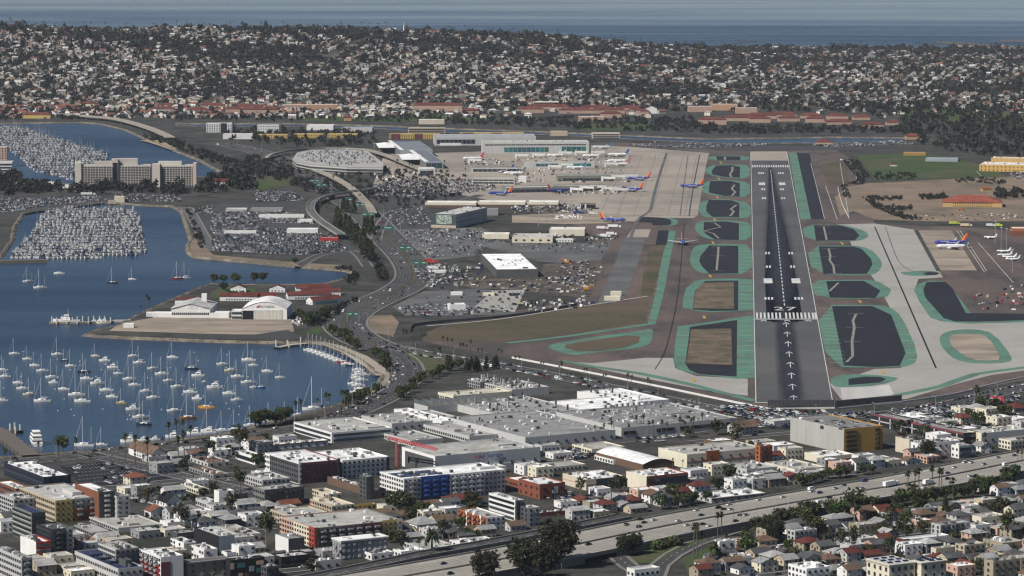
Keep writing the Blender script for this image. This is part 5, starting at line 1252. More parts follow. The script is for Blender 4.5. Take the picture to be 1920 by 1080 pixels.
b = ab('concourse with glass upper floor serving white aircraft', 985, 305, -26, 130, 10, 'LG', 'CG', ang=3); glazed(b, .15, .95, .3, .8)
b = ab('western grey concourse with dark windows behind the blue tailed aircraft', 885, 314, -30, 95, 10, 'LG', 'BR', ang=2); glazed(b, .02, .98, .2, .7, (.03, .035, .04))
b = ab('old concourse with flat grey roof between the red tailed aircraft', 1045, 329, -26, 100, 11, 'GG', 'CG', ang=3); glazed(b, .1, .9, .1, .5, (.03, .03, .035))
b = ab('old concourse with rounded grey end near the blue aircraft', 1040, 349, -24, 95, 9, 'GG', 'CG', ang=2); glazed(b, .05, .95, .1, .5, (.03, .03, .035))
b = ab('curved grey link building of the old terminal', 950, 352, -28, 90, 10, 'GG', 'LG', ang=14); glazed(b, .05, .95, .1, .6, (.02, .025, .05))
b = ab('low terminal wing with rows of dark windows in front of the car park', 885, 334, -16, 80, 12, 'LG', 'GR', ang=-4); glazed(b, .02, .98, .15, .4, (.03, .035, .03)); glazed(b, .02, .98, .6, .8, (.05, .03, .03))
b = ab('small white terminal annexe beside the car park', 972, 331, -14, 15, 10, 'W', 'W')
e, q, c = poly_block('round-ended parking building with cars on its pale roof', [(548, 296), (556, 285), (580, 280), (640, 279), (690, 283), (720, 306), (718, 314), (650, 313), (580, 308), (556, 303)], 11, (.42, .41, .39), (.36, .35, .335), bands=((1.2, 3.6, (.05, .05, .05)), (5.4, 8.0, (.06, .06, .06))))
PLAZA = [(556, 292), (580, 283), (640, 281), (688, 285), (712, 305), (650, 309), (580, 304)]
b = ab('long cargo shed with cream roof edge beside the car park', 797, 380, -34, 96, 9, 'CR', 'WR', wallr='BR', panels=[('f', 0, 1, .5, 1.05, 'CR')])
b = ab('second long cargo shed with cream roof edge', 895, 379, -34, 90, 9, 'CR', 'WR', wallr='BR', panels=[('f', 0, 1, .5, 1.05, 'CR')])
b = ab('short cargo shed with cream roof beside the aircraft stands', 989, 379, -34, 58, 9, 'CR', 'WR', wallr='BR', panels=[('f', 0, 1, .5, 1.05, 'CR')])
b = ab('tall pale office building with mural end wall and two rows of windows', 855, 402, 47, 57, 26, (.05, .06, .065), 'LG', wallr=(.36, .37, .38), ang=70, units=10)
windows(b['e'], b['L2'], b['h'] * .95, 'f', 2, 5, ww=1.4, wh=1.6, z0=b['h'] * .25, depth=.4)
mm, n_, l_, b_ = new_mat('mural_paint')
cr_ = mixc(n_, l_, ramp(n_, l_, noise(n_, l_, .35, 5, .7, world_pos(n_, l_, 1, 1, 1), 1.5), .45, .6, 0, 1), (.05, .09, .08), (.52, .58, .50)); l_.new(cr_, b_.inputs['Base Color']); M['mural'] = mm
m_ = MB(); m_.box(0, b['L1'] * .48, b['h'] * .28, .5, b['L1'] * .62, b['h'] * .66); m_.obj('mural', M['mural'], b['e'])
inst('base_band', unitm, b['e'], (-.15, b['L1'] / 2, 0), 0, (.5, b['L1'], b['h'] * .2), K['TAN'])
ab('grey gabled store beside the mural office building', 912, 392, -20, 22, 12, 'G', 'G', ang=0)
b = ab('new warehouse with dazzling white roof and dark walls by the earthworks', 931, 505, -175, 78, 16, (.085, .087, .09), (.86, .86, .85), ang=6, units=16)
b = ab('cream aircraft hangar with grey roof beside the car park', 960, 444, -44, 76, 11, 'CR', 'LG', units=6); windows(b['e'], b['L2'], b['h'], 'f', 1, 9, ww=3, wh=2)
b = ab('small cream store with flat roof left of the cream hangar', 904, 439, -26, 50, 9, 'CR', 'W')
b = ab('white service hangar row behind the parked vans', 1030, 430, -34, 66, 12, 'CR', 'W', units=2)
b = ab('low office trailer row in front of the white service hangar', 1042, 448, -8, 32, 6, 'W', 'LG'); windows(b['e'], b['L2'], b['h'], 'f', 1, 3, ww=1.2, wh=1.2)
b = ab('open-fronted equipment shelter beside the apron', 1088, 383, -18, 28, 9, 'BK', 'TAN', panels=[('f', .3, .4, 0, 1, 'W'), ('f', 0, .05, 0, 1, 'W')])
ab('small white gatehouse with flat roof in the long-stay car park', 843, 571, -14, 30, 12, 'W', 'W', ang=10, units=2)
ab('cream fire station building beside the pale taxiway', 1896, 433, -30, 60, 10, 'RB', 'LG')
ab('orange-brown fire station with flat roof at the right picture edge', 1898, 428, -25, 40, 14, 'OR', 'W')
for i, (x, y, w, h_) in enumerate(((810, 507, 26, 5), (800, 500, 22, 4), (845, 548, 22, 6), (1133, 556, 30, 8), (1145, 547, 20, 8), (905, 550, 22, 5))):
    ab('site cabin %s' % ('by the red trucks at the boulevard', 'beyond the red trucks at the boulevard', 'south of the earthworks', 'with cream roof by the old taxiway', 'behind the cream-roofed cabin by the old taxiway', 'beside the three silver tankers')[i], x, y, -8, w, h_, 'CR' if i > 2 else 'W', 'W', ang=0, name='site_cabin', cat='cabin')
# tent canopies
def tent(label, px, py, w, d, h):
    o = G(px, py); e = empty('tent_canopy', o, math.radians(7)); tag(e, label, 'canopy'); m_ = MB(); m = 6
    for i in range(m):
        for j in range(4):
            def P(u, v): return (w * (u - .5), d * (v - .5), h + 5.5 * (1 - abs(2 * v - 1)) ** 1.6 * (1 - .35 * abs(2 * u - 1)))
            m_.face([P(i / m, j / 4), P((i + 1) / m, j / 4), P((i + 1) / m, (j + 1) / 4), P(i / m, (j + 1) / 4)], K['WR'])
    m_.obj('fabric', M['paint'], e, smooth=False)
    for sx in (-.45, .45):
        for sy in (-.45, .45): inst('mast', unitm, e, (w * sx, d * sy, 0), 0, (.5, .5, h), K['LG'])
tent('white tensile canopy over the far terminal kerb', 722, 283, 30, 110, 9); tent('white tensile canopy over the near terminal kerb', 768, 305, 34, 120, 9)

# --- hotel on the island
def hotel_wing(label, x0, x1, ytop, ybase, depth, ang, bays, floors=11, name='hotel_wing'):
    o = G(x0, ybase); s = pxm(o.y); L2 = (x1 - x0) / s / math.cos(math.radians(ang)); h = (ybase - ytop) / s
    e = empty(name, o, math.radians(ang)); tag(e, label, 'hotel')
    m_ = MB(); m_.box(L2 / 2, depth / 2, -.2, L2, depth, h + .2, 0, (.46, .42, .37), 0, (.4, .38, .35)); m_.obj('wall', M['paint'], e)
    op, fi, sl = MB(), MB(), MB()
    bw = (L2 - 4) / bays
    for i in range(bays + 1): fi.box(2 + bw * i, -.9, 0, .55, 1.8, h - 1.2, 0, (.58, .53, .47))
    for f in range(floors):
        z = (h - 2) * f / floors
        sl.box(L2 / 2, -.75, z + (h - 2) / floors - .5, L2 - 4, 1.3, .95, 0, (.36, .335, .31))
        for i in range(bays): op.box(2 + bw * (i + .5), -.05, z, bw - .6, .3, (h - 2) / floors - .5, 0, (.02, .022, .03))
    fi.obj('fins', M['paint'], e)['kind'] = 'stuff'; op.obj('room_openings', M['cglass'], e)['kind'] = 'stuff'; sl.obj('balconies', M['paint'], e)['kind'] = 'stuff'
    return e, L2, h
e, L2, h = hotel_wing('left wing of the pale balconied hotel above the marina', 152, 212, 310, 347, 24, 6, 11)
inst('end_tower', unitm, e, (-4, 10, 0), 0, (9, 26, h + 4), (.52, .49, .41)); inst('roof_block', unitm, e, (L2 * .75, 12, h), 0, (L2 * .7, 14, 5), (.42, .39, .35))
e, L2, h = hotel_wing('middle wing of the pale balconied hotel beside its dark glass lift tower', 221, 283, 310, 346, 24, 6, 11)
inst('lift_tower', unitm, e, (-4, 6, 0), 0, (9, 18, h + 9), (.50, .43, .37)); inst('lift_glass', unit('glass'), e, (-4, -3.2, 0), 0, (6.5, .8, h + 4), (.012, .014, .03)); inst('roof_block', unitm, e, (L2 * .3, 14, h), 0, (L2 * .6, 14, 9), (.46, .42, .38))
e, L2, h = hotel_wing('right wing of the pale balconied hotel with white roof plant', 300, 362, 310, 350, 24, 2, 11)
inst('end_tower', unitm, e, (-5, 4, 0), 0, (11, 20, h + 2), (.55, .47, .41)); inst('end_tower', unitm, e, (L2 + 2.5, 8, 0), 0, (5, 26, h + 3), (.50, .41, .36)); inst('roof_block', unitm, e, (L2 * .3, 12, h), 0, (L2 * .7, 14, 5), (.52, .48, .42))
ab('red-brown hotel tower at the left picture edge', -20, 276, -30, 33, 36, 'PK', 'LG', ang=5, name='hotel', wf='grid', floors=8, sp=4)
ab('low white hotel podium at the left picture edge', -10, 305, -40, 32, 18, 'W', 'LG', ang=5, name='hotel', wf='band', floors=3)
ab('low white roofed hotel hall left of the balconied hotel', 28, 343, -30, 80, 5, 'W', 'WR', ang=0, name='hotel_hall'); ab('low white marquee in front of the balconied hotel', 110, 348, -20, 60, 5, 'W', 'WR', ang=0, name='hotel_hall')
ab('pale marina office with square tower on the bank', 215, 369, -14, 18, 11, 'CR', 'TAN', ang=8, name='marina_office'); ab('low marina shop beside the marina office', 203, 376, -10, 14, 6, 'TAN', 'TAN', ang=8, name='marina_office')
house('long red-roofed white restaurant on the island road', 383, 347, 40, 18, 5, -4, 'W', 'TR', 'gx', 4, name='restaurant', cat='restaurant')
# rental car buildings
for i, (x, y, w, hp_, wc_, rc_) in enumerate(((423, 391, 40, 6, 'LG', 'W'), (485, 403, 85, 7, 'W', 'CG'), (420, 434, 60, 6, 'W', 'LG'), (538, 429, 58, 10, 'W', 'WR'), (600, 446, 34, 8, 'RED', 'TAN'), (470, 390, 60, 8, 'G', 'G'), (560, 412, 26, 7, 'W', 'LG'))):
    ab('rental car %s' % ('office with pale roof on the water side', 'return canopy with long grey roof', 'white canopy among the parked cars', 'hall with bright white roof and red trim', 'shop with red front beside the boulevard', 'dark garage behind the return canopy', 'white wash house beside the boulevard')[i], x, y, -14, w, hp_, wc_, rc_, ang=0, name='rental_office')
ab('white office block with dark glass end beyond the marina', 387, 232, -30, 48, 17, 'W', 'LG', ang=4, wf='grid', floors=5, sp=4, panels=[('f', .55, .8, 0, 1.05, 'NV')]); ab('low white hall beside the white office block beyond the marina', 418, 252, -30, 55, 9, 'W', 'LG', ang=3)
ab('white ribbed office tower beyond the boulevard', 483, 234, -24, 40, 15, 'W', 'DG', ang=3, wf='grid', floors=3, sp=4)
for i, (x, y, w) in enumerate(((484, 252, 55), (550, 251, 55), (614, 251, 56))): ab('long yellow barrack building, %s of three in a row' % ('first', 'second', 'third')[i], x, y, -16, w, 8, 'YL', 'LG', ang=-2, wf='grid', floors=2, sp=4)
for i, (x, y, w) in enumerate(((730, 251, 95), (862, 249, 120))): ab('yellow and maroon barrack building %s' % ('left of the grey terminal hall', 'behind the terminal roof')[i], x, y, -18, w, 10, 'YL', 'LG', ang=-2, wf='grid', floors=3, sp=4, panels=[('f', .04, .22, 0, 1.03, 'MR'), ('f', .5, .66, 0, 1.03, 'MR')])
ab('long grey slab office behind the yellow and maroon barracks', 765, 240, -22, 70, 11, 'TAN', 'LG', ang=0, wf='band', floors=3); ab('grey warehouse with blue roof beyond the boulevard', 640, 240, -40, 58, 8, 'LG', 'SK', ang=-2); ab('white hall with arched openings beyond the boulevard', 575, 235, -30, 50, 9, 'W', 'W', ang=-2)
ab('pale box hangar at the edge of the channel', 1032, 247, -30, 32, 8, 'TAN', 'TAN', ang=0); ab('cream office beside the channel hangar', 1110, 250, -30, 52, 10, 'BE', 'CG', ang=0, wf='band', floors=3)

# --- coast guard station
def gable_hangar():
    o = G(321, 596); s = pxm(o.y); e = empty('aircraft_hangar', o, math.radians(-2)); tag(e, 'white gable-roofed seaplane hangar with a row of door windows', 'hangar')
    w, d, h, r = 73 / s, 55, 9.0, 4.8
    m_ = MB(); m_.box(w / 2, d / 2, -.2, w, d, h + .2, 0, K['W']); m_.obj('wall', M['paint'], e)
    r_ = MB(); r_.gable(0, 0, w, d, h, r, .8, (.42, .42, .41), K['W'], along='y'); r_.obj('roof', M['roof'], e)
    for i in range(19): inst('door_window', winm, e, (w * (.04 + i * .051), -.05, 3.0), 0, (1.3, .25, 2.2), (.03, .03, .03))
    inst('side_office', unitm, e, (w + 9, 8, 0), 0, (18, 16, 5), K['W']); inst('side_office', unitm, e, (-9, 10, 0), 0, (18, 14, 4.2), K['W'])
    inst('watch_tower', unitm, e, (w * .72, 42, 0), 0, (5, 5, 19), K['W']); inst('back_office', unitm, e, (w * .3, 64, 0), 0, (30, 16, 11), K['W']); inst('tile_band', unitm, e, (w * .3, 64, 10.9), 0, (31, 17, 1), K['TR'])
    claim(o.x + w / 2, o.y + 25, 30)
gable_hangar()
e, L2, L1, h = vault('white arch-roofed hangar lettered FLY USCG', 454, 577, 43, 52, 10.5, 6.5, 22, K['W'], K['W'], 'aircraft_hangar', -2, n=14, cat='hangar')
inst('hangar_door', unitm, e, (L2 * .58, -.25, 0), 0, (L2 * .62, .5, 8.3), (.55, .53, .46)); inst('door_shade_panel', unitm, e, (L2 * .13, -.2, 0), 0, (L2 * .24, .4, 8.4), (.012, .012, .014)); inst('lintel', unitm, e, (L2 * .45, -.4, 8.6), 0, (L2 * .86, .6, 1), K['W'])  # black slab painted for the shade inside the open doorway
for i in range(8): inst('door_rib', unitm, e, (L2 * (.3 + .078 * i), -.55, 0), 0, (.2, .15, 8.2), (.42, .4, .35))
text('FLY USCG', (L2 * .56, -.15, 12.3), 3.0, (math.pi / 2, 0, 0), BLACK_INK, e, 'hangar_lettering'); 
m_ = MB(); m_.face([(L2 * .33, -.12, 11.2), (L2 * .375, -.12, 11.2), (L2 * .41, -.12, 13.6), (L2 * .365, -.12, 13.6)], (.5, .03, .03)); m_.face([(L2 * .31, -.12, 11.2), (L2 * .32, -.12, 11.2), (L2 * .355, -.12, 13.6), (L2 * .345, -.12, 13.6)], (.03, .05, .3)); m_.obj('slash_emblem', M['paint'], e)
ab('white two-storey ramp office between the two hangars', 434, 582, -14, 19, 17, 'W', 'W', ang=-2, name='ramp_office', wf='band', floors=2)
for i, (x, y, w, d, a_) in enumerate(((412, 564, 38, 12, -2), (452, 563, 36, 12, -2), (432, 548, 16, 10, -2), (505, 548, 16, 10, -2), (540, 562, 44, 14, 12), (566, 556, 40, 14, 12), (586, 572, 34, 12, 35), (330, 572, 18, 10, 4), (555, 548, 36, 12, 8))):
    house('white mission-style building with red tile roof, %s' % ('behind the gable hangar', 'behind the arched hangar', 'small, on the coast guard lawn', 'small, above the arched hangar', 'long, right of the arched hangar', 'long, second right of the arched hangar', 'beside the boulevard curve', 'at the water end of the station', 'furthest right row near the inlet')[i], x, y, w, d, 4.5, a_, 'W', 'TR', 'gx' if i not in (2, 3) else 'gy', 3.2, name='tile_roof_building', cat='building')
ab('small white ramp hut at the waters edge', 231, 607, -7, 20, 8, 'W', 'W', ang=0, name='ramp_hut'); ab('low white boathouse near the water palms', 275, 587, -12, 28, 7, 'W', 'W', ang=8, name='boathouse')

# --- red-roofed campus across the channel and its neighbours
cam_rows = [(282, 213, 46, 9, 'LG', 'hip'), (349, 214, 42, 8, 'LG', 'hip'), (422, 217, 28, 13, 'PK', 'hip'), (452, 216, 48, 11, 'PK', 'hip'), (300, 202, 30, 5, 'CR', 'hip'), (215, 203, 30, 6, 'CR', 'gy'), (375, 203, 45, 6, 'PK', 'hip'), (440, 206, 50, 6, 'PK', 'hip'),
    (36, 191, 22, 6, 'YL', 'gy'), (95, 193, 30, 6, 'CR', 'hip'), (150, 200, 28, 6, 'CR', 'hip'), (40, 222, 55, 7, 'YL', 'hip'), (535, 206, 98, 9, 'OR', 'flat'), (490, 215, 30, 10, 'PK', 'hip'), (775, 209, 92, 12, 'PK', 'hip'), (868, 214, 30, 7, 'PK', 'hip'), (1030, 208, 40, 8, 'PK', 'hip'), (970, 212, 50, 8, 'PK', 'hip'),
    (990, 205, 60, 6, 'PK', 'hip'), (1048, 213, 62, 7, 'PK', 'hip'), (1090, 207, 55, 6, 'PK', 'hip'), (1085, 228, 48, 9, 'PK', 'flat'), (1125, 221, 40, 8, 'PK', 'hip'), (1110, 213, 62, 7, 'PK', 'hip'), (1160, 207, 50, 5, 'PK', 'hip'), (1175, 214, 42, 6, 'PK', 'hip'), (1210, 213, 22, 10, 'W', 'gy'), (1290, 210, 45, 10, 'PK', 'flat'), (1335, 207, 48, 11, 'OR', 'flat'),
    (1380, 213, 40, 10, 'PK', 'flat'), (1310, 234, 52, 10, 'PK', 'hip'), (1360, 227, 60, 7, 'PK', 'hip'), (1400, 223, 56, 7, 'PK', 'hip'), (1445, 221, 50, 7, 'PK', 'hip'), (1405, 230, 40, 8, 'PK', 'hip'), (1460, 228, 40, 7, 'PK', 'hip'), (1512, 230, 34, 8, 'PK', 'hip'), (1500, 222, 40, 6, 'PK', 'hip'), (1550, 224, 40, 7, 'PK', 'hip'), (1550, 234, 50, 6, 'PK', 'hip'), (1600, 225, 32, 6, 'PK', 'hip'), (1615, 241, 42, 8, 'PK', 'hip'),
    (1662, 235, 25, 6, 'PK', 'hip'), (1700, 262, 30, 7, 'OR', 'hip'), (1530, 272, 32, 6, 'PK', 'hip'), (785, 233, 48, 8, 'BE', 'flat'), (645, 227, 14, 7, 'OR', 'hip')]
spots = {}
for i, (x, y, w, hp_, wc_, st) in enumerate(cam_rows):
    o = G(x, y); s = pxm(o.y); wm, hm = w / s, hp_ / s
    ad = ('wide ' if w > 48 else 'narrow ' if w < 32 else '') + ('tall ' if hp_ > 8 else '') + ('pink' if wc_ == 'PK' else 'orange' if wc_ == 'OR' else 'cream' if wc_ in ('CR', 'BE', 'YL') else 'white')
    lab = '%s %s campus building across the channel' % (ad, {'hip': 'red tile hip-roofed', 'gy': 'gable-fronted', 'flat': 'flat-roofed'}[st])
    house(lab, x, y, wm, 20, max(hm, 5), R.uniform(-4, 5), {'PK': (.40, .27, .21), 'OR': (.42, .25, .15)}.get(wc_, wc_), (.125, .042, .035) if st != 'flat' else K['WR'], 'hip' if st == 'hip' else 'gy' if st == 'gy' else 'flat', 4.5 if st != 'flat' else None, name='campus_building', cat='building', group='red-roofed campus across the channel', nwin=False)
for i, (x, y, w) in enumerate(((810, 190, 52), (870, 196, 70), (930, 196, 60), (1000, 199, 48))): ab('long cream institute building at the foot of the hill, %s' % ('with ribbon windows', 'widest of the row', 'beside the widest one', 'last on the right')[i], x, y - 8, -24, w, 8, 'CR', 'WR', ang=2, wf='band', floors=2)
ab('tan slab building at the foot of the hill on the far left', 67, 164, -20, 42, 12, (.52, .33, .17), 'LG', ang=3, wf='band', floors=5)
# school and training buildings on the right
b = ab('yellow and white school building with stepped flat roofs at the right edge', 1836, 308, -60, 110, 13, (.55, .35, .12), 'W', ang=-14, wf='grid', floors=2, sp=6, units=16); ab('taller yellow wing of the school building', 1858, 296, -30, 90, 14, (.55, .36, .14), 'W', ang=-14, units=10)
house('yellow training hall with broad red hip roof on bare ground', 1768, 388, 78, 46, 6.5, -6, (.50, .33, .13), (.24, .07, .05), 'hip', 8, name='training_hall', cat='hall'); house('small yellow hut with red roof behind the training hall', 1842, 359, 14, 10, 4, 10, (.5, .33, .15), (.26, .09, .05), 'hip', 2.5, name='hut', cat='hut')
house('tiny tan hut in front of the training hall', 1797, 397, 8, 7, 3, 0, 'TAN', 'OR', 'hip', 1.5, name='hut', cat='hut'); house('small red-roofed pavilion on the playing field', 1670, 312, 10, 8, 3.5, 0, 'W', 'TR', 'hip', 2, name='hut', cat='hut')
ab('long low orange building beside the playing field', 1696, 286, -14, 40, 6, 'OC', 'W', ang=0); ab('blue-grey hangar roof beside the playing field', 1735, 298, -40, 60, 5, 'SK', 'SK', ang=-8)

# ================================================================== aircraft
def plane_parts(L=33.5, rad=1.9, span=34):
    f = MB(); n = 10; prof = [(0, .05, -.3), (.015, .35, -.25), (.05, .72, -.1), (.11, 1, 0), (.70, 1, 0), (.85, .72, .35), (.95, .38, .75), (1, .12, 1.0)]
    rings = [[(x * L, r * rad * math.cos(6.283 * k / n), 3.3 + dz * rad * .6 + r * rad * math.sin(6.283 * k / n)) for k in range(n)] for x, r, dz in prof]
    for i in range(len(rings) - 1):
        for k in range(n): f.face([rings[i][k], rings[i][(k + 1) % n], rings[i + 1][(k + 1) % n], rings[i + 1][k]], W1)
    P = {'fuselage': f}
    for s in (-1, 1):
        w = MB(); z = 2.4
        a, b_, c, d = (L * .36, s * 1.6, z), (L * .60, s * 1.6, z), (L * .70, s * span / 2, z + 1.6), (L * .655, s * span / 2, z + 1.6)
        up = lambda p: (p[0], p[1], p[2] + .45)
        w.face([up(a), up(b_), up(c), up(d)]); w.face([a, d, c, b_]); w.face([a, up(a), up(d), d]); w.face([b_, c, up(c), up(b_)])
        w.face([d, c, (c[0] + 1, c[1] + s * .3, c[2] + 2.4), (d[0] + 1.6, d[1] + s * .3, d[2] + 2.4)])
        P.setdefault('wing', []).append(w)
        t = MB(); z = 4.6; a, b_, c, d = (L * .86, s * .6, z), (L * .95, s * .6, z), (L * 1.0, s * 7, z + .7), (L * .965, s * 7, z + .7)
        t.face([up(a), up(b_), up(c), up(d)]); t.face([a, d, c, b_]); P.setdefault('tailplane', []).append(t)
        en = MB(); en.tube((L * .33, s * 4.9, 1.6), (L * .45, s * 4.9, 1.6), 1.0, .75, 8); en.face([(L * .329, s * 4.9 + math.cos(k) * .85, 1.6 + math.sin(k) * .85) for k in np.linspace(0, 6.28, 8, False)], (.03, .03, .03)); P.setdefault('engine', []).append(en)
    fin = MB(); x0, x1, x2, x3 = L * .80, L * .955, L * 1.03, L * .965
    for y in (-.2, .2): fin.face([(x0, y, 4.9), (x1, y, 5.0), (x2, y * .4, 12.4), (x3, y * .4, 12.4)][::(1 if y > 0 else -1)], W1)
    fin.face([(x0, -.2, 4.9), (x0, .2, 4.9), (x3, .08, 12.4), (x3, -.08, 12.4)]); P['fin'] = fin
    fs = MB()
    for y in (-.25, .25): fs.face([(L * .875, y, 5.0), (x1 + .4, y, 5.0), (x2 + .3, y * .5, 12.5), (L * .995, y * .5, 12.5)][::(1 if y > 0 else -1)], W1)
    P['fin_stripe'] = fs
    wd = MB()
    for s in (-1, 1):
        for x in np.arange(.13, .68, .021): wd.face([(x * L, s * (rad + .02), 3.75), (x * L + .35, s * (rad + .02), 3.75), (x * L + .35, s * (rad - .03), 4.1), (x * L, s * (rad - .03), 4.1)], (.02, .02, .03))
    P['cabin_windows'] = wd
    g = MB()
    for x, y in ((.13, 0), (.5, 2.6), (.5, -2.6)): g.box(x * L, y, 0, 1.2, .8, 1.0, 0, (.02, .02, .02)); g.box(x * L, y, .8, .35, .35, 1.4, 0, (.4, .4, .4))
    P['landing_gear'] = g
    return P
PP = plane_parts(); PM = {}
for k_, v_ in PP.items():
    vs = v_ if isinstance(v_, list) else [v_]; PM[k_] = [x.mesh(k_, [M['gloss']]) for x in vs]
BLUEF, RF, ORF = (.035, .05, .30), (.55, .05, .03), (.75, .30, .05)
def plane(label, px, py, heading, body=BLUEF, tail=RF, stripe=ORF, s=1.0, txt=None, group=None):
    """px, py: the ground under the middle of the fuselage; heading: degrees, nose direction from +x"""
    c = G(px, py, .35); a = math.radians(heading + 180); e = empty('airliner', c - Vector((math.cos(a), math.sin(a), 0)) * 17 * s, a); e.scale = (s, s, s); tag(e, label, 'aircraft', group)
    made = {}
    for nm, ms_ in PM.items():
        if nm == 'fin_stripe' and stripe is None: continue
        for me in ms_:
            made[nm] = inst(nm, me, made['fuselage'] if nm == 'cabin_windows' else made['fin'] if nm == 'fin_stripe' else e, color={'fuselage': body, 'fin': tail if stripe is None else stripe, 'fin_stripe': tail, 'wing': (.55, .56, .58), 'tailplane': (.5, .5, .52), 'engine': body if body != BLUEF else (.05, .06, .3)}.get(nm, (1, 1, 1)))
    if txt:
        for side in (1, -1): text(txt, (10.5, side * 2.02, 4.3), 2.0, (math.pi / 2, 0, math.pi if side > 0 else 0), WHITE_INK, made['fuselage'], 'fuselage_lettering', ext=.02)
    return e
SW = 'Southwest'
plane('blue airliner with red and orange tail taxiing on the pale apron', 1297, 352, 178, txt=SW)
plane('blue airliner with red and orange tail parked on the tan pad', 1783, 460, 177, s=1.15, txt=SW)
plane('white airliner with teal tail parked beside the blue one on the tan pad', 1786, 467, 176, (.72, .72, .73), (.03, .09, .16), None, 1.1, txt=None)
plane('blue airliner seen head-on taxiing towards the camera on the brown taxiway', 1280, 458, -88, txt=None)
plane('blue airliner nosed in at the far old concourse, red tail outward', 1198, 338, 178, txt=SW)
plane('blue airliner nosed in at the near old concourse, red tail outward', 1183, 359, 178, txt=SW)
plane('blue airliner facing right on the service apron', 1149, 416, -14, txt=SW)
plane('blue airliner with red tail half hidden behind the curved link building', 1047, 361, 30)
plane('blue airliner with red tail beyond the cream cargo sheds', 938, 366, 178)
plane('white airliner with red tail at the western terminal', 888, 300, 178, (.72, .72, .72), (.5, .04, .06), None)
plane('white airliner with blue tail near the western concourse', 943, 323, 178, (.72, .72, .73), (.03, .07, .25), None)
plane('white airliner with dark tail in front of the blue tailed one', 965, 328, 176, (.72, .72, .73), (.1, .12, .14), None)
plane('white airliner with blue tail at the far end of the long terminal', 1160, 293, 176, (.72, .72, .72), (.03, .08, .3), None)
plane('pale airliner with teal tail parked beyond the long terminal', 1130, 279, 178, (.55, .6, .62), (.03, .14, .2), None)
plane('white airliner parked beyond the glass concourse', 1158, 305, 178, (.72, .72, .72), (.4, .4, .42), None)
plane('white airliner with red tail tip beside the glass concourse', 1162, 311, 178, (.72, .72, .72), (.4, .1, .1), None)
plane('white airliner nosed in under the green glass terminal', 1043, 294, 176, (.72, .72, .72), (.5, .5, .5), None, .9)
plane('white airliner with teal tail below the glass concourse', 1080, 317, 172, (.7, .71, .72), (.03, .16, .25), None, .9)
plane('white airliner at the middle gate of the long terminal', 1110, 295, 176, (.72, .72, .72), (.5, .5, .52), None, .9)
for i, (x, y, a_) in enumerate(((1857, 447, 150), (1882, 473, 160), (1884, 480, 170), (1893, 484, 155), (1899, 488, 178))):
    plane('small white business jet, %s' % ('alone beside the red tug', 'furthest of the parked cluster', 'second of the parked cluster', 'third of the parked cluster', 'nearest of the parked cluster')[i], x, y, a_, (.74, .74, .74), (.7, .7, .7), None, .5)
# jet bridges
jb = MB(); jb.box(10, 0, 4, 22, 3, 3, 0, (.55, .54, .52)); jb.box(20, 0, 0, 1.4, 1.4, 4, 0, (.3, .3, .3)); jb.box(0, 0, 0, 3.5, 3.5, 7.5, 0, (.5, .49, .47)); jbm = jb.mesh('jet_bridge', [M['paint']])
for i, (x, y, a_) in enumerate(((1148, 337, -10), (1130, 340, -25), (1170, 336, -5), (1110, 357, -15), (1130, 360, -10), (1090, 358, -30), (1072, 361, -40), (968, 297, -15), (1000, 296, -20), (1050, 292, -15), (1080, 291, -15), (1012, 313, -15), (1050, 315, -12), (1110, 291, -8), (1135, 313, -10), (1030, 318, -20), (880, 306, -20), (1150, 362, -5), (1100, 338, -20))):
    o = inst('jet_bridge', jbm, None, G(x, y, .3), math.radians(a_)); tag(o, 'pale covered jet bridge between a concourse and an aircraft stand', 'jet bridge', 'jet bridges of the terminals')

# ================================================================== boats
def hull_mb(L, B, F, sheer=.5, transom=.75, n=8, under=(.10, .05, .05)):
    """open boat shell along x, bow at +L/2, waterline at z = 0"""
    m_ = MB(); S = []
    for i in range(n + 1):
        t = i / n; x = -L / 2 + L * t
        w = B / 2 * (transom + (1 - transom) * min(1, t / .35)) * (1 - max(0, (t - .45) / .55) ** 2.2)
        z = F * (1 + sheer * max(0, t - .3) ** 1.6)
        S.append((x, max(w, .03), z, max(w * .72, .02)))
    for i in range(n):
        a, b = S[i], S[i + 1]
        for s in (-1, 1):
            q = [(a[0], s * a[3], -.5), (b[0], s * b[3], -.5), (b[0], s * b[1], b[2]), (a[0], s * a[1], a[2])]
            m_.face(q if s < 0 else q[::-1], W1)
        m_.face([(a[0], -a[1], a[2]), (b[0], -b[1], b[2]), (b[0], b[1], b[2]), (a[0], a[1], a[2])], (.85, .82, .76))
    a = S[0]; m_.face([(a[0], -a[3], -.5), (a[0], -a[1], a[2]), (a[0], a[1], a[2]), (a[0], a[3], -.5)], W1)
    return m_
sail_hull = hull_mb(11, 3.3, 1.05).mesh('hull', [M['gloss']], True)
m_ = MB(); m_.prism([(-2.2, -1.0), (1.6, -.75), (2.6, 0), (1.6, .75), (-2.2, 1.0)], 1.0, 1.75, (.8, .79, .76)); m_.box(-.4, .98, 1.3, 2.6, .06, .25, 0, (.03, .03, .04)); m_.box(-.4, -.98, 1.3, 2.6, .06, .25, 0, (.03, .03, .04)); m_.box(-2.9, 0, 1.5, 1.0, 1.8, 1.1, 0, (.1, .14, .25)); sail_cabin = m_.mesh('cabin', [M['paint']])
m_ = MB(); m_.tube((.9, 0, 1.0), (.9, 0, 16), .13, .10, 6, (.75, .75, .74)); m_.tube((.9, -1.1, 7.5), (.9, 1.1, 7.5), .05, .05, 4, (.7, .7, .7)); m_.tube((.9, -.8, 11.5), (.9, .8, 11.5), .05, .05, 4, (.7, .7, .7)); sail_mast = m_.mesh('mast', [M['metal']])
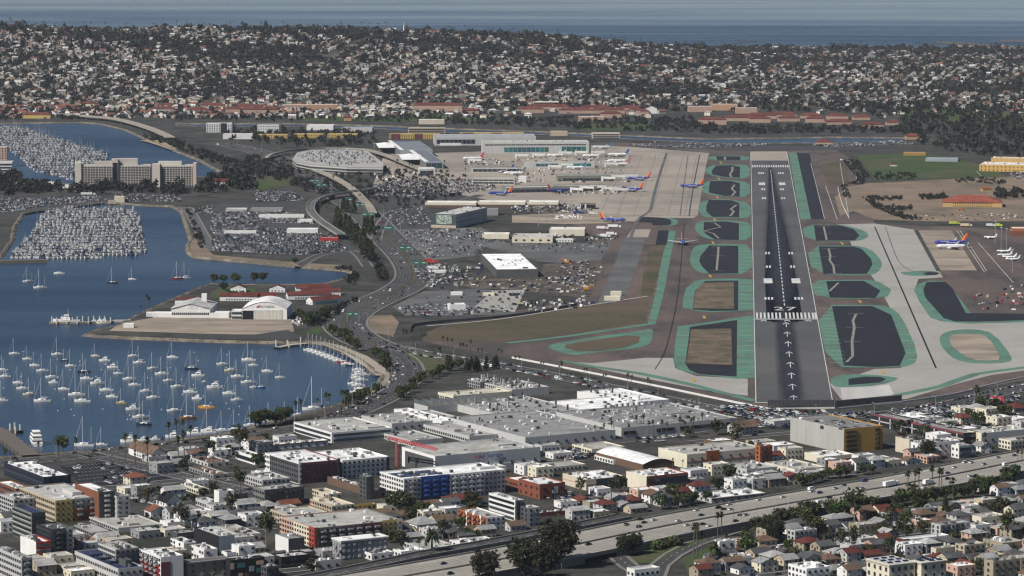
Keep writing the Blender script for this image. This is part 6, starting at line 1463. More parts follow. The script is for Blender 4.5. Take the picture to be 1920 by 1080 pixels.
m_ = MB(); m_.tube((.8, 0, 2.6), (-3.6, 0, 2.7), .30, .16, 6, W1); sail_boom = m_.mesh('sail_cover', [M['paint']])
m_ = MB(); m_.tube((.9, 0, 15.5), (5.4, 0, 1.6), .06, .09, 4, (.55, .56, .58)); sail_stay = m_.mesh('furled_jib', [M['paint']])
m_ = MB(); m_.tube((-3.9, 0, 1.0), (-3.9, 0, 10.5), .09, .07, 5, (.7, .68, .62)); sail_mizzen = m_.mesh('mizzen_mast', [M['metal']])
COVER = [((.03, .06, .22), 'blue'), ((.03, .03, .05), 'black'), ((.28, .24, .18), 'tan'), ((.45, .45, .45), 'grey'), ((.05, .05, .12), 'navy')]
HULLC = {'white': (.64, .64, .62), 'dark': (.02, .025, .045), 'red': (.30, .02, .02), 'wood': (.24, .11, .04), 'yellow': (.42, .30, .10), 'cream': (.60, .54, .42), 'blue': (.05, .12, .30)}
def sailboat(label, px, py, L=11, hull='white', ang=None, mast=True, mz=1.0, ketch=False, cover=None, group='boats moored in the harbour'):
    c = G(px, py, WL + .05); s = L / 11.0; e = empty('sailing_boat', c, math.radians(180 + (R.uniform(-14, 14) if ang is None else ang))); e.scale = (s, s, s); tag(e, label, 'sailboat', group)
    inst('hull', sail_hull, e, color=HULLC[hull]); inst('cabin', sail_cabin, e)
    if mast: inst('mast', sail_mast, e, scale=(1, 1, mz)); inst('furled_jib', sail_stay, e, scale=(1, 1, mz))
    if ketch: inst('mizzen_mast', sail_mizzen, e)
    inst('sail_cover', sail_boom, e, color=(cover or COVER[R.randrange(len(COVER))])[0])
motor_hull = hull_mb(11, 3.7, 1.35, .6, .9).mesh('hull', [M['gloss']], True)
m_ = MB(); m_.prism([(-2.6, -1.4), (1.6, -1.2), (2.4, 0), (1.6, 1.2), (-2.6, 1.4)], 1.3, 2.9, (.78, .78, .76)); m_.box(-.4, 1.36, 2.0, 3.4, .1, .6, 0, (.02, .02, .03)); m_.box(-.4, -1.36, 2.0, 3.4, .1, .6, 0, (.02, .02, .03)); m_.box(1.9, 0, 2.0, .9, 1.6, .7, 0, (.03, .03, .04)); m_.box(-.8, 0, 2.9, 2.8, 2.2, .8, 0, (.75, .75, .74)); m_.box(-1.2, 0, 4.4, 2.6, 2.2, .1, 0, (.6, .6, .6)); m_.tube((-2, .9, 3), (-2, .9, 4.4), .05, .05, 4); m_.tube((-2, -.9, 3), (-2, -.9, 4.4), .05, .05, 4); motor_cabin = m_.mesh('cabin', [M['paint']])
def motorboat(label, px, py, L=10, ang=None, group='boats moored in the harbour', hull='white', world=None):
    c = world or G(px, py, WL + .05); s = L / 11.0; e = empty('motor_cruiser', c, math.radians(180 + (R.uniform(-14, 14) if ang is None else ang))); e.scale = (s, s, s); tag(e, label, 'motorboat', group)
    inst('hull', motor_hull, e, color=HULLC[hull]); inst('cabin', motor_cabin, e)
B0 = lambda pts: [(x / 4, 540 + y / 4, *r) for x, y, *r in pts]
SAILS = B0([(108, 494), (205, 534), (260, 582), (432, 500), (482, 546, 8, 'dark'), (530, 586), (318, 622), (390, 670, 12, 'white', 'k'), (630, 632, 12, 'dark'), (650, 682, 12), (715, 511, 9, 'cream'), (888, 642, 9), (970, 684, 12, 'white', 'k'), (1000, 511), (1045, 562, 12), (1145, 604), (1215, 646, 13, 'white', 'k'),
    (1295, 522), (1265, 696), (1330, 742, 12, 'white', 'k'), (1435, 608, 13, 'dark', 'k'), (1428, 783, 13, 'white', 'k'), (1668, 572), (1730, 619, 12, 'cream', 'k'), (1780, 666, 12), (1718, 793, 12, 'white', 'k'), (1775, 841), (1866, 542, 14), (1860, 709, 13, 'white', 'k'), (1410, 978, 15, 'wood', 'k'), (1308, 922, 13), (1055, 970, 14, 'white'),
    (1080, 1027, 13, 'dark', 'k'), (912, 865, 10, 'yellow'), (840, 818, 11), (800, 768, 13), (1095, 775, 11), (1150, 824, 12, 'white', 'k'), (1010, 728, 11), (575, 803, 15), (620, 852, 15, 'white', 'k'), (480, 760, 11), (318, 850, 15), (222, 799, 12, 'cream', 'k'), (170, 755, 11), (135, 713, 10), (35, 666, 11), (20, 616, 10), (15, 846, 11), (1900, 580, 9), (1905, 745, 8), (1668, 1070, 12), (1560, 1072, 12),
    (2005, 626, 11), (2100, 672, 9), (1955, 748, 9, 'blue')])
moor = ['nearest the coast guard ramp', 'near the pier', 'in the middle of the moorings', 'at the left of the moorings', 'at the right of the moorings']
for x, y, *r in SAILS:
    L = r[0] if r else R.uniform(9.5, 12); hc = r[1] if len(r) > 1 else 'white'; k_ = len(r) > 2; cv = R.choice(COVER)
    place = moor[0] if y < 690 and x > 200 else moor[1] if y > 770 else moor[3] if x < 110 else moor[4] if x > 400 else moor[2]
    sailboat('%s%s-hulled %s with %s sail cover moored %s' % ('long ' if L > 12.5 else 'small ' if L < 9.6 else '', hc, 'two-masted yacht' if k_ else 'sailing boat', cv[1], place), x, y, L * .93, hc, ketch=k_, cover=cv, mz=R.uniform(.85, 1.15))
for i, (x, y, L) in enumerate(B0([(785, 547, 10), (845, 598, 10), (400, 712, 8), (1610, 748, 13), (1478, 832, 9), (995, 912, 11), (730, 718, 12), (1485, 660, 11), (1530, 704, 4)])):
    motorboat('white motor cruiser moored %s' % ('behind the two-masted yachts left of centre', 'with a tall flybridge left of centre', 'small, among the left sailing boats', 'with a long cabin right of centre', 'small, behind the orange trimaran', 'with a tan cabin in front of the pier palms', 'with a canopy left of centre', 'low and mastless right of centre', 'as a tiny dinghy right of centre')[i], x, y, L)
for i, (x, y, L, k_, hc) in enumerate(((52, 528, 11, 1, 'white'), (75, 540, 14, 1, 'white'), (111, 513, 12, 0, 'white'), (211, 531, 12, 0, 'dark'), (248, 524, 9, 0, 'white'), (333, 523, 13, 0, 'red'), (347, 522, 12, 1, 'white'))):
    sailboat('%s yacht anchored in open water %s' % ({'white': 'white', 'dark': 'dark-hulled', 'red': 'red-hulled'}[hc], ('left of the big ketch below the marina', 'with two tall masts below the marina', 'without sails near the breakwater', 'between breakwater and inlet', 'small, near the inlet mouth', 'beside a white one at the inlet mouth', 'beside the red one at the inlet mouth')[i]), x, y, L, hc, ketch=bool(k_), group='yachts at anchor off the marina', mast=i != 2)
for i in range(11):        # the row along the sea wall
    t = i / 10; sailboat('white sailing boat, number %s along the sea wall row' % ('one', 'two', 'three', 'four', 'five', 'six', 'seven', 'eight', 'nine', 'ten', 'eleven')[i] if i not in (8, 10) else ('red-hulled boat in the sea wall row' if i == 8 else 'dark-hulled boat at the end of the sea wall row'), 580 + 79 * t, 657 + 29 * t ** 1.1, 11, {8: 'red', 10: 'dark'}.get(i, 'white'), ang=-8, group='boats along the sea wall')
for i, (x, y) in enumerate(((672, 694), (676, 699), (671, 704), (682, 703), (670, 709), (678, 713), (664, 720), (672, 723), (676, 730), (684, 731), (668, 736))):
    sailboat('white yacht rafted in the cluster off the promenade, row %d from the sea wall' % (i + 1) if False else 'white yacht rafted in the cluster off the stone promenade', x, y, 11, 'white', ang=R.uniform(-6, 6), group='boats clustered off the promenade')
for i, (x, y, L, k_) in enumerate(((158, 836, 15, 1), (191, 834, 9, 0), (588, 768, 18, 1), (470, 798, 11, 0), (440, 806, 11, 0), (505, 790, 10, 0), (560, 778, 10, 0), (535, 784, 9, 0))):
    sailboat('%s near the shore road' % ('large white ketch beside a palm', 'small white sloop right of the ketch', 'tall two-masted schooner behind the palms', 'white sloop left of the dark tree', 'white sloop furthest left of the dark tree', 'white sloop right of the dark tree', 'white sloop beside the schooner', 'white sloop between dark trees')[i], x, y, L, 'white', ketch=bool(k_), group='yachts by the shore road')
for i, (x, y, L) in enumerate(((242, 829, 13), (268, 827, 9), (290, 825, 8), (325, 820, 12), (365, 814, 12), (391, 812, 12))): motorboat('white motor yacht tied up along the shore road, %s' % ('behind two palms', 'small, beside the dark tree', 'smallest of the row', 'left of three with long bow', 'middle of three with long bow', 'right of three with long bow')[i], x, y, L, ang=R.uniform(-10, 5), group='motor yachts along the shore road')
# orange trimaran
def trimaran():
    c = G(387, 764, WL + .05); e = empty('trimaran', c, math.pi); tag(e, 'orange trimaran with three hulls among the moored boats', 'sailboat')
    for y, s in ((0, 1), (-4, .7), (4, .7)): inst('hull', hull_mb(13 * s, 1.6 * s + .4, 1.1).mesh('hull', [M['gloss']], True), e, (0, y, 0), color=(.62, .30, .06))
    inst('crossbeam', unitm, e, (1.5, 0, .9), 0, (.8, 8, .25), (.6, .5, .4)); inst('crossbeam', unitm, e, (-2.5, 0, .9), 0, (.8, 8, .25), (.6, .5, .4)); inst('mast', sail_mast, e); inst('cabin', sail_cabin, e)
trimaran()
# coast guard cutter, its jetty and piles
def cutter():
    c = G(125, 604.5, WL + .05); L = 26; e = empty('patrol_cutter', c, math.pi); tag(e, 'white coast guard patrol cutter with red bow stripe at its jetty', 'ship')
    inst('hull', hull_mb(L, 5.5, 2.4, .9, .9, 10).mesh('hull', [M['gloss']], True), e, color=(.75, .75, .75))
    m_ = MB(); m_.box(1, 0, 2.4, 9, 4, 2.6, 0, (.75, .75, .75)); m_.box(0, 0, 5, 5, 3.4, 2.3, 0, (.75, .75, .75)); m_.box(0, 0, 5.9, 5.2, 3.5, .7, 0, (.03, .03, .04)); m_.obj('superstructure', M['paint'], e)
    m_ = MB(); m_.tube((-1.5, 0, 7), (-1.5, 0, 14), .35, .15, 5, (.5, .38, .1)); m_.tube((-3, 0, 2.4), (-1.5, 0, 11), .15, .15, 4, (.4, .32, .12)); m_.obj('mast', M['paint'], e)
    m_ = MB(); 
    for s in (-1, 1): m_.face([(7.3, s * 2.52, .1), (8.3, s * 2.3, .1), (9.0, s * 2.35, 2.4), (8.0, s * 2.6, 2.4)], (.5, .03, .03))
    m_.obj('bow_stripe', M['paint'], e)
cutter()
def jetty(label, pts, w, z, col, piles=0, name='jetty'):
    P = [G(x, y, z) for x, y in pts]; N = normals2(P); m_ = MB(); o0 = P[0]
    e = empty(name, (o0.x, o0.y, 0)); tag(e, label, 'jetty')
    for i in range(len(P) - 1):
        a, b, c, d = P[i] - N[i] * w / 2 - o0, P[i] + N[i] * w / 2 - o0, P[i + 1] + N[i + 1] * w / 2 - o0, P[i + 1] - N[i + 1] * w / 2 - o0
        f = [tuple(v + Vector((0, 0, z))) for v in (a, b, c, d)]; m_.face(f if (Vector(f[1]) - Vector(f[0])).cross(Vector(f[2]) - Vector(f[0])).z > 0 else f[::-1], col)
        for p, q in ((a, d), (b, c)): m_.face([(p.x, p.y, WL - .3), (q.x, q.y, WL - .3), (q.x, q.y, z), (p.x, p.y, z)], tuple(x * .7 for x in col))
    m_.obj('deck', M['paint'], e)
    if piles:
        for i in range(piles):
            t = (i + .5) / piles * (len(P) - 1); k = int(t); p = P[k].lerp(P[k + 1], t - k) + N[k] * (w / 2 + .6) * (1 if i % 2 else -1) - o0
            inst('pile', unitm, e, (p.x, p.y, WL - 1), 0, (1.0, 1.0, R.uniform(6, 8.5) if name == 'jetty' else 4.2), (.55, .54, .50) if name == 'jetty' else (.16, .14, .12))
    return e
jetty('floating jetty with tall white piles beside the patrol cutter', [(92, 604), (150, 603.5), (212, 601.5)], 5, .0, (.32, .28, .22), 12); jetty('narrow footbridge joining the jetty to the coast guard ramp', [(212, 600), (245, 599.5)], 2.5, .4, (.6, .6, .57))
jetty('small floating dock with piles below the station asphalt', [(519, 651), (545, 646), (576, 643)], 7, .0, (.36, .32, .26), 5)
for i, (x, y, L) in enumerate(((186, 606, 11), (194, 606.5, 12), (176, 605.5, 9))): motorboat('grey patrol boat at the jetty, %s' % ('middle of three', 'right of three', 'left of three')[i], x, y, L, group='patrol boats at the jetty', hull='cream')
jetty('dark timber fishing pier with people and railings at the left edge', [(-60, 782), (0, 808), (30, 832), (58, 853)], 13, 1.2, (.12, .105, .09), 24, 'pier'); jetty('small floating stage beside the fishing pier', [(18, 805), (38, 808)], 6, .0, (.08, .07, .06), 4)
def ferry():
    c = G(67, 832, WL + .05); e = empty('excursion_boat', c, math.radians(105)); tag(e, 'white double-deck excursion boat moored at the fishing pier', 'ship'); L = 28
    inst('hull', hull_mb(L, 8, 2.2, .5, .9, 10).mesh('hull', [M['gloss']], True), e, color=(.75, .75, .74))
    for k, (z, l_, w) in enumerate(((2.2, 20, 7), (5, 17, 6.4), (7.6, 9, 5.4))):
        m_ = MB(); m_.box(-1.5 - k * .8, 0, z, l_, w, 2.5, 0, (.74, .74, .73)); m_.box(-1.5 - k * .8, 0, z + 1.0, l_ + .1, w + .1, .9, 0, (.03, .03, .035)); m_.obj('deckhouse', M['paint'], e)
ferry()
jetty('long rock and concrete breakwater in front of the near marina', [(-120, 489), (0, 488), (88, 486.5)], 7, 1.6, (.16, .14, .11), 0, 'breakwater')
m_ = MB()
# marina fleets
MAR = [(18, 483), (60, 440), (82, 400), (118, 393), (250, 392), (262, 410), (269, 440), (275, 474), (268, 478), (150, 486), (90, 485)]
FAR = [(-40, 247), (25, 236), (110, 262), (205, 290), (200, 300), (150, 318), (135, 338), (60, 320), (42, 300), (5, 272), (-40, 262)]
def fleet(poly, row, step, z):
    g = [G(x, y, z) for x, y in poly]; x0, x1 = min(p.x for p in g), max(p.x for p in g); y0, y1 = min(p.y for p in g), max(p.y for p in g); out = []; rows = []
    y = y0 + 6; k = 0
    while y < y1:
        x = x0; xs_ = []
        while x < x1:
            if inside(to_px(x, y, z), poly):
                xs_.append(x)
                if R.random() < .93: out.append((x + R.uniform(-.4, .4), y + R.uniform(-1, 1), k))
            x += step * R.uniform(.9, 1.15)
        if xs_: rows.append((min(xs_), max(xs_), y, k))
        y += row * (.62 if k % 2 == 0 else 1.38); k += 1
    return out, rows
near, nrows = fleet(MAR, 19, 5.0, WL); far, frows = fleet(FAR, 24, 5.6, WL)
for xa, xb, y, k in nrows:
    if k % 2 == 0:
        o = inst('dock', unitm, None, ((xa + xb) / 2, y + 6.2, WL - .2), 0, (xb - xa + 4, 2.0, .7), (.34, .31, .26)); o['kind'] = 'structure'
fm = MB()                                            # one mesh per marina boat: hull, deckhouse, windows, canopy
def small_boat(style):
    h = hull_mb(11, 3.6, 1.5, .5, .92, 6)
    if style == 0: h.prism([(-3, -1.5), (1.5, -1.2), (2.5, 0), (1.5, 1.2), (-3, 1.5)], 1.4, 3.0, (.8, .8, .78)); h.box(1.2, 0, 2.1, 2.2, 2.3, .65, 0, (.02, .02, .03)); h.box(-1, 0, 3.0, 2.8, 2.4, .9, 0, (.78, .78, .77)); h.box(-1.4, 0, 4.7, 3.4, 2.6, .15, 0, (.75, .75, .75)); h.box(-3.05, 0, 1.7, .1, 2.0, 1.1, 0, (.03, .03, .035))
    elif style == 1: h.prism([(-2.2, -1.0), (1.6, -.75), (2.6, 0), (1.6, .75), (-2.2, 1.0)], 1.3, 2.0, (.8, .79, .76)); h.tube((.9, 0, 1), (.9, 0, 15), .12, .1, 4, (.7, .7, .7)); h.tube((.8, 0, 2.8), (-3.6, 0, 2.8), .32, .2, 5, (.06, .09, .22)); h.box(-3.6, 0, 1.5, 1.6, 2.2, 1.3, 0, (.08, .1, .2))
    else: h.prism([(-3.5, -1.5), (2, -1.3), (3, 0), (2, 1.3), (-3.5, 1.5)], 1.4, 2.5, (.82, .82, .81)); h.box(.8, 0, 2.5, 2.6, 2.2, .8, 0, (.03, .03, .035)); h.box(-2, 0, 3.6, 3.4, 2.6, .12, 0, (.10, .14, .3) if style == 2 else (.75, .75, .74)); h.box(-3.55, 0, 1.7, .1, 2.2, .7, 0, (.05, .05, .05))
    return h
SB = [small_boat(i) for i in (0, 1, 2, 3, 0)]; SBm = [b_.mesh('marina_boat', [M['gloss']]) for b_ in SB]; SBt = [template(b_) for b_ in SB]
near.sort(key=lambda p: p[1])
rest = {}
SBN = ['white flybridge cruiser', 'white sailing boat with blue cover', 'white cruiser with blue awning', 'white open cruiser', 'white flybridge cruiser']
for i, (x, y, k) in enumerate(near):
    v = R.choice((0, 0, 1, 2, 3, 3)); a = math.pi / 2 * (1 if k % 2 else -1) + R.uniform(-.04, .04); s = R.uniform(.85, 1.25)
    if i < 190 :
        o = inst('marina_boat', SBm[v], None, (x, y, WL), a, (s, s * R.uniform(.95, 1.1), s), (.62, .62, .61) if R.random() < .9 else (.04, .06, .14))
        tag(o, '%s berthed in the front rows of the crowded near marina' % SBN[v], 'boat', 'boats berthed in the near marina')
    else: rest.setdefault(v, []).append((x, y, WL, a, s))
for x, y, k in far: rest.setdefault(R.choice((0, 1, 1, 2, 3)), []).append((x, y, WL, math.pi / 2 * (1 if k % 2 else -1), R.uniform(.9, 1.4)))
parts = []
for v, l_ in rest.items():
    A = np.array(l_); n = len(A); t = np.where(NR.rand(n) < .9, .58, .12); parts.append((SBt[v], A[:, :3], A[:, 3], np.stack([A[:, 4]] * 3, 1), np.stack([t] * 3, 1)))
o = merged('marina_boats', parts, [M['gloss']]); tag(o, 'hundreds of white boats packed in the far rows of the two marinas', 'boats', kind='stuff')
# little mooring buoys
bm0 = MB(); bm0.tube((0, 0, -.3), (0, 0, .25), .45, .45, 6); bm0.tube((0, 0, .25), (0, 0, .55), .45, .15, 6); bmesh_ = bm0.mesh('mooring_buoy', [M['paint']])
for i in range(46):
    x, y = R.uniform(5, 520), R.uniform(655, 790)
    if inside((x, y), BAY) and y < 840 - x * .08: tag(inst('mooring_buoy', bmesh_, None, G(x, y, WL), 0, (1, 1, 1), (.75, .75, .74)), 'small white mooring buoy floating among the moored boats', 'buoy', 'mooring buoys')

# ================================================================== cars
def car_mb(style=0):
    m_ = MB(); g = (.025, .028, .032)
    def sec(x0, x1, z0, z1, w0, w1, xt0, xt1, col, top):     # a tapered block
        a = [(x0, -w0, z0), (x1, -w0, z0), (x1, w0, z0), (x0, w0, z0)]; b = [(xt0, -w1, z1), (xt1, -w1, z1), (xt1, w1, z1), (xt0, w1, z1)]
        for i in range(4): m_.face([a[i], a[(i + 1) % 4], b[(i + 1) % 4], b[i]], col)
        m_.face(b, top)
    H = (.85, 1.45) if style == 0 else (1.0, 1.75) if style == 1 else (1.1, 2.3)
    if style == 2: sec(-2.7, 2.7, .35, 1.1, .98, .98, -2.7, 2.6, W1, W1); sec(-2.7, 2.5, 1.1, 2.3, .98, .88, -2.6, 1.7, W1, W1); m_.box(1.9, 0, 1.25, .9, 1.75, .7, 0, g); m_.box(-.3, 0, 1.35, 3.2, 2.0, .55, 0, g)
    else:
        sec(-2.25, 2.25, .3, H[0], .88, .86, -2.2, 2.1, W1, W1)
        sec(-1.7 if style else -1.5, 1.0, H[0], H[1], .84, .68, -1.5 if style else -.9, .45, g, W1)
    for x in (-1.4, 1.4):
        for y in (-.82, .82): m_.box(x, y, 0, .66, .2, .62, 0, (.012, .012, .012))
    return m_
CM = [car_mb(i) for i in range(3)]; CMm = [c.mesh('car', [M['gloss']]) for c in CM]; CMt = [template(c) for c in CM]
CARC = [((.70, .70, .70), 'white', 30), ((.40, .41, .42), 'silver', 20), ((.10, .10, .11), 'grey', 15), ((.015, .015, .017), 'black', 20), ((.22, .02, .02), 'red', 3), ((.03, .05, .14), 'blue', 5), ((.22, .19, .15), 'tan', 4)]
CW = [c for c in CARC for _ in range(c[2])]
STY = ['saloon car', 'sport utility car', 'van']
ALL = []
def add_car(x, y, z, a, where, group, style=None, col=None):
    ALL.append((x, y, z, a, R.choice((0, 0, 0, 1, 1, 2 if R.random() < .3 else 0)) if style is None else style, col or R.choice(CW), where, group))
def lot(poly, ang, along=2.75, rowgap=(5.6, 11.5), fill=.75, z=Z4, where='', group='', noroad=True):
    g = [G(x, y, z) for x, y in poly]; c = sum(g, Vector()) / len(g); a = math.radians(ang); ex, ey = Vector((math.cos(a), math.sin(a), 0)), Vector((-math.sin(a), math.cos(a), 0))
    r = max((p - c).length for p in g); v = -r; k = 0
    while v < r:
        u = -r
        while u < r:
            p = c + ex * u + ey * v
            if R.random() < fill and inside(to_px(p.x, p.y, z), poly): add_car(p.x, p.y, z, a + math.pi / 2 + (math.pi if R.random() < .5 else 0), where, group)
            u += along
        v += rowgap[k % 2]; k += 1
GL = 'cars parked in the big lots'
lot([(742, 432), (905, 428), (940, 452), (905, 470), (890, 480), (800, 484), (778, 466)], 3, fill=.12, where='in the grey airport car park', group=GL); lot([(745, 432), (900, 429), (930, 446), (860, 448), (765, 446)], 3, fill=.22, where='in the grey airport car park', group=GL); lot([(950, 457), (1145, 456), (1132, 474), (1010, 470)], 3, fill=.10, where='in the grey airport car park', group=GL)
lot([(745, 580), (790, 570), (860, 568), (930, 585), (860, 592), (765, 592)], 10, fill=.42, where='in the long-stay car park by the dry field', group=GL); lot([(800, 548), (890, 543), (870, 566), (780, 568)], 10, fill=.04, where='in the long-stay car park by the dry field', group=GL); lot([(890, 545), (985, 544), (960, 586), (900, 586)], 20, fill=.12, where='in the pale bus yard', group=GL)
RG = 'rental cars packed by the inlet'
lot([(395, 430), (480, 420), (540, 432), (620, 440), (650, 470), (560, 478), (400, 470)], 0, rowgap=(5.2, 6.4), fill=.86, where='in the packed rental car lot', group=RG); lot([(400, 400), (480, 395), (560, 400), (600, 420), (480, 418), (395, 425)], 0, rowgap=(5.2, 6.6), fill=.72, where='in the packed rental car lot', group=RG); lot([(480, 358), (545, 357), (575, 376), (480, 378)], 0, rowgap=(5.2, 6.4), fill=.8, where='beside the flyover', group=RG); lot([(352, 392), (400, 386), (398, 400), (360, 402)], 0, fill=.7, where='in the packed rental car lot', group=RG)
lot([(-30, 378), (0, 374), (180, 368), (200, 375), (100, 384), (30, 396), (-30, 402)], 0, rowgap=(5.4, 7), fill=.7, where='along the marina road', group=RG); lot([(215, 366), (330, 364), (345, 378), (230, 378)], 0, fill=.35, where='along the marina road', group=RG)
lot([(700, 348), (760, 336), (925, 338), (930, 356), (840, 366), (780, 372), (705, 366)], -3, rowgap=(5.4, 9), fill=.45, where='in the terminal car park', group=GL); lot([(700, 398), (790, 386), (815, 420), (745, 426)], -3, fill=.16, where='in the terminal car park', group=GL); lot([(770, 498), (835, 492), (900, 520), (855, 532), (800, 540)], 20, fill=.2, where='by the construction site', group=GL); lot(PLAZA, 5, z=10.2, fill=.22, where='on the roof of the parking building', group=GL); lot([(1040, 490), (1110, 488), (1095, 530), (1050, 535)], 15, fill=.2, where='on the earthworks', group=GL)
lot([(1030, 380), (1110, 384), (1110, 398), (1000, 392), (965, 388)], 8, fill=.3, where='beside the cargo sheds', group=GL); lot([(1180, 272), (1420, 268), (1440, 272), (1300, 277)], 0, rowgap=(5, 6), fill=.8, where='along the channel beyond the apron', group=GL); lot([(1500, 270), (1690, 264), (1720, 270), (1560, 276)], 0, rowgap=(5, 6), fill=.8, where='along the channel beyond the apron', group=GL); lot([(1880, 300), (1990, 320), (1990, 345), (1900, 335)], 0, fill=.4, where='at the school', group=GL)
NG = 'cars parked in the town'
lot([(122, 875), (208, 866), (310, 894), (228, 908), (155, 903)], 30, fill=.2, where='on the dark waterfront car park', group=NG); lot([(232, 915), (262, 925), (300, 936), (292, 948), (248, 940)], 30, rowgap=(5.4, 5.8), fill=.8, where='beside the small white houses', group=NG); lot([(1682, 800), (1760, 782), (1905, 768), (1915, 800), (1830, 815), (1740, 795)], 30, fill=.6, where='in the car parks beside the runway-end deck', group=NG)
lot([(1500, 792), (1570, 788), (1640, 792), (1585, 800)], 30, z=19.6, fill=.22, where='on the roof of the beige car park', group=NG); lot([(1680, 792), (1780, 800), (1800, 806), (1750, 796), (1700, 786)], 30, z=8.6, fill=.4, where='on the open parking deck', group=NG); lot([(1010, 925), (1070, 918), (1085, 945), (1040, 950)], 30, fill=.55, where='below the red brick building', group=NG); lot([(1020, 846), (1100, 838), (1150, 850), (1060, 866)], 30, rowgap=(5.4, 6), fill=.75, where='in the bus yard', group=NG); lot([(1180, 820), (1280, 806), (1300, 820), (1200, 832)], 30, fill=.5, where='along the palm-lined street', group=NG)
lot([(1400, 760), (1480, 770), (1640, 776), (1690, 764), (1600, 788), (1440, 790), (1330, 768)], 30, rowgap=(5.4, 7), fill=.55, where='beside the runway-end road', group=NG); lot([(1395, 782), (1492, 786), (1492, 806), (1400, 800)], 30, rowgap=(5.4, 7), fill=.5, where='beside the beige car park', group=NG); lot([(1700, 770), (1800, 758), (1910, 742), (1915, 752), (1800, 772), (1710, 780)], 30, rowgap=(5.4, 7), fill=.65, where='near the red billboard', group=NG)
lot([(700, 925), (760, 920), (800, 930), (780, 945)], 30, fill=.3, where='by the fig tree', group=NG)
def along_road(pts, ns, offs, gap, p, where, group, z, style=None):
    cum = 0
    for i in range(len(pts) - 1):
        seg = (pts[i + 1] - pts[i]); l_ = seg.length; k = 0
        while k < l_:
            for o_ in offs:
                if R.random() < p:
                    q = pts[i] + seg * (k / l_) + ns[i] * o_; a = math.atan2(seg.y, seg.x); add_car(q.x, q.y, z, a + (0 if o_ > 0 else math.pi), where, group, style)
            k += gap
hs = densify([G(x, y, Z4) for x, y in HD_B]); along_road(hs, normals2(hs), (-14, -10.7, -7.3, 7.3, 10.7, 14), 14, .10, 'driving on the wide boulevard', 'cars on the boulevard', Z5)
hs = densify([G(x, y, Z3) for x, y in HD_A]); along_road(hs, normals2(hs), (-9, -5, 5, 9), 14, .10, 'on the shore road', 'cars on the shore road', Z4); along_road(hs, normals2(hs), (-12.5,), 7, .35, 'parked beside the shore road', 'cars on the shore road', Z4)
hs = densify([G(x, y, Z3) for x, y in PERIM]); along_road(hs, normals2(hs), (-8, 8, 11.5), 7, .5, 'parked on the runway-end road', 'cars on the runway-end road', Z4); along_road(hs, normals2(hs), (-3, 3), 16, .12, 'driving on the runway-end road', 'cars on the runway-end road', Z4)
FC = [(1201, 975, 3, 1), (1208, 981, 3, 0), (1226, 976, 0, 0), (1160, 1011, 3, 0), (1166, 1017, 0, 0), (1288, 986, 0, 1), (1318, 984, 3, 0), (1306, 958, 0, 0), (1348, 953, 3, 1), (1357, 956, 3, 0), (1367, 947, 0, 0), (1370, 956, 0, 0), (1423, 938, 0, 0), (1388, 967, 3, 0), (1398, 967, 1, 1), (1468, 933, 0, 0), (1521, 919, 0, 2), (1567, 917, 1, 0), (1582, 911, 2, 1), (1555, 934, 3, 0), (1599, 932, 0, 0), (1500, 947, 2, 1), (1536, 944, 0, 2),
      (1621, 903, 5, 2), (1681, 889, 3, 0), (1699, 891, 1, 0), (1742, 907, 0, 2), (1777, 899, 3, 1), (1809, 868, 0, 1), (1830, 893, 3, 0), (1885, 873, 0, 2), (1902, 855, 2, 0), (1015, 1016, 0, 0), (832, 1058, 5, 0), (845, 1077, 3, 1), (905, 1050, 0, 0)]
for x, y, ci, st in FC:
    p = G(x, y, 4.45); a = math.atan2(fpts[-1].y - fpts[0].y, fpts[-1].x - fpts[0].x) + .03
    ALL.append((p.x, p.y, 4.46, a, st, CARC[ci], 'driving on the freeway', 'cars on the freeway'))
def truck(label, px, py, z, a, L=15, trailer=(.7, .7, .7), cab=(.7, .7, .7)):
    e = empty('lorry', G(px, py, z), a); tag(e, label, 'truck'); inst('trailer', unitm, e, (-2, 0, 1.1), 0, (L * .78, 2.5, 2.9), trailer); inst('cab', unitm, e, (L / 2 - 1.2, 0, .6), 0, (2.6, 2.4, 2.4), cab); inst('windscreen', unit('glass'), e, (L / 2 + .12, 0, 1.8), 0, (.2, 2.1, .9), (.02, .02, .03))
    for x in (-5, -3.8, 2.5, 5.5): inst('wheel_pair', unitm, e, (x, 0, .02), 0, (1, 2.4, 1), (.015, .015, .015))
truck('white articulated lorry on the freeway', 1671, 912, 4.45, math.radians(47)); truck('white box truck on the freeway beside the palms', 1741, 909, 4.45, math.radians(47), 8)
for i, (x, y, L, c) in enumerate(((1130, 430, 14, (.7, .7, .7)), (1152, 427, 16, (.7, .7, .7)), (1135, 445, 12, (.68, .68, .66)), (1147, 441, 12, (.7, .7, .68)), (1085, 401, 14, (.04, .07, .2)), (1113, 403, 10, (.6, .6, .55)), (805, 492, 12, (.4, .03, .03)), (812, 494, 12, (.4, .04, .03)), (1790, 421, 12, (.55, .6, .08)), (1812, 425, 14, (.6, .5, .3)), (1873, 425, 8, (.55, .6, .08)), (1858, 425, 10, (.7, .7, .7)), (165, 366, 20, (.65, .65, .62)))):
    truck('%s lorry %s' % ('white' if c[0] > .6 and c[2] > .5 else 'blue' if c[2] > .15 else 'red' if c[0] < .5 else 'yellow' if c[2] < .2 else 'tan', ('behind the cream hangar', 'longest behind the cream hangar', 'at the end of the service hangar', 'second at the service hangar', 'on the service apron', 'beside the blue lorry on the apron', 'by the boulevard site cabins', 'second by the boulevard site cabins', 'at the fire station road', 'long, beside the fire station road', 'near the orange fire station', 'beside the fire station', 'on the marina road')[i]), x, y, Z5, math.radians(R.uniform(-8, 8)), L, c, c)
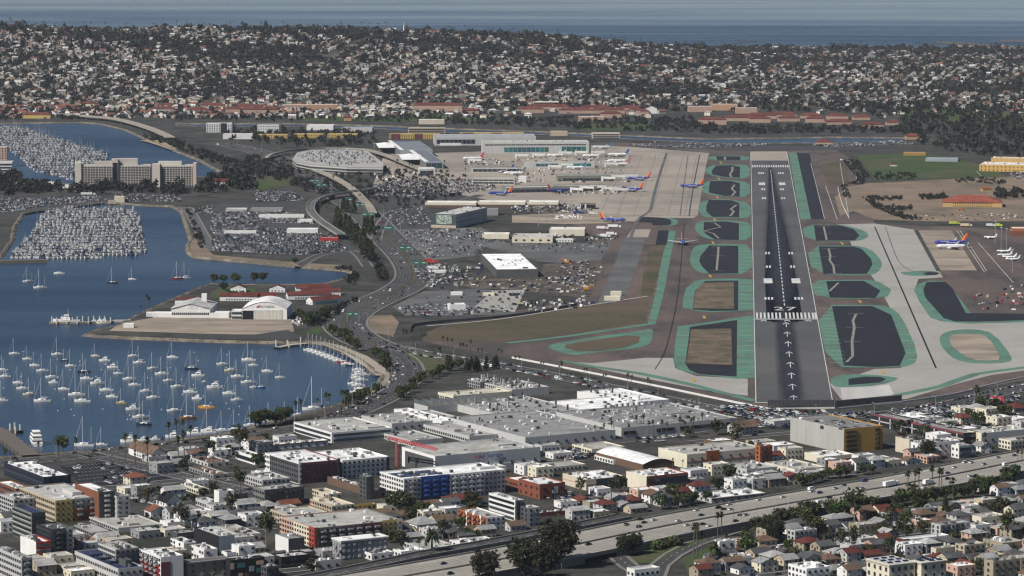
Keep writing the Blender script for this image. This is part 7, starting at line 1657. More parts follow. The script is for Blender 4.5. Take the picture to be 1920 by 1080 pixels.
for i in range(3):
    e = empty('tanker', G(958 + i * 7.5, 554, Z4), math.radians(80)); tag(e, 'silver tank trailer, %s of three in a row' % ('left', 'middle', 'right')[i], 'tanker'); m_ = MB(); m_.tube((-5, 0, 2), (5, 0, 2), 1.4, 1.4, 8, (.5, .5, .5)); m_.obj('tank', M['metal'], e); inst('chassis', unitm, e, (0, 0, .2), 0, (10, 2, .6), K['DG'])

# ================================================================== palms and trees
PALMS = [(11, 845, 38), (32, 862, 24), (72, 832, 36), (110, 828, 45), (144, 824, 40), (234, 818, 50), (253, 821, 52), (277, 825, 55), (306, 822, 24), (295, 915, 40), (362, 895, 16), (317, 795, 40), (332, 790, 44), (342, 791, 44), (357, 803, 50), (335, 822, 45), (346, 812, 50), (400, 842, 38), (430, 846, 35), (445, 850, 35), (418, 850, 30),
    (610, 740, 40), (617, 742, 38), (555, 755, 32), (565, 752, 35), (640, 735, 42), (646, 737, 42), (652, 735, 40), (657, 745, 35), (603, 762, 25), (595, 750, 28), (757, 620, 28), (763, 621, 28), (791, 628, 24), (797, 628, 24), (831, 632, 22), (840, 635, 24), (847, 637, 24), (824, 655, 36), (864, 645, 22), (869, 645, 24), (874, 648, 22), (882, 641, 28), (897, 654, 20), (904, 655, 20), (935, 655, 22), (941, 659, 22),
    (967, 669, 18), (975, 669, 20), (1014, 680, 18), (1019, 680, 18), (1049, 688, 20), (1054, 680, 28), (1095, 692, 20), (1100, 692, 20), (1132, 703, 18), (1137, 702, 20), (1176, 703, 30), (1184, 706, 28), (1215, 710, 24), (1220, 715, 22), (1115, 800, 26), (1132, 797, 28), (1147, 792, 28), (1180, 797, 28), (1192, 782, 32), (1206, 780, 34), (1217, 792, 28), (1225, 790, 30), (1240, 790, 30), (1250, 795, 28), (1275, 785, 30), (1285, 792, 26), (1295, 787, 30), (1300, 784, 32), (1317, 777, 30), (1342, 787, 28), (1362, 775, 30), (1192, 764, 20),
    (900, 785, 22), (930, 782, 22), (801, 780, 20), (822, 780, 20), (840, 857, 20), (849, 856, 22), (855, 858, 22), (701, 1002, 40), (540, 920, 30), (800, 950, 20), (630, 1027, 25), (615, 1022, 30), (597, 1000, 30), (1147, 905, 50), (1261, 861, 18), (1280, 866, 16), (1346, 965, 44), (1354, 964, 44), (1300, 987, 60), (1306, 990, 52), (1316, 1000, 40), (1363, 1002, 34), (1701, 887, 50), (1715, 885, 48), (1723, 882, 49), (1749, 877, 52), (1760, 882, 46), (1765, 883, 45), (1787, 900, 45), (1909, 846, 30), (1915, 848, 30), (1510, 972, 45), (1520, 971, 45), (1516, 976, 42), (1845, 815, 38), (275, 556, 30), (280, 559, 26), (265, 575, 14), (785, 1012, 42), (1047, 962, 30), (512, 890, 26), (1855, 1005, 30), (1850, 770, 22), (1872, 760, 20)]
PALM_AREA = [('along the shore road', lambda x, y: y > 700 and x < 480), ('at the corner of the harbour', lambda x, y: x < 700 and y > 700), ('beside the dry airport field', lambda x, y: y < 672 and x > 700), ('along the runway-end road', lambda x, y: y < 720 and x > 950), ('in front of the long factory', lambda x, y: y < 802 and x > 780), ('beside the freeway', lambda x, y: y > 870 and x > 1280), ('on the coast guard point', lambda x, y: y < 600), ('in the town streets', lambda x, y: True)]
for x, y, h in PALMS:
    b_ = G(x, y + h); s = h / pxm(b_.y) / 15.0; a_ = next(n_ for n_, f_ in PALM_AREA if f_(x, y))
    plant('palm', b_, max(s, .45), '%s fan palm %s' % ('tall slender' if s > 1.05 else 'short' if s < .7 else 'slender', a_), 'fan palms ' + a_, rz=0)
for i, (x, y, s, lb) in enumerate(((1831, 752, 1.1, 'broad date palm beside the red billboard'), (1401, 1032, 1.25, 'broad date palm between the small houses'), (1339, 1062, 1.3, 'broad date palm at the bottom edge near the slip road'), (1711, 944, 1.2, 'broad date palm on the freeway bank'), (810, 1046, 1.5, 'broad shaggy palm beside the freeway ramp'), (1670, 985, 1.2, 'shaggy palm beside the white hip-roofed house'))): plant('datepalm', G(x, y), s, lb)
tg = 'slender palms around the terminal car parks'
for i in range(46):
    while True:
        x, y = R.uniform(600, 880), R.uniform(312, 425)
        if y > 300 + (x - 600) * .05 and y < 345 + (880 - x) * .25: break
    plant('palm', G(x, y), R.uniform(.7, .95), 'thin palm standing in the terminal car parks', tg)
FIX = [('bigfig', 744, 965, 1.0, 'huge dark round fig tree beside the blue apartment building'), ('bigeuc', 1052, 1066, 1.15, 'towering dark eucalyptus in front of the freeway'), ('bigeuc', 985, 1088, .95, 'dark eucalyptus at the bottom edge left of the towering one'), ('bigeuc', 1020, 1092, .9, 'dark eucalyptus at the bottom edge below the towering one'), ('bigeuc', 912, 1098, .8, 'dark eucalyptus at the bottom edge beside the ramp'), ('bigeuc', 1172, 1043, .5, 'small twin eucalyptus beside the freeway underpass'), ('bigeuc', 1190, 1040, .5, 'second small eucalyptus beside the freeway underpass'),
       ('bigeuc', 1740, 862, .55, 'bare-branched eucalyptus beside the white clinic'), ('round', 118, 847, 1.5, 'leaning dark tree beside the shore palms'), ('bigfig', 870, 1010, .45, 'dark tree above the freeway ramp'), ('cypress', 1772, 970, 1.1, 'dark pointed cypress among the lower right houses'), ('round', 1535, 1012, 1.6, 'dark round tree beside the three-storey flats'), ('bigfig', 1652, 1003, .5, 'dark round tree in front of the white hip-roofed house'), ('bigfig', 1630, 1042, .45, 'dark tree left of the white red-roofed building'), ('euc', 1600, 1030, .9, 'olive tree among the lower right houses'),
       ('bigfig', 420, 545, .55, 'round tree at the coast guard lawn'), ('bigfig', 553, 494, .4, 'round bush alone on the inlet shore')]
for k_, x, y, s, lb in FIX: plant(k_, G(x, y), s, lb)
def line_trees(kind, pts, n, s, label, group, jit=3):
    P = densify([G(x, y) for x, y in pts], 5)
    for i in range(n):
        p = P[int((i + .5) / n * (len(P) - 1))] + Vector((R.uniform(-jit, jit), R.uniform(-jit, jit), 0)); plant(kind, p, s * R.uniform(.85, 1.2), label, group)
line_trees('cypress', [(628, 424), (650, 440), (672, 458), (680, 468)], 14, 1.7, 'dark pointed conifer in the row beside the boulevard', 'conifer row beside the boulevard'); line_trees('cypress', [(684, 478), (698, 492)], 5, 1.6, 'dark pointed conifer at the end of the boulevard row', 'conifer row beside the boulevard'); line_trees('cypress', [(684, 434), (694, 442)], 3, 1.6, 'dark conifer on the airport side of the boulevard', 'conifers across the boulevard'); line_trees('cypress', [(640, 398), (668, 402)], 3, 1.5, 'dark conifer under the flyover', 'conifers under the flyover')
line_trees('round', [(625, 632), (650, 645), (680, 660)], 6, 1.3, 'dark umbrella-shaped tree along the sea wall', 'trees along the sea wall'); line_trees('round', [(706, 672), (722, 682), (730, 700)], 4, 1.5, 'dark umbrella-shaped tree beside the stone promenade', 'trees beside the promenade'); line_trees('round', [(700, 740), (670, 758), (640, 768)], 6, 1.2, 'dark tree between the shore road and the boats', 'trees along the harbour corner'); line_trees('round', [(480, 802), (520, 795), (548, 790)], 7, 1.4, 'dark tree on the shore beside the moored yachts', 'trees along the near shore')
line_trees('round', [(745, 752), (800, 715), (860, 690)], 12, 1.1, 'dark tree between the factory and the road bend', 'trees behind the factory'); line_trees('cypress', [(840, 695), (870, 698), (940, 690)], 9, .9, 'dark conifer between the factory and the palms', 'conifers behind the factory'); line_trees('round', [(560, 595), (580, 612), (600, 605), (615, 590)], 8, 1.2, 'dark tree between the coast guard station and the boulevard', 'trees beside the coast guard station'); line_trees('round', [(405, 532), (440, 530), (500, 530)], 6, 1.2, 'dark tree on the coast guard shore', 'trees on the coast guard shore'); line_trees('bush', [(432, 553), (465, 553)], 8, 1.5, 'clipped hedge bush on the coast guard lawn', 'coast guard hedges', .5)
line_trees('round', [(1465, 990), (1520, 980), (1600, 966), (1640, 960)], 16, 1.4, 'dark bushy tree on the near bank of the freeway', 'trees on the freeway bank', 5); line_trees('round', [(1690, 952), (1760, 941), (1850, 920), (1915, 903)], 16, 1.2, 'dark tree on the right freeway bank', 'trees on the right freeway bank', 5); line_trees('bush', [(1228, 1031), (1275, 1021)], 8, 2.0, 'dense green bush against the freeway wall', 'bushes against the freeway wall', 2); line_trees('round', [(1500, 912), (1580, 896), (1640, 888)], 11, 1.0, 'dark tree along the far side of the freeway', 'trees along the far side of the freeway', 3); line_trees('round', [(1250, 955), (1300, 945), (1340, 938)], 6, 1.1, 'dark tree beside the strip mall', 'trees beside the strip mall', 4)
line_trees('round', [(1420, 1000), (1450, 994)], 5, 1.2, 'dark tree behind the freeway barrier', 'trees behind the freeway barrier', 3); line_trees('bigeuc', [(1440, 1010), (1470, 1020)], 3, .42, 'loose dark tree left of the lower right houses', 'loose trees left of the houses', 3)
# trees further off that only read as dark masses
far_t = []
def mass(poly, n, s0, s1):
    g = [G(x, y) for x, y in poly]; x0, x1, y0, y1 = min(p.x for p in g), max(p.x for p in g), min(p.y for p in g), max(p.y for p in g); k = 0; tries = 0
    while k < n and tries < n * 30:
        tries += 1; x, y = R.uniform(x0, x1), R.uniform(y0, y1); pp = to_px(x, y)
        if inside(pp, poly) and not any(inside(pp, w) for w in WATERS) and free(x, y, 1): far_t.append((x, y, R.uniform(s0, s1))); k += 1
mass([(-30, 338), (140, 352), (360, 352), (470, 340), (480, 356), (330, 366), (100, 362), (-30, 370)], 150, .9, 1.9); mass([(370, 330), (440, 318), (500, 335), (470, 345), (380, 350)], 50, .8, 1.6); mass([(-30, 300), (30, 305), (45, 335), (-30, 345)], 40, .9, 1.7); mass([(350, 280), (420, 300), (520, 325), (560, 345), (480, 330), (400, 300)], 60, .7, 1.3); mass([(230, 255), (300, 258), (400, 290), (430, 312), (400, 308), (300, 270)], 60, .7, 1.3); mass([(430, 300), (520, 320), (620, 370), (600, 372), (500, 330)], 40, .6, 1.1)
mass([(420, 242), (560, 242), (700, 252), (720, 275), (560, 276), (420, 262)], 190, .6, 1.3); mass([(0, 190), (300, 200), (560, 205), (560, 222), (300, 224), (0, 225)], 320, .6, 1.3); mass([(560, 205), (900, 210), (1000, 225), (1000, 238), (560, 225)], 260, .6, 1.2); mass([(960, 222), (1300, 222), (1320, 250), (980, 240)], 260, .6, 1.2); mass([(1300, 235), (1700, 240), (1700, 250), (1320, 252)], 200, .7, 1.3); mass([(1600, 196), (1990, 200), (1990, 275), (1720, 268), (1680, 240)], 420, .8, 2.0); mass([(1700, 262), (1900, 275), (1990, 300), (1900, 296), (1760, 284)], 90, .7, 1.5); mass([(900, 196), (1640, 196), (1640, 212), (900, 206)], 220, .8, 1.6); mass([(0, 184), (900, 190), (900, 200), (0, 196)], 250, .7, 1.4)
mass([(1640, 325), (1720, 325), (1720, 337), (1640, 339)], 70, .35, .6); mass([(1785, 332), (1880, 338), (1890, 348), (1790, 342)], 60, .35, .6); mass([(1580, 302), (1605, 300), (1627, 330), (1625, 346), (1585, 350), (1595, 372), (1580, 370), (1575, 350), (1612, 340)], 130, .4, .7); mass([(1618, 372), (1660, 388), (1710, 388), (1710, 394), (1670, 396), (1730, 412), (1700, 414), (1640, 392)], 160, .35, .6); mass([(1625, 370), (1690, 371), (1690, 376), (1630, 377)], 60, .35, .6); mass([(1722, 368), (1780, 366), (1780, 374), (1725, 375)], 60, .4, .7); mass([(1860, 358), (1920, 360), (1920, 372), (1870, 374)], 40, .6, 1.2); mass([(640, 345), (720, 360), (880, 365), (880, 372), (760, 395), (700, 380)], 70, .45, .8); mass([(600, 330), (680, 315), (880, 325), (880, 332), (720, 345)], 60, .45, .8)
mass([(470, 290), (560, 322), (640, 372), (625, 378), (540, 335), (460, 300)], 90, .6, 1.0); mass([(520, 292), (600, 326), (690, 378), (688, 388), (600, 338), (520, 300)], 50, .45, .75); mass([(560, 596), (610, 588), (640, 575), (690, 552), (700, 548), (640, 585), (600, 612), (570, 612)], 50, .5, .9)
mass([(0, 205), (560, 212), (560, 228), (330, 226), (200, 210), (0, 228)], 200, .6, 1.1); mass([(640, 330), (700, 345), (690, 400), (640, 372), (600, 345)], 50, .5, .9); mass([(720, 330), (880, 336), (880, 360), (720, 366)], 60, .4, .7); mass([(560, 300), (640, 318), (760, 322), (760, 330), (640, 328)], 40, .4, .7)
mass([(350, 395), (362, 405), (390, 470), (372, 470)], 26, .5, .8); mass([(560, 500), (650, 505), (680, 520), (660, 540), (640, 520)], 24, .4, .8); mass([(690, 470), (720, 500), (730, 530), (715, 530), (700, 500)], 24, .5, .9)
A = np.array(far_t); parts = []
sel = NR.randint(0, 6, len(A))
for s in range(6):
    m = sel == s; n = int(m.sum()); t = NR.uniform(.5, 1.0, n); B = A[m]
    parts.append((LOWTREE[s], np.stack([B[:, 0], B[:, 1], np.zeros(n)], 1), NR.uniform(0, 6.28, n), np.stack([B[:, 2], B[:, 2], B[:, 2] * NR.uniform(.9, 1.25, n)], 1), np.stack([t, t, t], 1)))
o = merged('distant_trees', parts, [M['leaf']]); tag(o, 'dark masses of trees and hedges around the harbour, campus and school', 'trees', kind='stuff')
# more small houses across the flat ground at the foot of the hill
flat_h = {}
REDV = [v for v in range(40) if cname(HOUSES[v][4]) == 'terracotta'] or [0]
for i in range(1100):
    x, y = R.uniform(-30, 1950) if i % 2 else R.uniform(-30, 760), R.uniform(186, 222)
    if any(inside((x, y), w) for w in WATERS): continue
    if x > 1000 and y > 204 and R.random() < .7: continue
    p = G(x, y)
    if p.y > HILL_Y0 + 30 or not free(p.x, p.y, 7): continue
    claim(p.x, p.y, 7); flat_h.setdefault(R.choice(REDV) if x < 560 and R.random() < .7 else R.randrange(40), []).append((p.x, p.y, 0, R.uniform(0, 6.28), R.uniform(.8, 1.1)))
parts = []
for v, l_ in flat_h.items():
    A = np.array(l_); parts.append((HOUSES[v][0], A[:, :3], A[:, 3], np.stack([A[:, 4]] * 3, 1), np.ones((len(A), 3))))
o = merged('distant_houses', parts, [M['paint']]); tag(o, 'mass of small houses on the flat ground below the hill', 'houses', kind='stuff')

# ================================================================== the many smaller houses and shops that fill the blocks
BLn = np.array(BL)
def free2(x, y, r): return not np.any((BLn[:, 0] - x) ** 2 + (BLn[:, 1] - y) ** 2 < (BLn[:, 2] + r) ** 2)
RP = [(np.array([(p.x, p.y) for p in pts]), w) for pts, w in ROADS]
def off_roads(x, y, r): return all(np.min((a[:, 0] - x) ** 2 + (a[:, 1] - y) ** 2) > (w + r) ** 2 for a, w in RP)
SA, SW_ = MB(), MB()
def infill(poly, cx, cy, street, kinds, dens, where, group, walls, roofs, treep):
    global BLn
    g = [G(x, y) for x, y in poly]; c = sum(g, Vector()) / len(g); a = math.radians(CITY); ex, ey = Vector((math.cos(a), math.sin(a), 0)), Vector((-math.sin(a), math.cos(a), 0)); r = max((p - c).length for p in g)
    n = int(r / min(cx, cy)) + 1
    for i in range(-n, n + 1):
        for j in range(-n, n + 1):
            p = c + ex * (i * cx + R.uniform(-1, 1)) + ey * (j * cy + R.uniform(-1, 1)); pp = to_px(p.x, p.y)
            if not inside(pp, poly) or not (-30 < pp[0] < 1950): continue
            if not off_roads(p.x, p.y, 7): continue
            if j % street == 0:
                q = c + ex * (i * cx) + ey * (j * cy)
                if free2(q.x, q.y, 1):
                    for w0, w1, zz_, m2 in ((-4.5, 4.5, .26, SA), (-6.6, -4.5, .36, SW_), (4.5, 6.6, .36, SW_)):
                        if free2(q.x + ey.x * (w0 + w1) / 2, q.y + ey.y * (w0 + w1) / 2, .5): m2.face([q - ex * cx / 2 + ey * w0 + Vector((0, 0, zz_)), q + ex * cx / 2 + ey * w0 + Vector((0, 0, zz_)), q + ex * cx / 2 + ey * w1 + Vector((0, 0, zz_)), q - ex * cx / 2 + ey * w1 + Vector((0, 0, zz_))], (.2, .19, .175))
                    for o_ in (-3.4, 3.4):
                        if R.random() < .5: k_ = q + ex * R.uniform(-4, 4) + ey * o_; add_car(k_.x, k_.y, .28, a + (0 if o_ > 0 else math.pi), 'parked in a street ' + where, 'cars parked in the streets')
                continue
            if not free2(p.x, p.y, 5.5):
                if free2(p.x, p.y, 1.5) and R.random() < treep * .5: plant(R.choice(('round', 'bush', 'round')), p, R.uniform(.6, 1.0), 'dark garden tree %s' % where, 'garden trees ' + where)
                continue
            if R.random() > dens:
                if R.random() < treep: plant(R.choice(('round', 'round', 'euc', 'bush')), p, R.uniform(.8, 1.5), 'dark garden tree %s' % where, 'garden trees ' + where)
                continue
            st = R.choice(kinds); w, d = cx * R.uniform(.66, .9), cy * R.uniform(.6, .85); h = R.choice((3.2, 3.4, 5.6, 6.0)) if st != 'flat' else R.choice((3.6, 4.2, 6.2, 7.0)); wc, rc = R.choice(walls), R.choice(roofs)
            if st == 'flat': rc = R.choice(('CG', 'GR', 'WR', 'LG'))
            lb = '%s %s house with %s roof %s' % (cname(K[wc]), {'hip': 'hipped', 'gx': 'gabled', 'gy': 'gable-fronted', 'flat': 'flat-roofed'}[st] + (' two-storey' if h > 5 else ''), cname(K[rc]), where)
            house(lb, 0, 0, w, d, h, CITY + R.choice((0, 0, 0, 2, -2)), wc, rc, st, None, True, 'house', 'house', group, world=p - ex * w / 2 - ey * d / 2, chimney=R.random() < .25 and st != 'flat')
            if R.random() < treep * .6: plant(R.choice(('round', 'bush')), p + ex * (cx * .5) + ey * R.uniform(-4, 4), R.uniform(.5, .85), 'dark garden tree %s' % where, 'garden trees ' + where)
    BLn = np.array(BL)
HW = ('W', 'LG', 'LG', 'CR', 'BE', 'TAN', 'ST', 'G', 'PK', 'W'); HR = ('G', 'DG', 'BR', 'TR', 'DG', 'GR', 'DG', 'BR', 'G')
infill([(1290, 1085), (1330, 1050), (1440, 1000), (1480, 990), (1700, 958), (1920, 905), (1960, 1000), (1960, 1090)], 15, 14, 5, ('hip', 'gx', 'gy', 'flat', 'gx', 'hip'), .78, 'in the lower right streets', 'houses in the lower right streets', HW, HR, 1.0)
infill([(1030, 960), (1100, 920), (1300, 905), (1480, 885), (1560, 870), (1700, 862), (1900, 835), (1800, 858), (1560, 895), (1290, 945), (1180, 965), (1090, 980)], 15, 14, 5, ('hip', 'gx', 'flat', 'flat', 'gy'), .72, 'between the stores and the freeway', 'houses between the stores and the freeway', HW, ('TR', 'TR', 'DG', 'G', 'BR', 'GR'), .8)
infill([(240, 905), (480, 880), (560, 930), (600, 965), (480, 1000), (330, 1000), (250, 960)], 16, 15, 6, ('flat', 'gx', 'hip', 'flat'), .66, 'in the blocks left of the hotel', 'houses left of the hotel', ('W', 'LG', 'CR', 'W', 'G', 'DG'), ('G', 'DG', 'RB', 'GR'), .6)
infill([(700, 960), (860, 940), (960, 960), (1000, 985), (900, 1015), (780, 1035), (720, 1030)], 15, 14, 5, ('hip', 'gx', 'flat'), .7, 'beside the freeway ramp', 'houses beside the freeway ramp', ('W', 'CR', 'LG', 'TAN'), ('G', 'BR', 'DG'), .8)
infill([(-20, 1085), (0, 960), (200, 960), (460, 1010), (640, 1040), (600, 1075), (500, 1090)], 17, 16, 6, ('flat', 'flat', 'gx'), .6, 'in the lower left blocks', 'shops in the lower left blocks', ('W', 'LG', 'CR', 'G', 'DG', 'TAN'), ('G', 'GR', 'DG'), .35)
infill([(1290, 870), (1480, 850), (1500, 880), (1300, 900)], 17, 16, 6, ('hip', 'gx', 'flat'), .7, 'below the long cream store', 'houses below the long cream store', ('W', 'CR', 'W'), ('TR', 'TR', 'G', 'GG'), .7)
infill([(870, 860), (960, 850), (1100, 850), (1100, 880), (1000, 900), (900, 890)], 18, 16, 7, ('flat',), .6, 'near the bus yard', 'sheds near the bus yard', ('W', 'LG', 'CR'), ('GR', 'G'), .2)
infill([(1640, 790), (1900, 760), (1960, 790), (1900, 850), (1700, 862)], 19, 17, 6, ('flat', 'flat', 'hip'), .5, 'around the clinic', 'buildings around the clinic', ('W', 'LG', 'CR'), ('TR', 'GR'), .6)
infill([(1240, 812), (1330, 800), (1480, 792), (1492, 845), (1400, 850), (1290, 840)], 24, 20, 9, ('flat', 'flat', 'gx'), .6, 'behind the long cream store', 'sheds behind the long cream store', ('W', 'LG', 'BR', 'TAN'), ('BR', 'GR', 'G', 'RB'), .4)
infill([(270, 868), (400, 838), (540, 825), (560, 838), (470, 885), (330, 905)], 17, 16, 7, ('flat', 'hip', 'gx'), .5, 'between the shore road and the hotel', 'houses between the shore road and the hotel', ('W', 'LG', 'TAN', 'G'), ('BR', 'G', 'DG'), .9)
SA.obj('street', M['asphalt'])['kind'] = 'structure'; SW_.obj('pavement', M['paint'])['kind'] = 'structure'
house('small white house with red-brown gable roof beside the parking shed', 283, 972, 13, 10, 4.4, CITY, 'W', 'RB', 'gy', 3); house('white house with black steep roof beside the parking shed', 312, 960, 12, 16, 6, CITY, 'W', 'BK', 'gy', 5)
house('white gabled restaurant with dark roof near the shore road crossing', 284, 866, 12, 40, 5, CITY, 'W', 'BR', 'gy', 5, name='restaurant', cat='restaurant'); house('white hip-roofed corner house beside the freeway ramp', 782, 1005, 16, 15, 7, CITY, 'W', 'G', 'hip', 4)
house('house with broad red roof and pagoda porch beside the fig tree', 850, 952, 22, 16, 5, CITY, 'TAN', 'TR', 'hip', 2.5)

for i in range(34):
    k = R.randrange(int(len(fpts) * .3), len(fpts) - 4); o_ = R.choice((-20, -16.6, -13, -9.4, -5.8, 5.8, 9.4, 13, 16.6, 20)); q = fpts[k] + fns[k] * o_
    add_car(q.x, q.y, 4.46, math.atan2(fpts[k + 1].y - fpts[k].y, fpts[k + 1].x - fpts[k].x), 'driving on the freeway', 'cars on the freeway')
# the cars: the largest 300 one by one, the rest as one mass
ALL.sort(key=lambda c: (c[7] not in ('cars on the freeway', NG, 'cars on the shore road', 'cars on the runway-end road', 'cars on the boulevard', 'cars parked in the streets'), c[1]))
restc = {}; ncar = 0
for i, (x, y, z, a, st, c, wh, gr) in enumerate(ALL):
    px_, py_ = to_px(x, y, z)
    if ncar < 300 and 4 < px_ < 1916 and py_ < 1076:
        ncar += 1; o = inst('car', CMm[st], None, (x, y, z + .02), a, (1, 1, 1), c[0]); tag(o, '%s %s %s' % (c[1], STY[st], wh), 'car', gr)
    else: restc.setdefault(st, []).append((x, y, z + .02, a, *c[0]))
parts = []
for st, l_ in restc.items():
    A = np.array(l_); parts.append((CMt[st], A[:, :3], A[:, 3], np.ones((len(A), 3)), A[:, 4:7]))
o = merged('parked_cars', parts, [M['gloss']]); tag(o, 'hundreds of cars parked in the airport and rental car lots', 'cars', kind='stuff')

# ================================================================== street things
def lattice(m_, p0, p1, w, n, col, r=.18):
    p0, p1 = Vector(p0), Vector(p1); d = (p1 - p0).normalized(); a = d.orthogonal().normalized() * w / 2; b = d.cross(a).normalized() * w / 2
    C = [a + b, a - b, -a - b, -a + b]
    for c in C: m_.tube(p0 + c, p1 + c, r, r, 4, col)
    for i in range(n):
        q0, q1 = p0.lerp(p1, i / n), p0.lerp(p1, (i + 1) / n)
        for k in range(4): m_.tube(q0 + C[k], q1 + C[(k + 1) % 4], r * .7, r * .7, 4, col, cap=False)
def crane():
    o = G(745, 886); s = pxm(o.y); H_ = 62 / s; e = empty('tower_crane', o); tag(e, 'red lattice tower crane beside the self storage warehouse', 'crane'); c = (.50, .09, .10)
    m_ = MB(); lattice(m_, (0, 0, 0), (0, 0, H_), 1.8, 12, c, .22); m_.obj('mast', M['paint'], e)
    d = Vector((.55, -.83, 0)); m_ = MB(); lattice(m_, Vector((0, 0, H_)), Vector((0, 0, H_)) + d * 52, 1.5, 20, c, .2); m_.obj('jib', M['paint'], e)
    m_ = MB(); lattice(m_, Vector((0, 0, H_)), Vector((0, 0, H_)) - d * 12, 1.4, 5, c, .2); m_.obj('counter_jib', M['paint'], e); inst('counterweight', unitm, e, tuple(Vector((0, 0, H_ - 2)) - d * 11), 0, (2.5, 2, 2.5), K['G']); inst('cab', unitm, e, (1.5, -1, H_ - 2.5), 0, (1.8, 1.8, 2), K['W'])
crane()
def billboard():
    o = G(1869, 772); e = empty('billboard', o, math.radians(-32)); tag(e, 'red billboard with white lettering beside the runway-end road', 'billboard')
    inst('post', unitm, e, (0, 0, 0), 0, (.6, .6, 8), K['DG']); inst('panel', unitm, e, (0, 0, 6), 0, (12, .5, 6), (.42, .02, .04)); m_ = MB()
    for k, (x, z, w, h) in enumerate(((-3.8, 10, 3.6, .8), (-3.6, 8.6, 2.2, .6), (-3.6, 7.2, 3.2, .7), (2.4, 7.6, 4, .7))): m_.box(x, -.32, z, w, .1, h, 0, (.75, .7, .7))
    for k in range(10):
        a = k * .628; m_.box(2 + 1.3 * math.cos(a), -.32, 9.6 + 1.1 * math.sin(a), .6, .1, .45, 0, (.75, .7, .7))
    m_.obj('lettering', M['paint'], e)
billboard()
def gantry(label, px, py, w, z=6.5, ang=0):
    o = G(px, py); w *= .7; e = empty('gantry_sign', o, math.radians(ang)); tag(e, label, 'road sign'); inst('post', unitm, e, (-w / 2, 0, 0), 0, (.5, .5, z + 2), K['G']); inst('post', unitm, e, (w / 2, 0, 0), 0, (.5, .5, z + 2), K['G'])
    for k in (-1, 1):
        inst('sign_panel', unitm, e, (k * w * .25, -.4, z), 0, (w * .42, .3, 4), (.012, .12, .08)); inst('sign_text', unitm, e, (k * w * .25, -.6, z + 1.6), 0, (w * .26, .1, .8), (.6, .65, .6))
for i, (x, y, w) in enumerate(((590, 350, 20), (603, 358, 22), (650, 386, 24), (690, 414, 24), (715, 440, 46), (760, 478, 22), (788, 507, 22), (662, 605, 16), (675, 396, 18))): gantry('green overhead road sign %s' % ('at the airport exit', 'second after the airport exit', 'before the flyover', 'after the flyover', 'spanning the boulevard beside the conifers', 'beside the grey car park', 'by the construction site', 'at the bend near the stony yard', 'on the terminal ramp')[i], x, y, w)
lm = MB(); lm.tube((0, 0, 0), (0, 0, 11), .16, .10, 5, (.4, .4, .4)); lm.tube((0, 0, 11), (2.2, 0, 11.4), .08, .06, 4, (.4, .4, .4)); lm.box(2.6, 0, 11.25, 1.0, .4, .2, 0, (.55, .55, .55)); lmm = lm.mesh('street_lamp', [M['metal']])
def lamps(px, n, off, where, z=0.0):
    P = densify([G(x, y, z) for x, y in px], 10); N = normals2(P)
    for i in range(n):
        k = int((i + .5) / n * (len(P) - 1)); o = inst('street_lamp', lmm, None, P[k] + N[k] * off, math.atan2(-N[k].y, -N[k].x) if off > 0 else math.atan2(N[k].y, N[k].x)); tag(o, 'grey street lamp with a single arm %s' % where, 'street lamp', 'street lamps ' + where)
lamps(HD_B, 24, 22, 'along the boulevard'); lamps(HD_A, 14, -13, 'along the shore road'); lamps(PERIM, 18, 12, 'along the runway-end road'); lamps(FWY[3:11], 9, 27, 'along the freeway', 4.4)
up_ = MB(); up_.tube((0, 0, 0), (0, 0, 11), .17, .12, 5, (.09, .07, .055)); up_.box(0, 0, 10, 2.4, .16, .16, 0, (.09, .07, .055)); upm = up_.mesh('utility_pole', [M['bark']])
for i in range(26): tag(inst('utility_pole', upm, None, G(R.uniform(1300, 1900), R.uniform(985, 1075)), math.radians(30)), 'dark wooden utility pole among the lower right houses', 'utility pole', 'utility poles in the lower right streets')
mm_ = MB(); mm_.tube((0, 0, 0), (0, 0, 26), .35, .2, 6, (.3, .3, .3)); mm_.box(0, 0, 25, 3, .6, 1.2, 0, (.35, .35, .35)); mmm = mm_.mesh('floodlight_mast', [M['metal']])
for i, (x, y) in enumerate(((1163, 406), (1072, 414), (1024, 420), (1188, 300), (1228, 296), (1866, 455), (1877, 468), (1887, 470), (1898, 512), (1100, 330), (1000, 345), (1050, 322), (1010, 425))): tag(inst('floodlight_mast', mmm, None, G(x, y), 0), 'tall floodlight mast on the airport apron', 'lamp', 'floodlight masts on the aprons')
# blast fence, walls and barriers at the runway end
def wall_line(name, label, px, h, col, cat='wall', w=.5, z=0):
    P = densify([G(x, y, z) for x, y in px], 20); N = normals2(P); o0 = P[0].copy(); m_ = MB()
    for i in range(len(P) - 1):
        a, b, c, d = P[i] - N[i] * w / 2 - o0, P[i] + N[i] * w / 2 - o0, P[i + 1] + N[i + 1] * w / 2 - o0, P[i + 1] - N[i + 1] * w / 2 - o0
        for p, q in ((a, d), (b, c)): m_.face([(p.x, p.y, 0), (q.x, q.y, 0), (q.x, q.y, h), (p.x, p.y, h)], col)
        m_.face([(p.x, p.y, h) for p in (a, b, c, d)], col)
    o = m_.obj(name, M['paint'], None, o0); tag(o, label, cat); return o
wall_line('barrier_wall', 'long low white barrier wall between the runway-end road and the airfield', [(960, 672), (1100, 699), (1250, 729), (1350, 750), (1440, 768)], 1.6, (.62, .61, .58)); wall_line('barrier_wall', 'low white kerb wall below the slatted blast fence', [(1572, 768), (1640, 760), (1690, 755), (1790, 740), (1860, 722), (1960, 700)], 1.3, (.6, .59, .56)); wall_line('barrier_wall', 'short white barrier in front of the runway end', [(1440, 768), (1500, 767), (1565, 766)], 1.2, (.58, .57, .54))
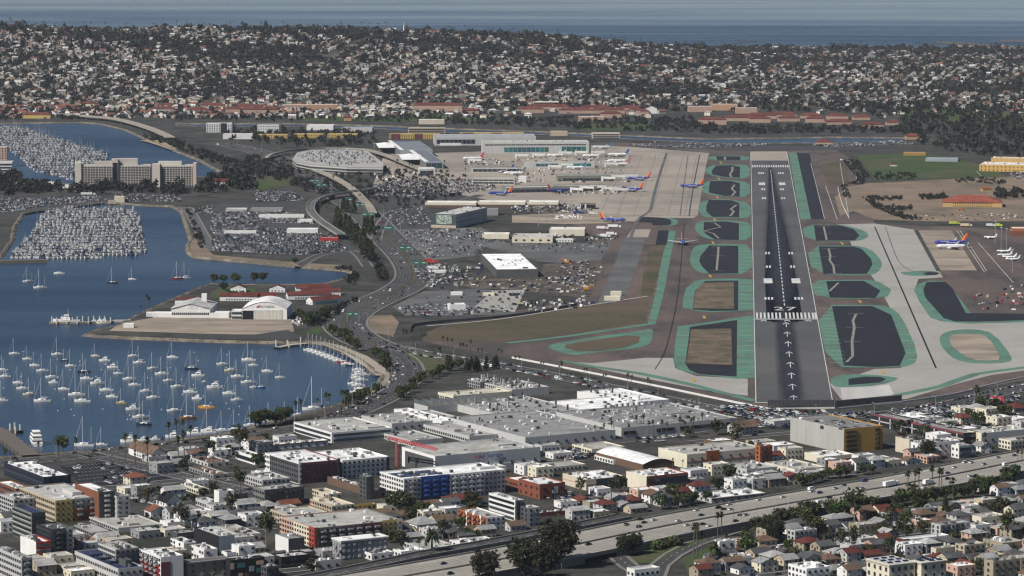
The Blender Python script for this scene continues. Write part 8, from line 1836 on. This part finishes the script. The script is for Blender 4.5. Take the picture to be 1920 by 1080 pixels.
wall_line('field_wall', 'curving dark wall round the dry airport field', [(770, 622), (775, 612), (830, 605), (920, 598), (1000, 588), (1080, 573)], 2.5, (.10, .10, .11)); wall_line('perimeter_wall', 'pale service road edge across the dry airport field', [(800, 612), (930, 600), (1060, 580), (1215, 556)], .5, (.33, .30, .26), w=4)
wall_line('perimeter_wall', 'white zigzag boundary wall beside the bare ground', [(1575, 300), (1592, 302), (1609, 343)], 1.6, (.6, .58, .54)); wall_line('perimeter_wall', 'white boundary wall south of the zigzag one', [(1571, 352), (1578, 380), (1592, 410)], 1.6, (.6, .58, .54))
def blast(px, n, label):
    P = [G(x, y) for x, y in px]; e = empty('blast_fence', P[0]); tag(e, label, 'fence')
    for i in range(n):
        t = i / (n - 1) * (len(P) - 1); k = min(int(t), len(P) - 2); p = P[k].lerp(P[k + 1], t - k) - P[0]; d = P[k + 1] - P[k]
        o = inst('slat', unitm, e, (p.x, p.y, 0), math.atan2(d.y, d.x), (.55, .5, 5.2), (.10, .10, .11))
    d = P[-1] - P[0]; inst('rail', unitm, e, (d.x / 2, d.y / 2 + .6, .2), math.atan2(d.y, d.x), (d.length, .3, 4.6), (.17, .17, .175))
blast([(1566, 763), (1690, 752)], 60, 'dark slatted blast fence at the right of the runway end'); blast([(1440, 761), (1564, 761)], 50, 'dark slatted blast fence behind the runway end')
# excavators on the earthworks
for i, (x, y) in enumerate(((1063, 494), (1099, 545))):
    e = empty('excavator', G(x, y), R.uniform(0, 3)); tag(e, 'orange excavator on the earthworks, %s' % ('the larger one on the bank', 'the smaller one near the cones')[i], 'excavator'); inst('body', unitm, e, (0, 0, 1.2), 0, (5, 3.4, 2.4), (.5, .2, .03)); inst('cab', unitm, e, (1, 1, 3.4), 0, (2, 1.6, 1.6), (.6, .55, .45)); inst('track', unitm, e, (0, 1.4, 0), 0, (5.5, .9, 1.2), K['BK']); inst('track', unitm, e, (0, -1.4, 0), 0, (5.5, .9, 1.2), K['BK'])
    m_ = MB(); m_.tube((2, 0, 2.5), (6, 0, 6.5), .5, .4, 5, (.5, .2, .03)); m_.tube((6, 0, 6.5), (9, 0, 2), .35, .3, 5, (.5, .2, .03)); m_.obj('boom', M['paint'], e)
# loose stacks, skips and equipment around aprons and yards: too many and small to count
cl = MB(); cl.box(0, 0, 0, 1, 1, 1); CT = template(cl); pos = []
def clutter(poly, n, s0=1.5, s1=5, h0=.8, h1=2.6, z=Z4, cols=None):
    g = [G(x, y) for x, y in poly]; x0, x1, y0, y1 = min(p.x for p in g), max(p.x for p in g), min(p.y for p in g), max(p.y for p in g); k = t = 0
    while k < n and t < n * 40:
        t += 1; x, y = R.uniform(x0, x1), R.uniform(y0, y1)
        if inside(to_px(x, y), poly): c = R.choice(cols or [K['W'], K['W'], K['LG'], K['G'], K['DG'], K['DG'], K['DB'], K['ST'], K['BK'], K['G']]); pos.append((x, y, z, R.uniform(0, 3.14), R.uniform(s0, s1), R.uniform(1.2, 2.6), R.uniform(h0, h1), *c)); k += 1
clutter([(960, 296), (1150, 290), (1175, 300), (1150, 312), (960, 304)], 90); clutter([(960, 318), (1150, 314), (1180, 330), (1180, 342), (960, 345)], 120); clutter([(1000, 355), (1180, 350), (1180, 364), (1040, 368)], 90); clutter([(960, 385), (1110, 386), (1100, 400), (960, 400)], 110); clutter([(900, 525), (1000, 526), (1130, 500), (1100, 560), (990, 546), (870, 536)], 160, 1, 5, .4, 1.8); clutter([(800, 500), (900, 490), (930, 520), (860, 545), (800, 540)], 60); clutter([(1000, 440), (1160, 440), (1160, 452), (1000, 452)], 60); clutter([(1880, 540), (1990, 530), (1990, 585), (1830, 580), (1815, 560)], 90, 1.2, 4.5, .8, 2.4, cols=[K['W'], K['LG'], K['G'], K['DG'], K['BK'], K['TAN'], K['RED']]); clutter([(1720, 405), (1920, 400), (1920, 412), (1720, 414)], 60, 1, 3, .4, 1.5); clutter([(560, 612), (600, 600), (560, 596), (545, 605)], 40, 1, 3, .5, 2.5); clutter([(870, 298), (950, 300), (950, 312), (870, 310)], 40); clutter([(965, 568), (1100, 562), (1130, 572), (1000, 588)], 70); clutter([(1040, 405), (1090, 405), (1090, 412), (1040, 412)], 24, 2, 6, 1, 2.2, cols=[K['W']]); clutter([(700, 320), (790, 322), (780, 345), (700, 345)], 60)
A = np.array(pos); o = merged('yard_equipment', [(CT, A[:, :3], A[:, 3], A[:, 4:7], A[:, 7:10])], [M['paint']]); tag(o, 'scattered carts, crates and equipment on aprons and building yards', 'equipment', kind='stuff')
# rows of ground lines in the car parks
def lot_lines(poly, ang, gap, w=.25, z=Z4):
    g = [G(x, y, z) for x, y in poly]; c = sum(g, Vector()) / len(g); a = math.radians(ang); ex, ey = Vector((math.cos(a), math.sin(a), 0)), Vector((-math.sin(a), math.cos(a), 0)); r = max((p - c).length for p in g); m_ = MB(); v = -r
    while v < r:
        u = -r
        while u < r:
            p = c + ex * u + ey * v
            if inside(to_px(p.x, p.y, z), poly): m_.face([p - ex * w / 2, p + ex * w / 2, p + ex * w / 2 + ey * 5, p - ex * w / 2 + ey * 5])
            u += 2.75
        v += gap
    if m_.v: m_.obj('bay_lines', M['white'])['kind'] = 'structure'
lot_lines([(742, 432), (905, 428), (940, 452), (900, 470), (800, 482), (778, 466)], 3, 17); lot_lines([(122, 875), (208, 866), (320, 896), (228, 908), (155, 903)], 30, 14)
# far landmarks: pier, jetties, church spire, masts
def far_prism(name, label, px, z, w, h, col, cat):
    P = [G(x, y, z) for x, y in px]; N = normals2(P); o0 = P[0].copy(); m_ = MB()
    for i in range(len(P) - 1):
        a, b, c, d = P[i] - N[i] * w / 2 - o0, P[i] + N[i] * w / 2 - o0, P[i + 1] + N[i + 1] * w / 2 - o0, P[i + 1] - N[i + 1] * w / 2 - o0
        for p, q in ((a, d), (b, c)): m_.face([(p.x, p.y, -h), (q.x, q.y, -h), (q.x, q.y, 0), (p.x, p.y, 0)], col)
        m_.face([(p.x, p.y, 0) for p in (a, b, c, d)], col)
    tag(m_.obj(name, M['paint'], None, o0), label, cat)
far_prism('ocean_pier', 'long fishing pier reaching into the ocean behind the hill', [(1360, 83), (1420, 76)], 9, 8, 2, (.12, .11, .10), 'pier'); far_prism('rock_jetty', 'dark rock jetty in the sea at the far right', [(1757, 77), (1840, 82), (1960, 90)], 4, 14, 6, (.10, .09, .08), 'jetty'); far_prism('rock_jetty', 'second rock jetty at the far right edge', [(1877, 74), (1980, 76)], 4, 14, 6, (.10, .09, .08), 'jetty')
sheet('beach', [(1790, 84), (1990, 92), (1990, 97), (1800, 90)], 1.5, 'sand')
e = empty('church_spire', (-265, 8330, float(terrain(-265, 8330)))); tag(e, 'white spire rising above the ridge of the hill', 'spire'); m_ = MB(); m_.tube((0, 0, 0), (0, 0, 8), 2.5, 2.2, 6, (.6, .6, .6)); m_.obj('tower', M['paint'], e); m_ = MB(); m_.tube((0, 0, 8), (0, 0, 26), 2.0, .1, 6, (.7, .7, .7)); m_.obj('spire', M['paint'], e)

# ================================================================== air: thin haze over everything
def haze(density):
    X, Y0, Y1, Z0, Z1_ = 42000, -4000, 48000, -12, 400
    me = bpy.data.meshes.new('haze')
    v = [(sx, sy, sz) for sz in (Z0, Z1_) for sx, sy in ((-X, Y0), (X, Y0), (X, Y1), (-X, Y1))]
    me.from_pydata(v, [], [(3, 2, 1, 0), (4, 5, 6, 7), (0, 1, 5, 4), (1, 2, 6, 5), (2, 3, 7, 6), (3, 0, 4, 7)])
    m = bpy.data.materials.new('thin_haze'); m.use_nodes = True; n, l = m.node_tree.nodes, m.node_tree.links
    n.remove(n['Principled BSDF']); pv = n.new('ShaderNodeVolumePrincipled')
    pv.inputs['Color'].default_value = (0.74, 0.82, 0.95, 1); pv.inputs['Density'].default_value = density; pv.inputs['Anisotropy'].default_value = 0.0
    l.new(pv.outputs[0], n['Material Output'].inputs['Volume'])
    me.materials.append(m); o = inst('haze', me); tag(o, 'thin pale haze in the air over the whole view', 'haze', kind='stuff')
haze(1.25e-5)

# ================================================================== tell look-alikes apart by their order in the view
ORD = ['first', 'second', 'third', 'fourth', 'fifth', 'sixth', 'seventh', 'eighth', 'ninth', 'tenth', 'eleventh', 'twelfth', 'thirteenth', 'fourteenth', 'fifteenth', 'sixteenth', 'seventeenth', 'eighteenth', 'nineteenth', 'twentieth']
same = {}
for o in COL.objects:
    if o.parent is None and 'group' in o and 'label' in o: same.setdefault((o['label'], o['group']), []).append(o)
for (lb, gr), l_ in same.items():
    if 1 < len(l_) <= 20 and len(lb.split()) <= 12:
        l_.sort(key=lambda o: to_px(*o.location)[0])
        for i, o in enumerate(l_): o['label'] = '%s, %s from left' % (lb, ORD[i])
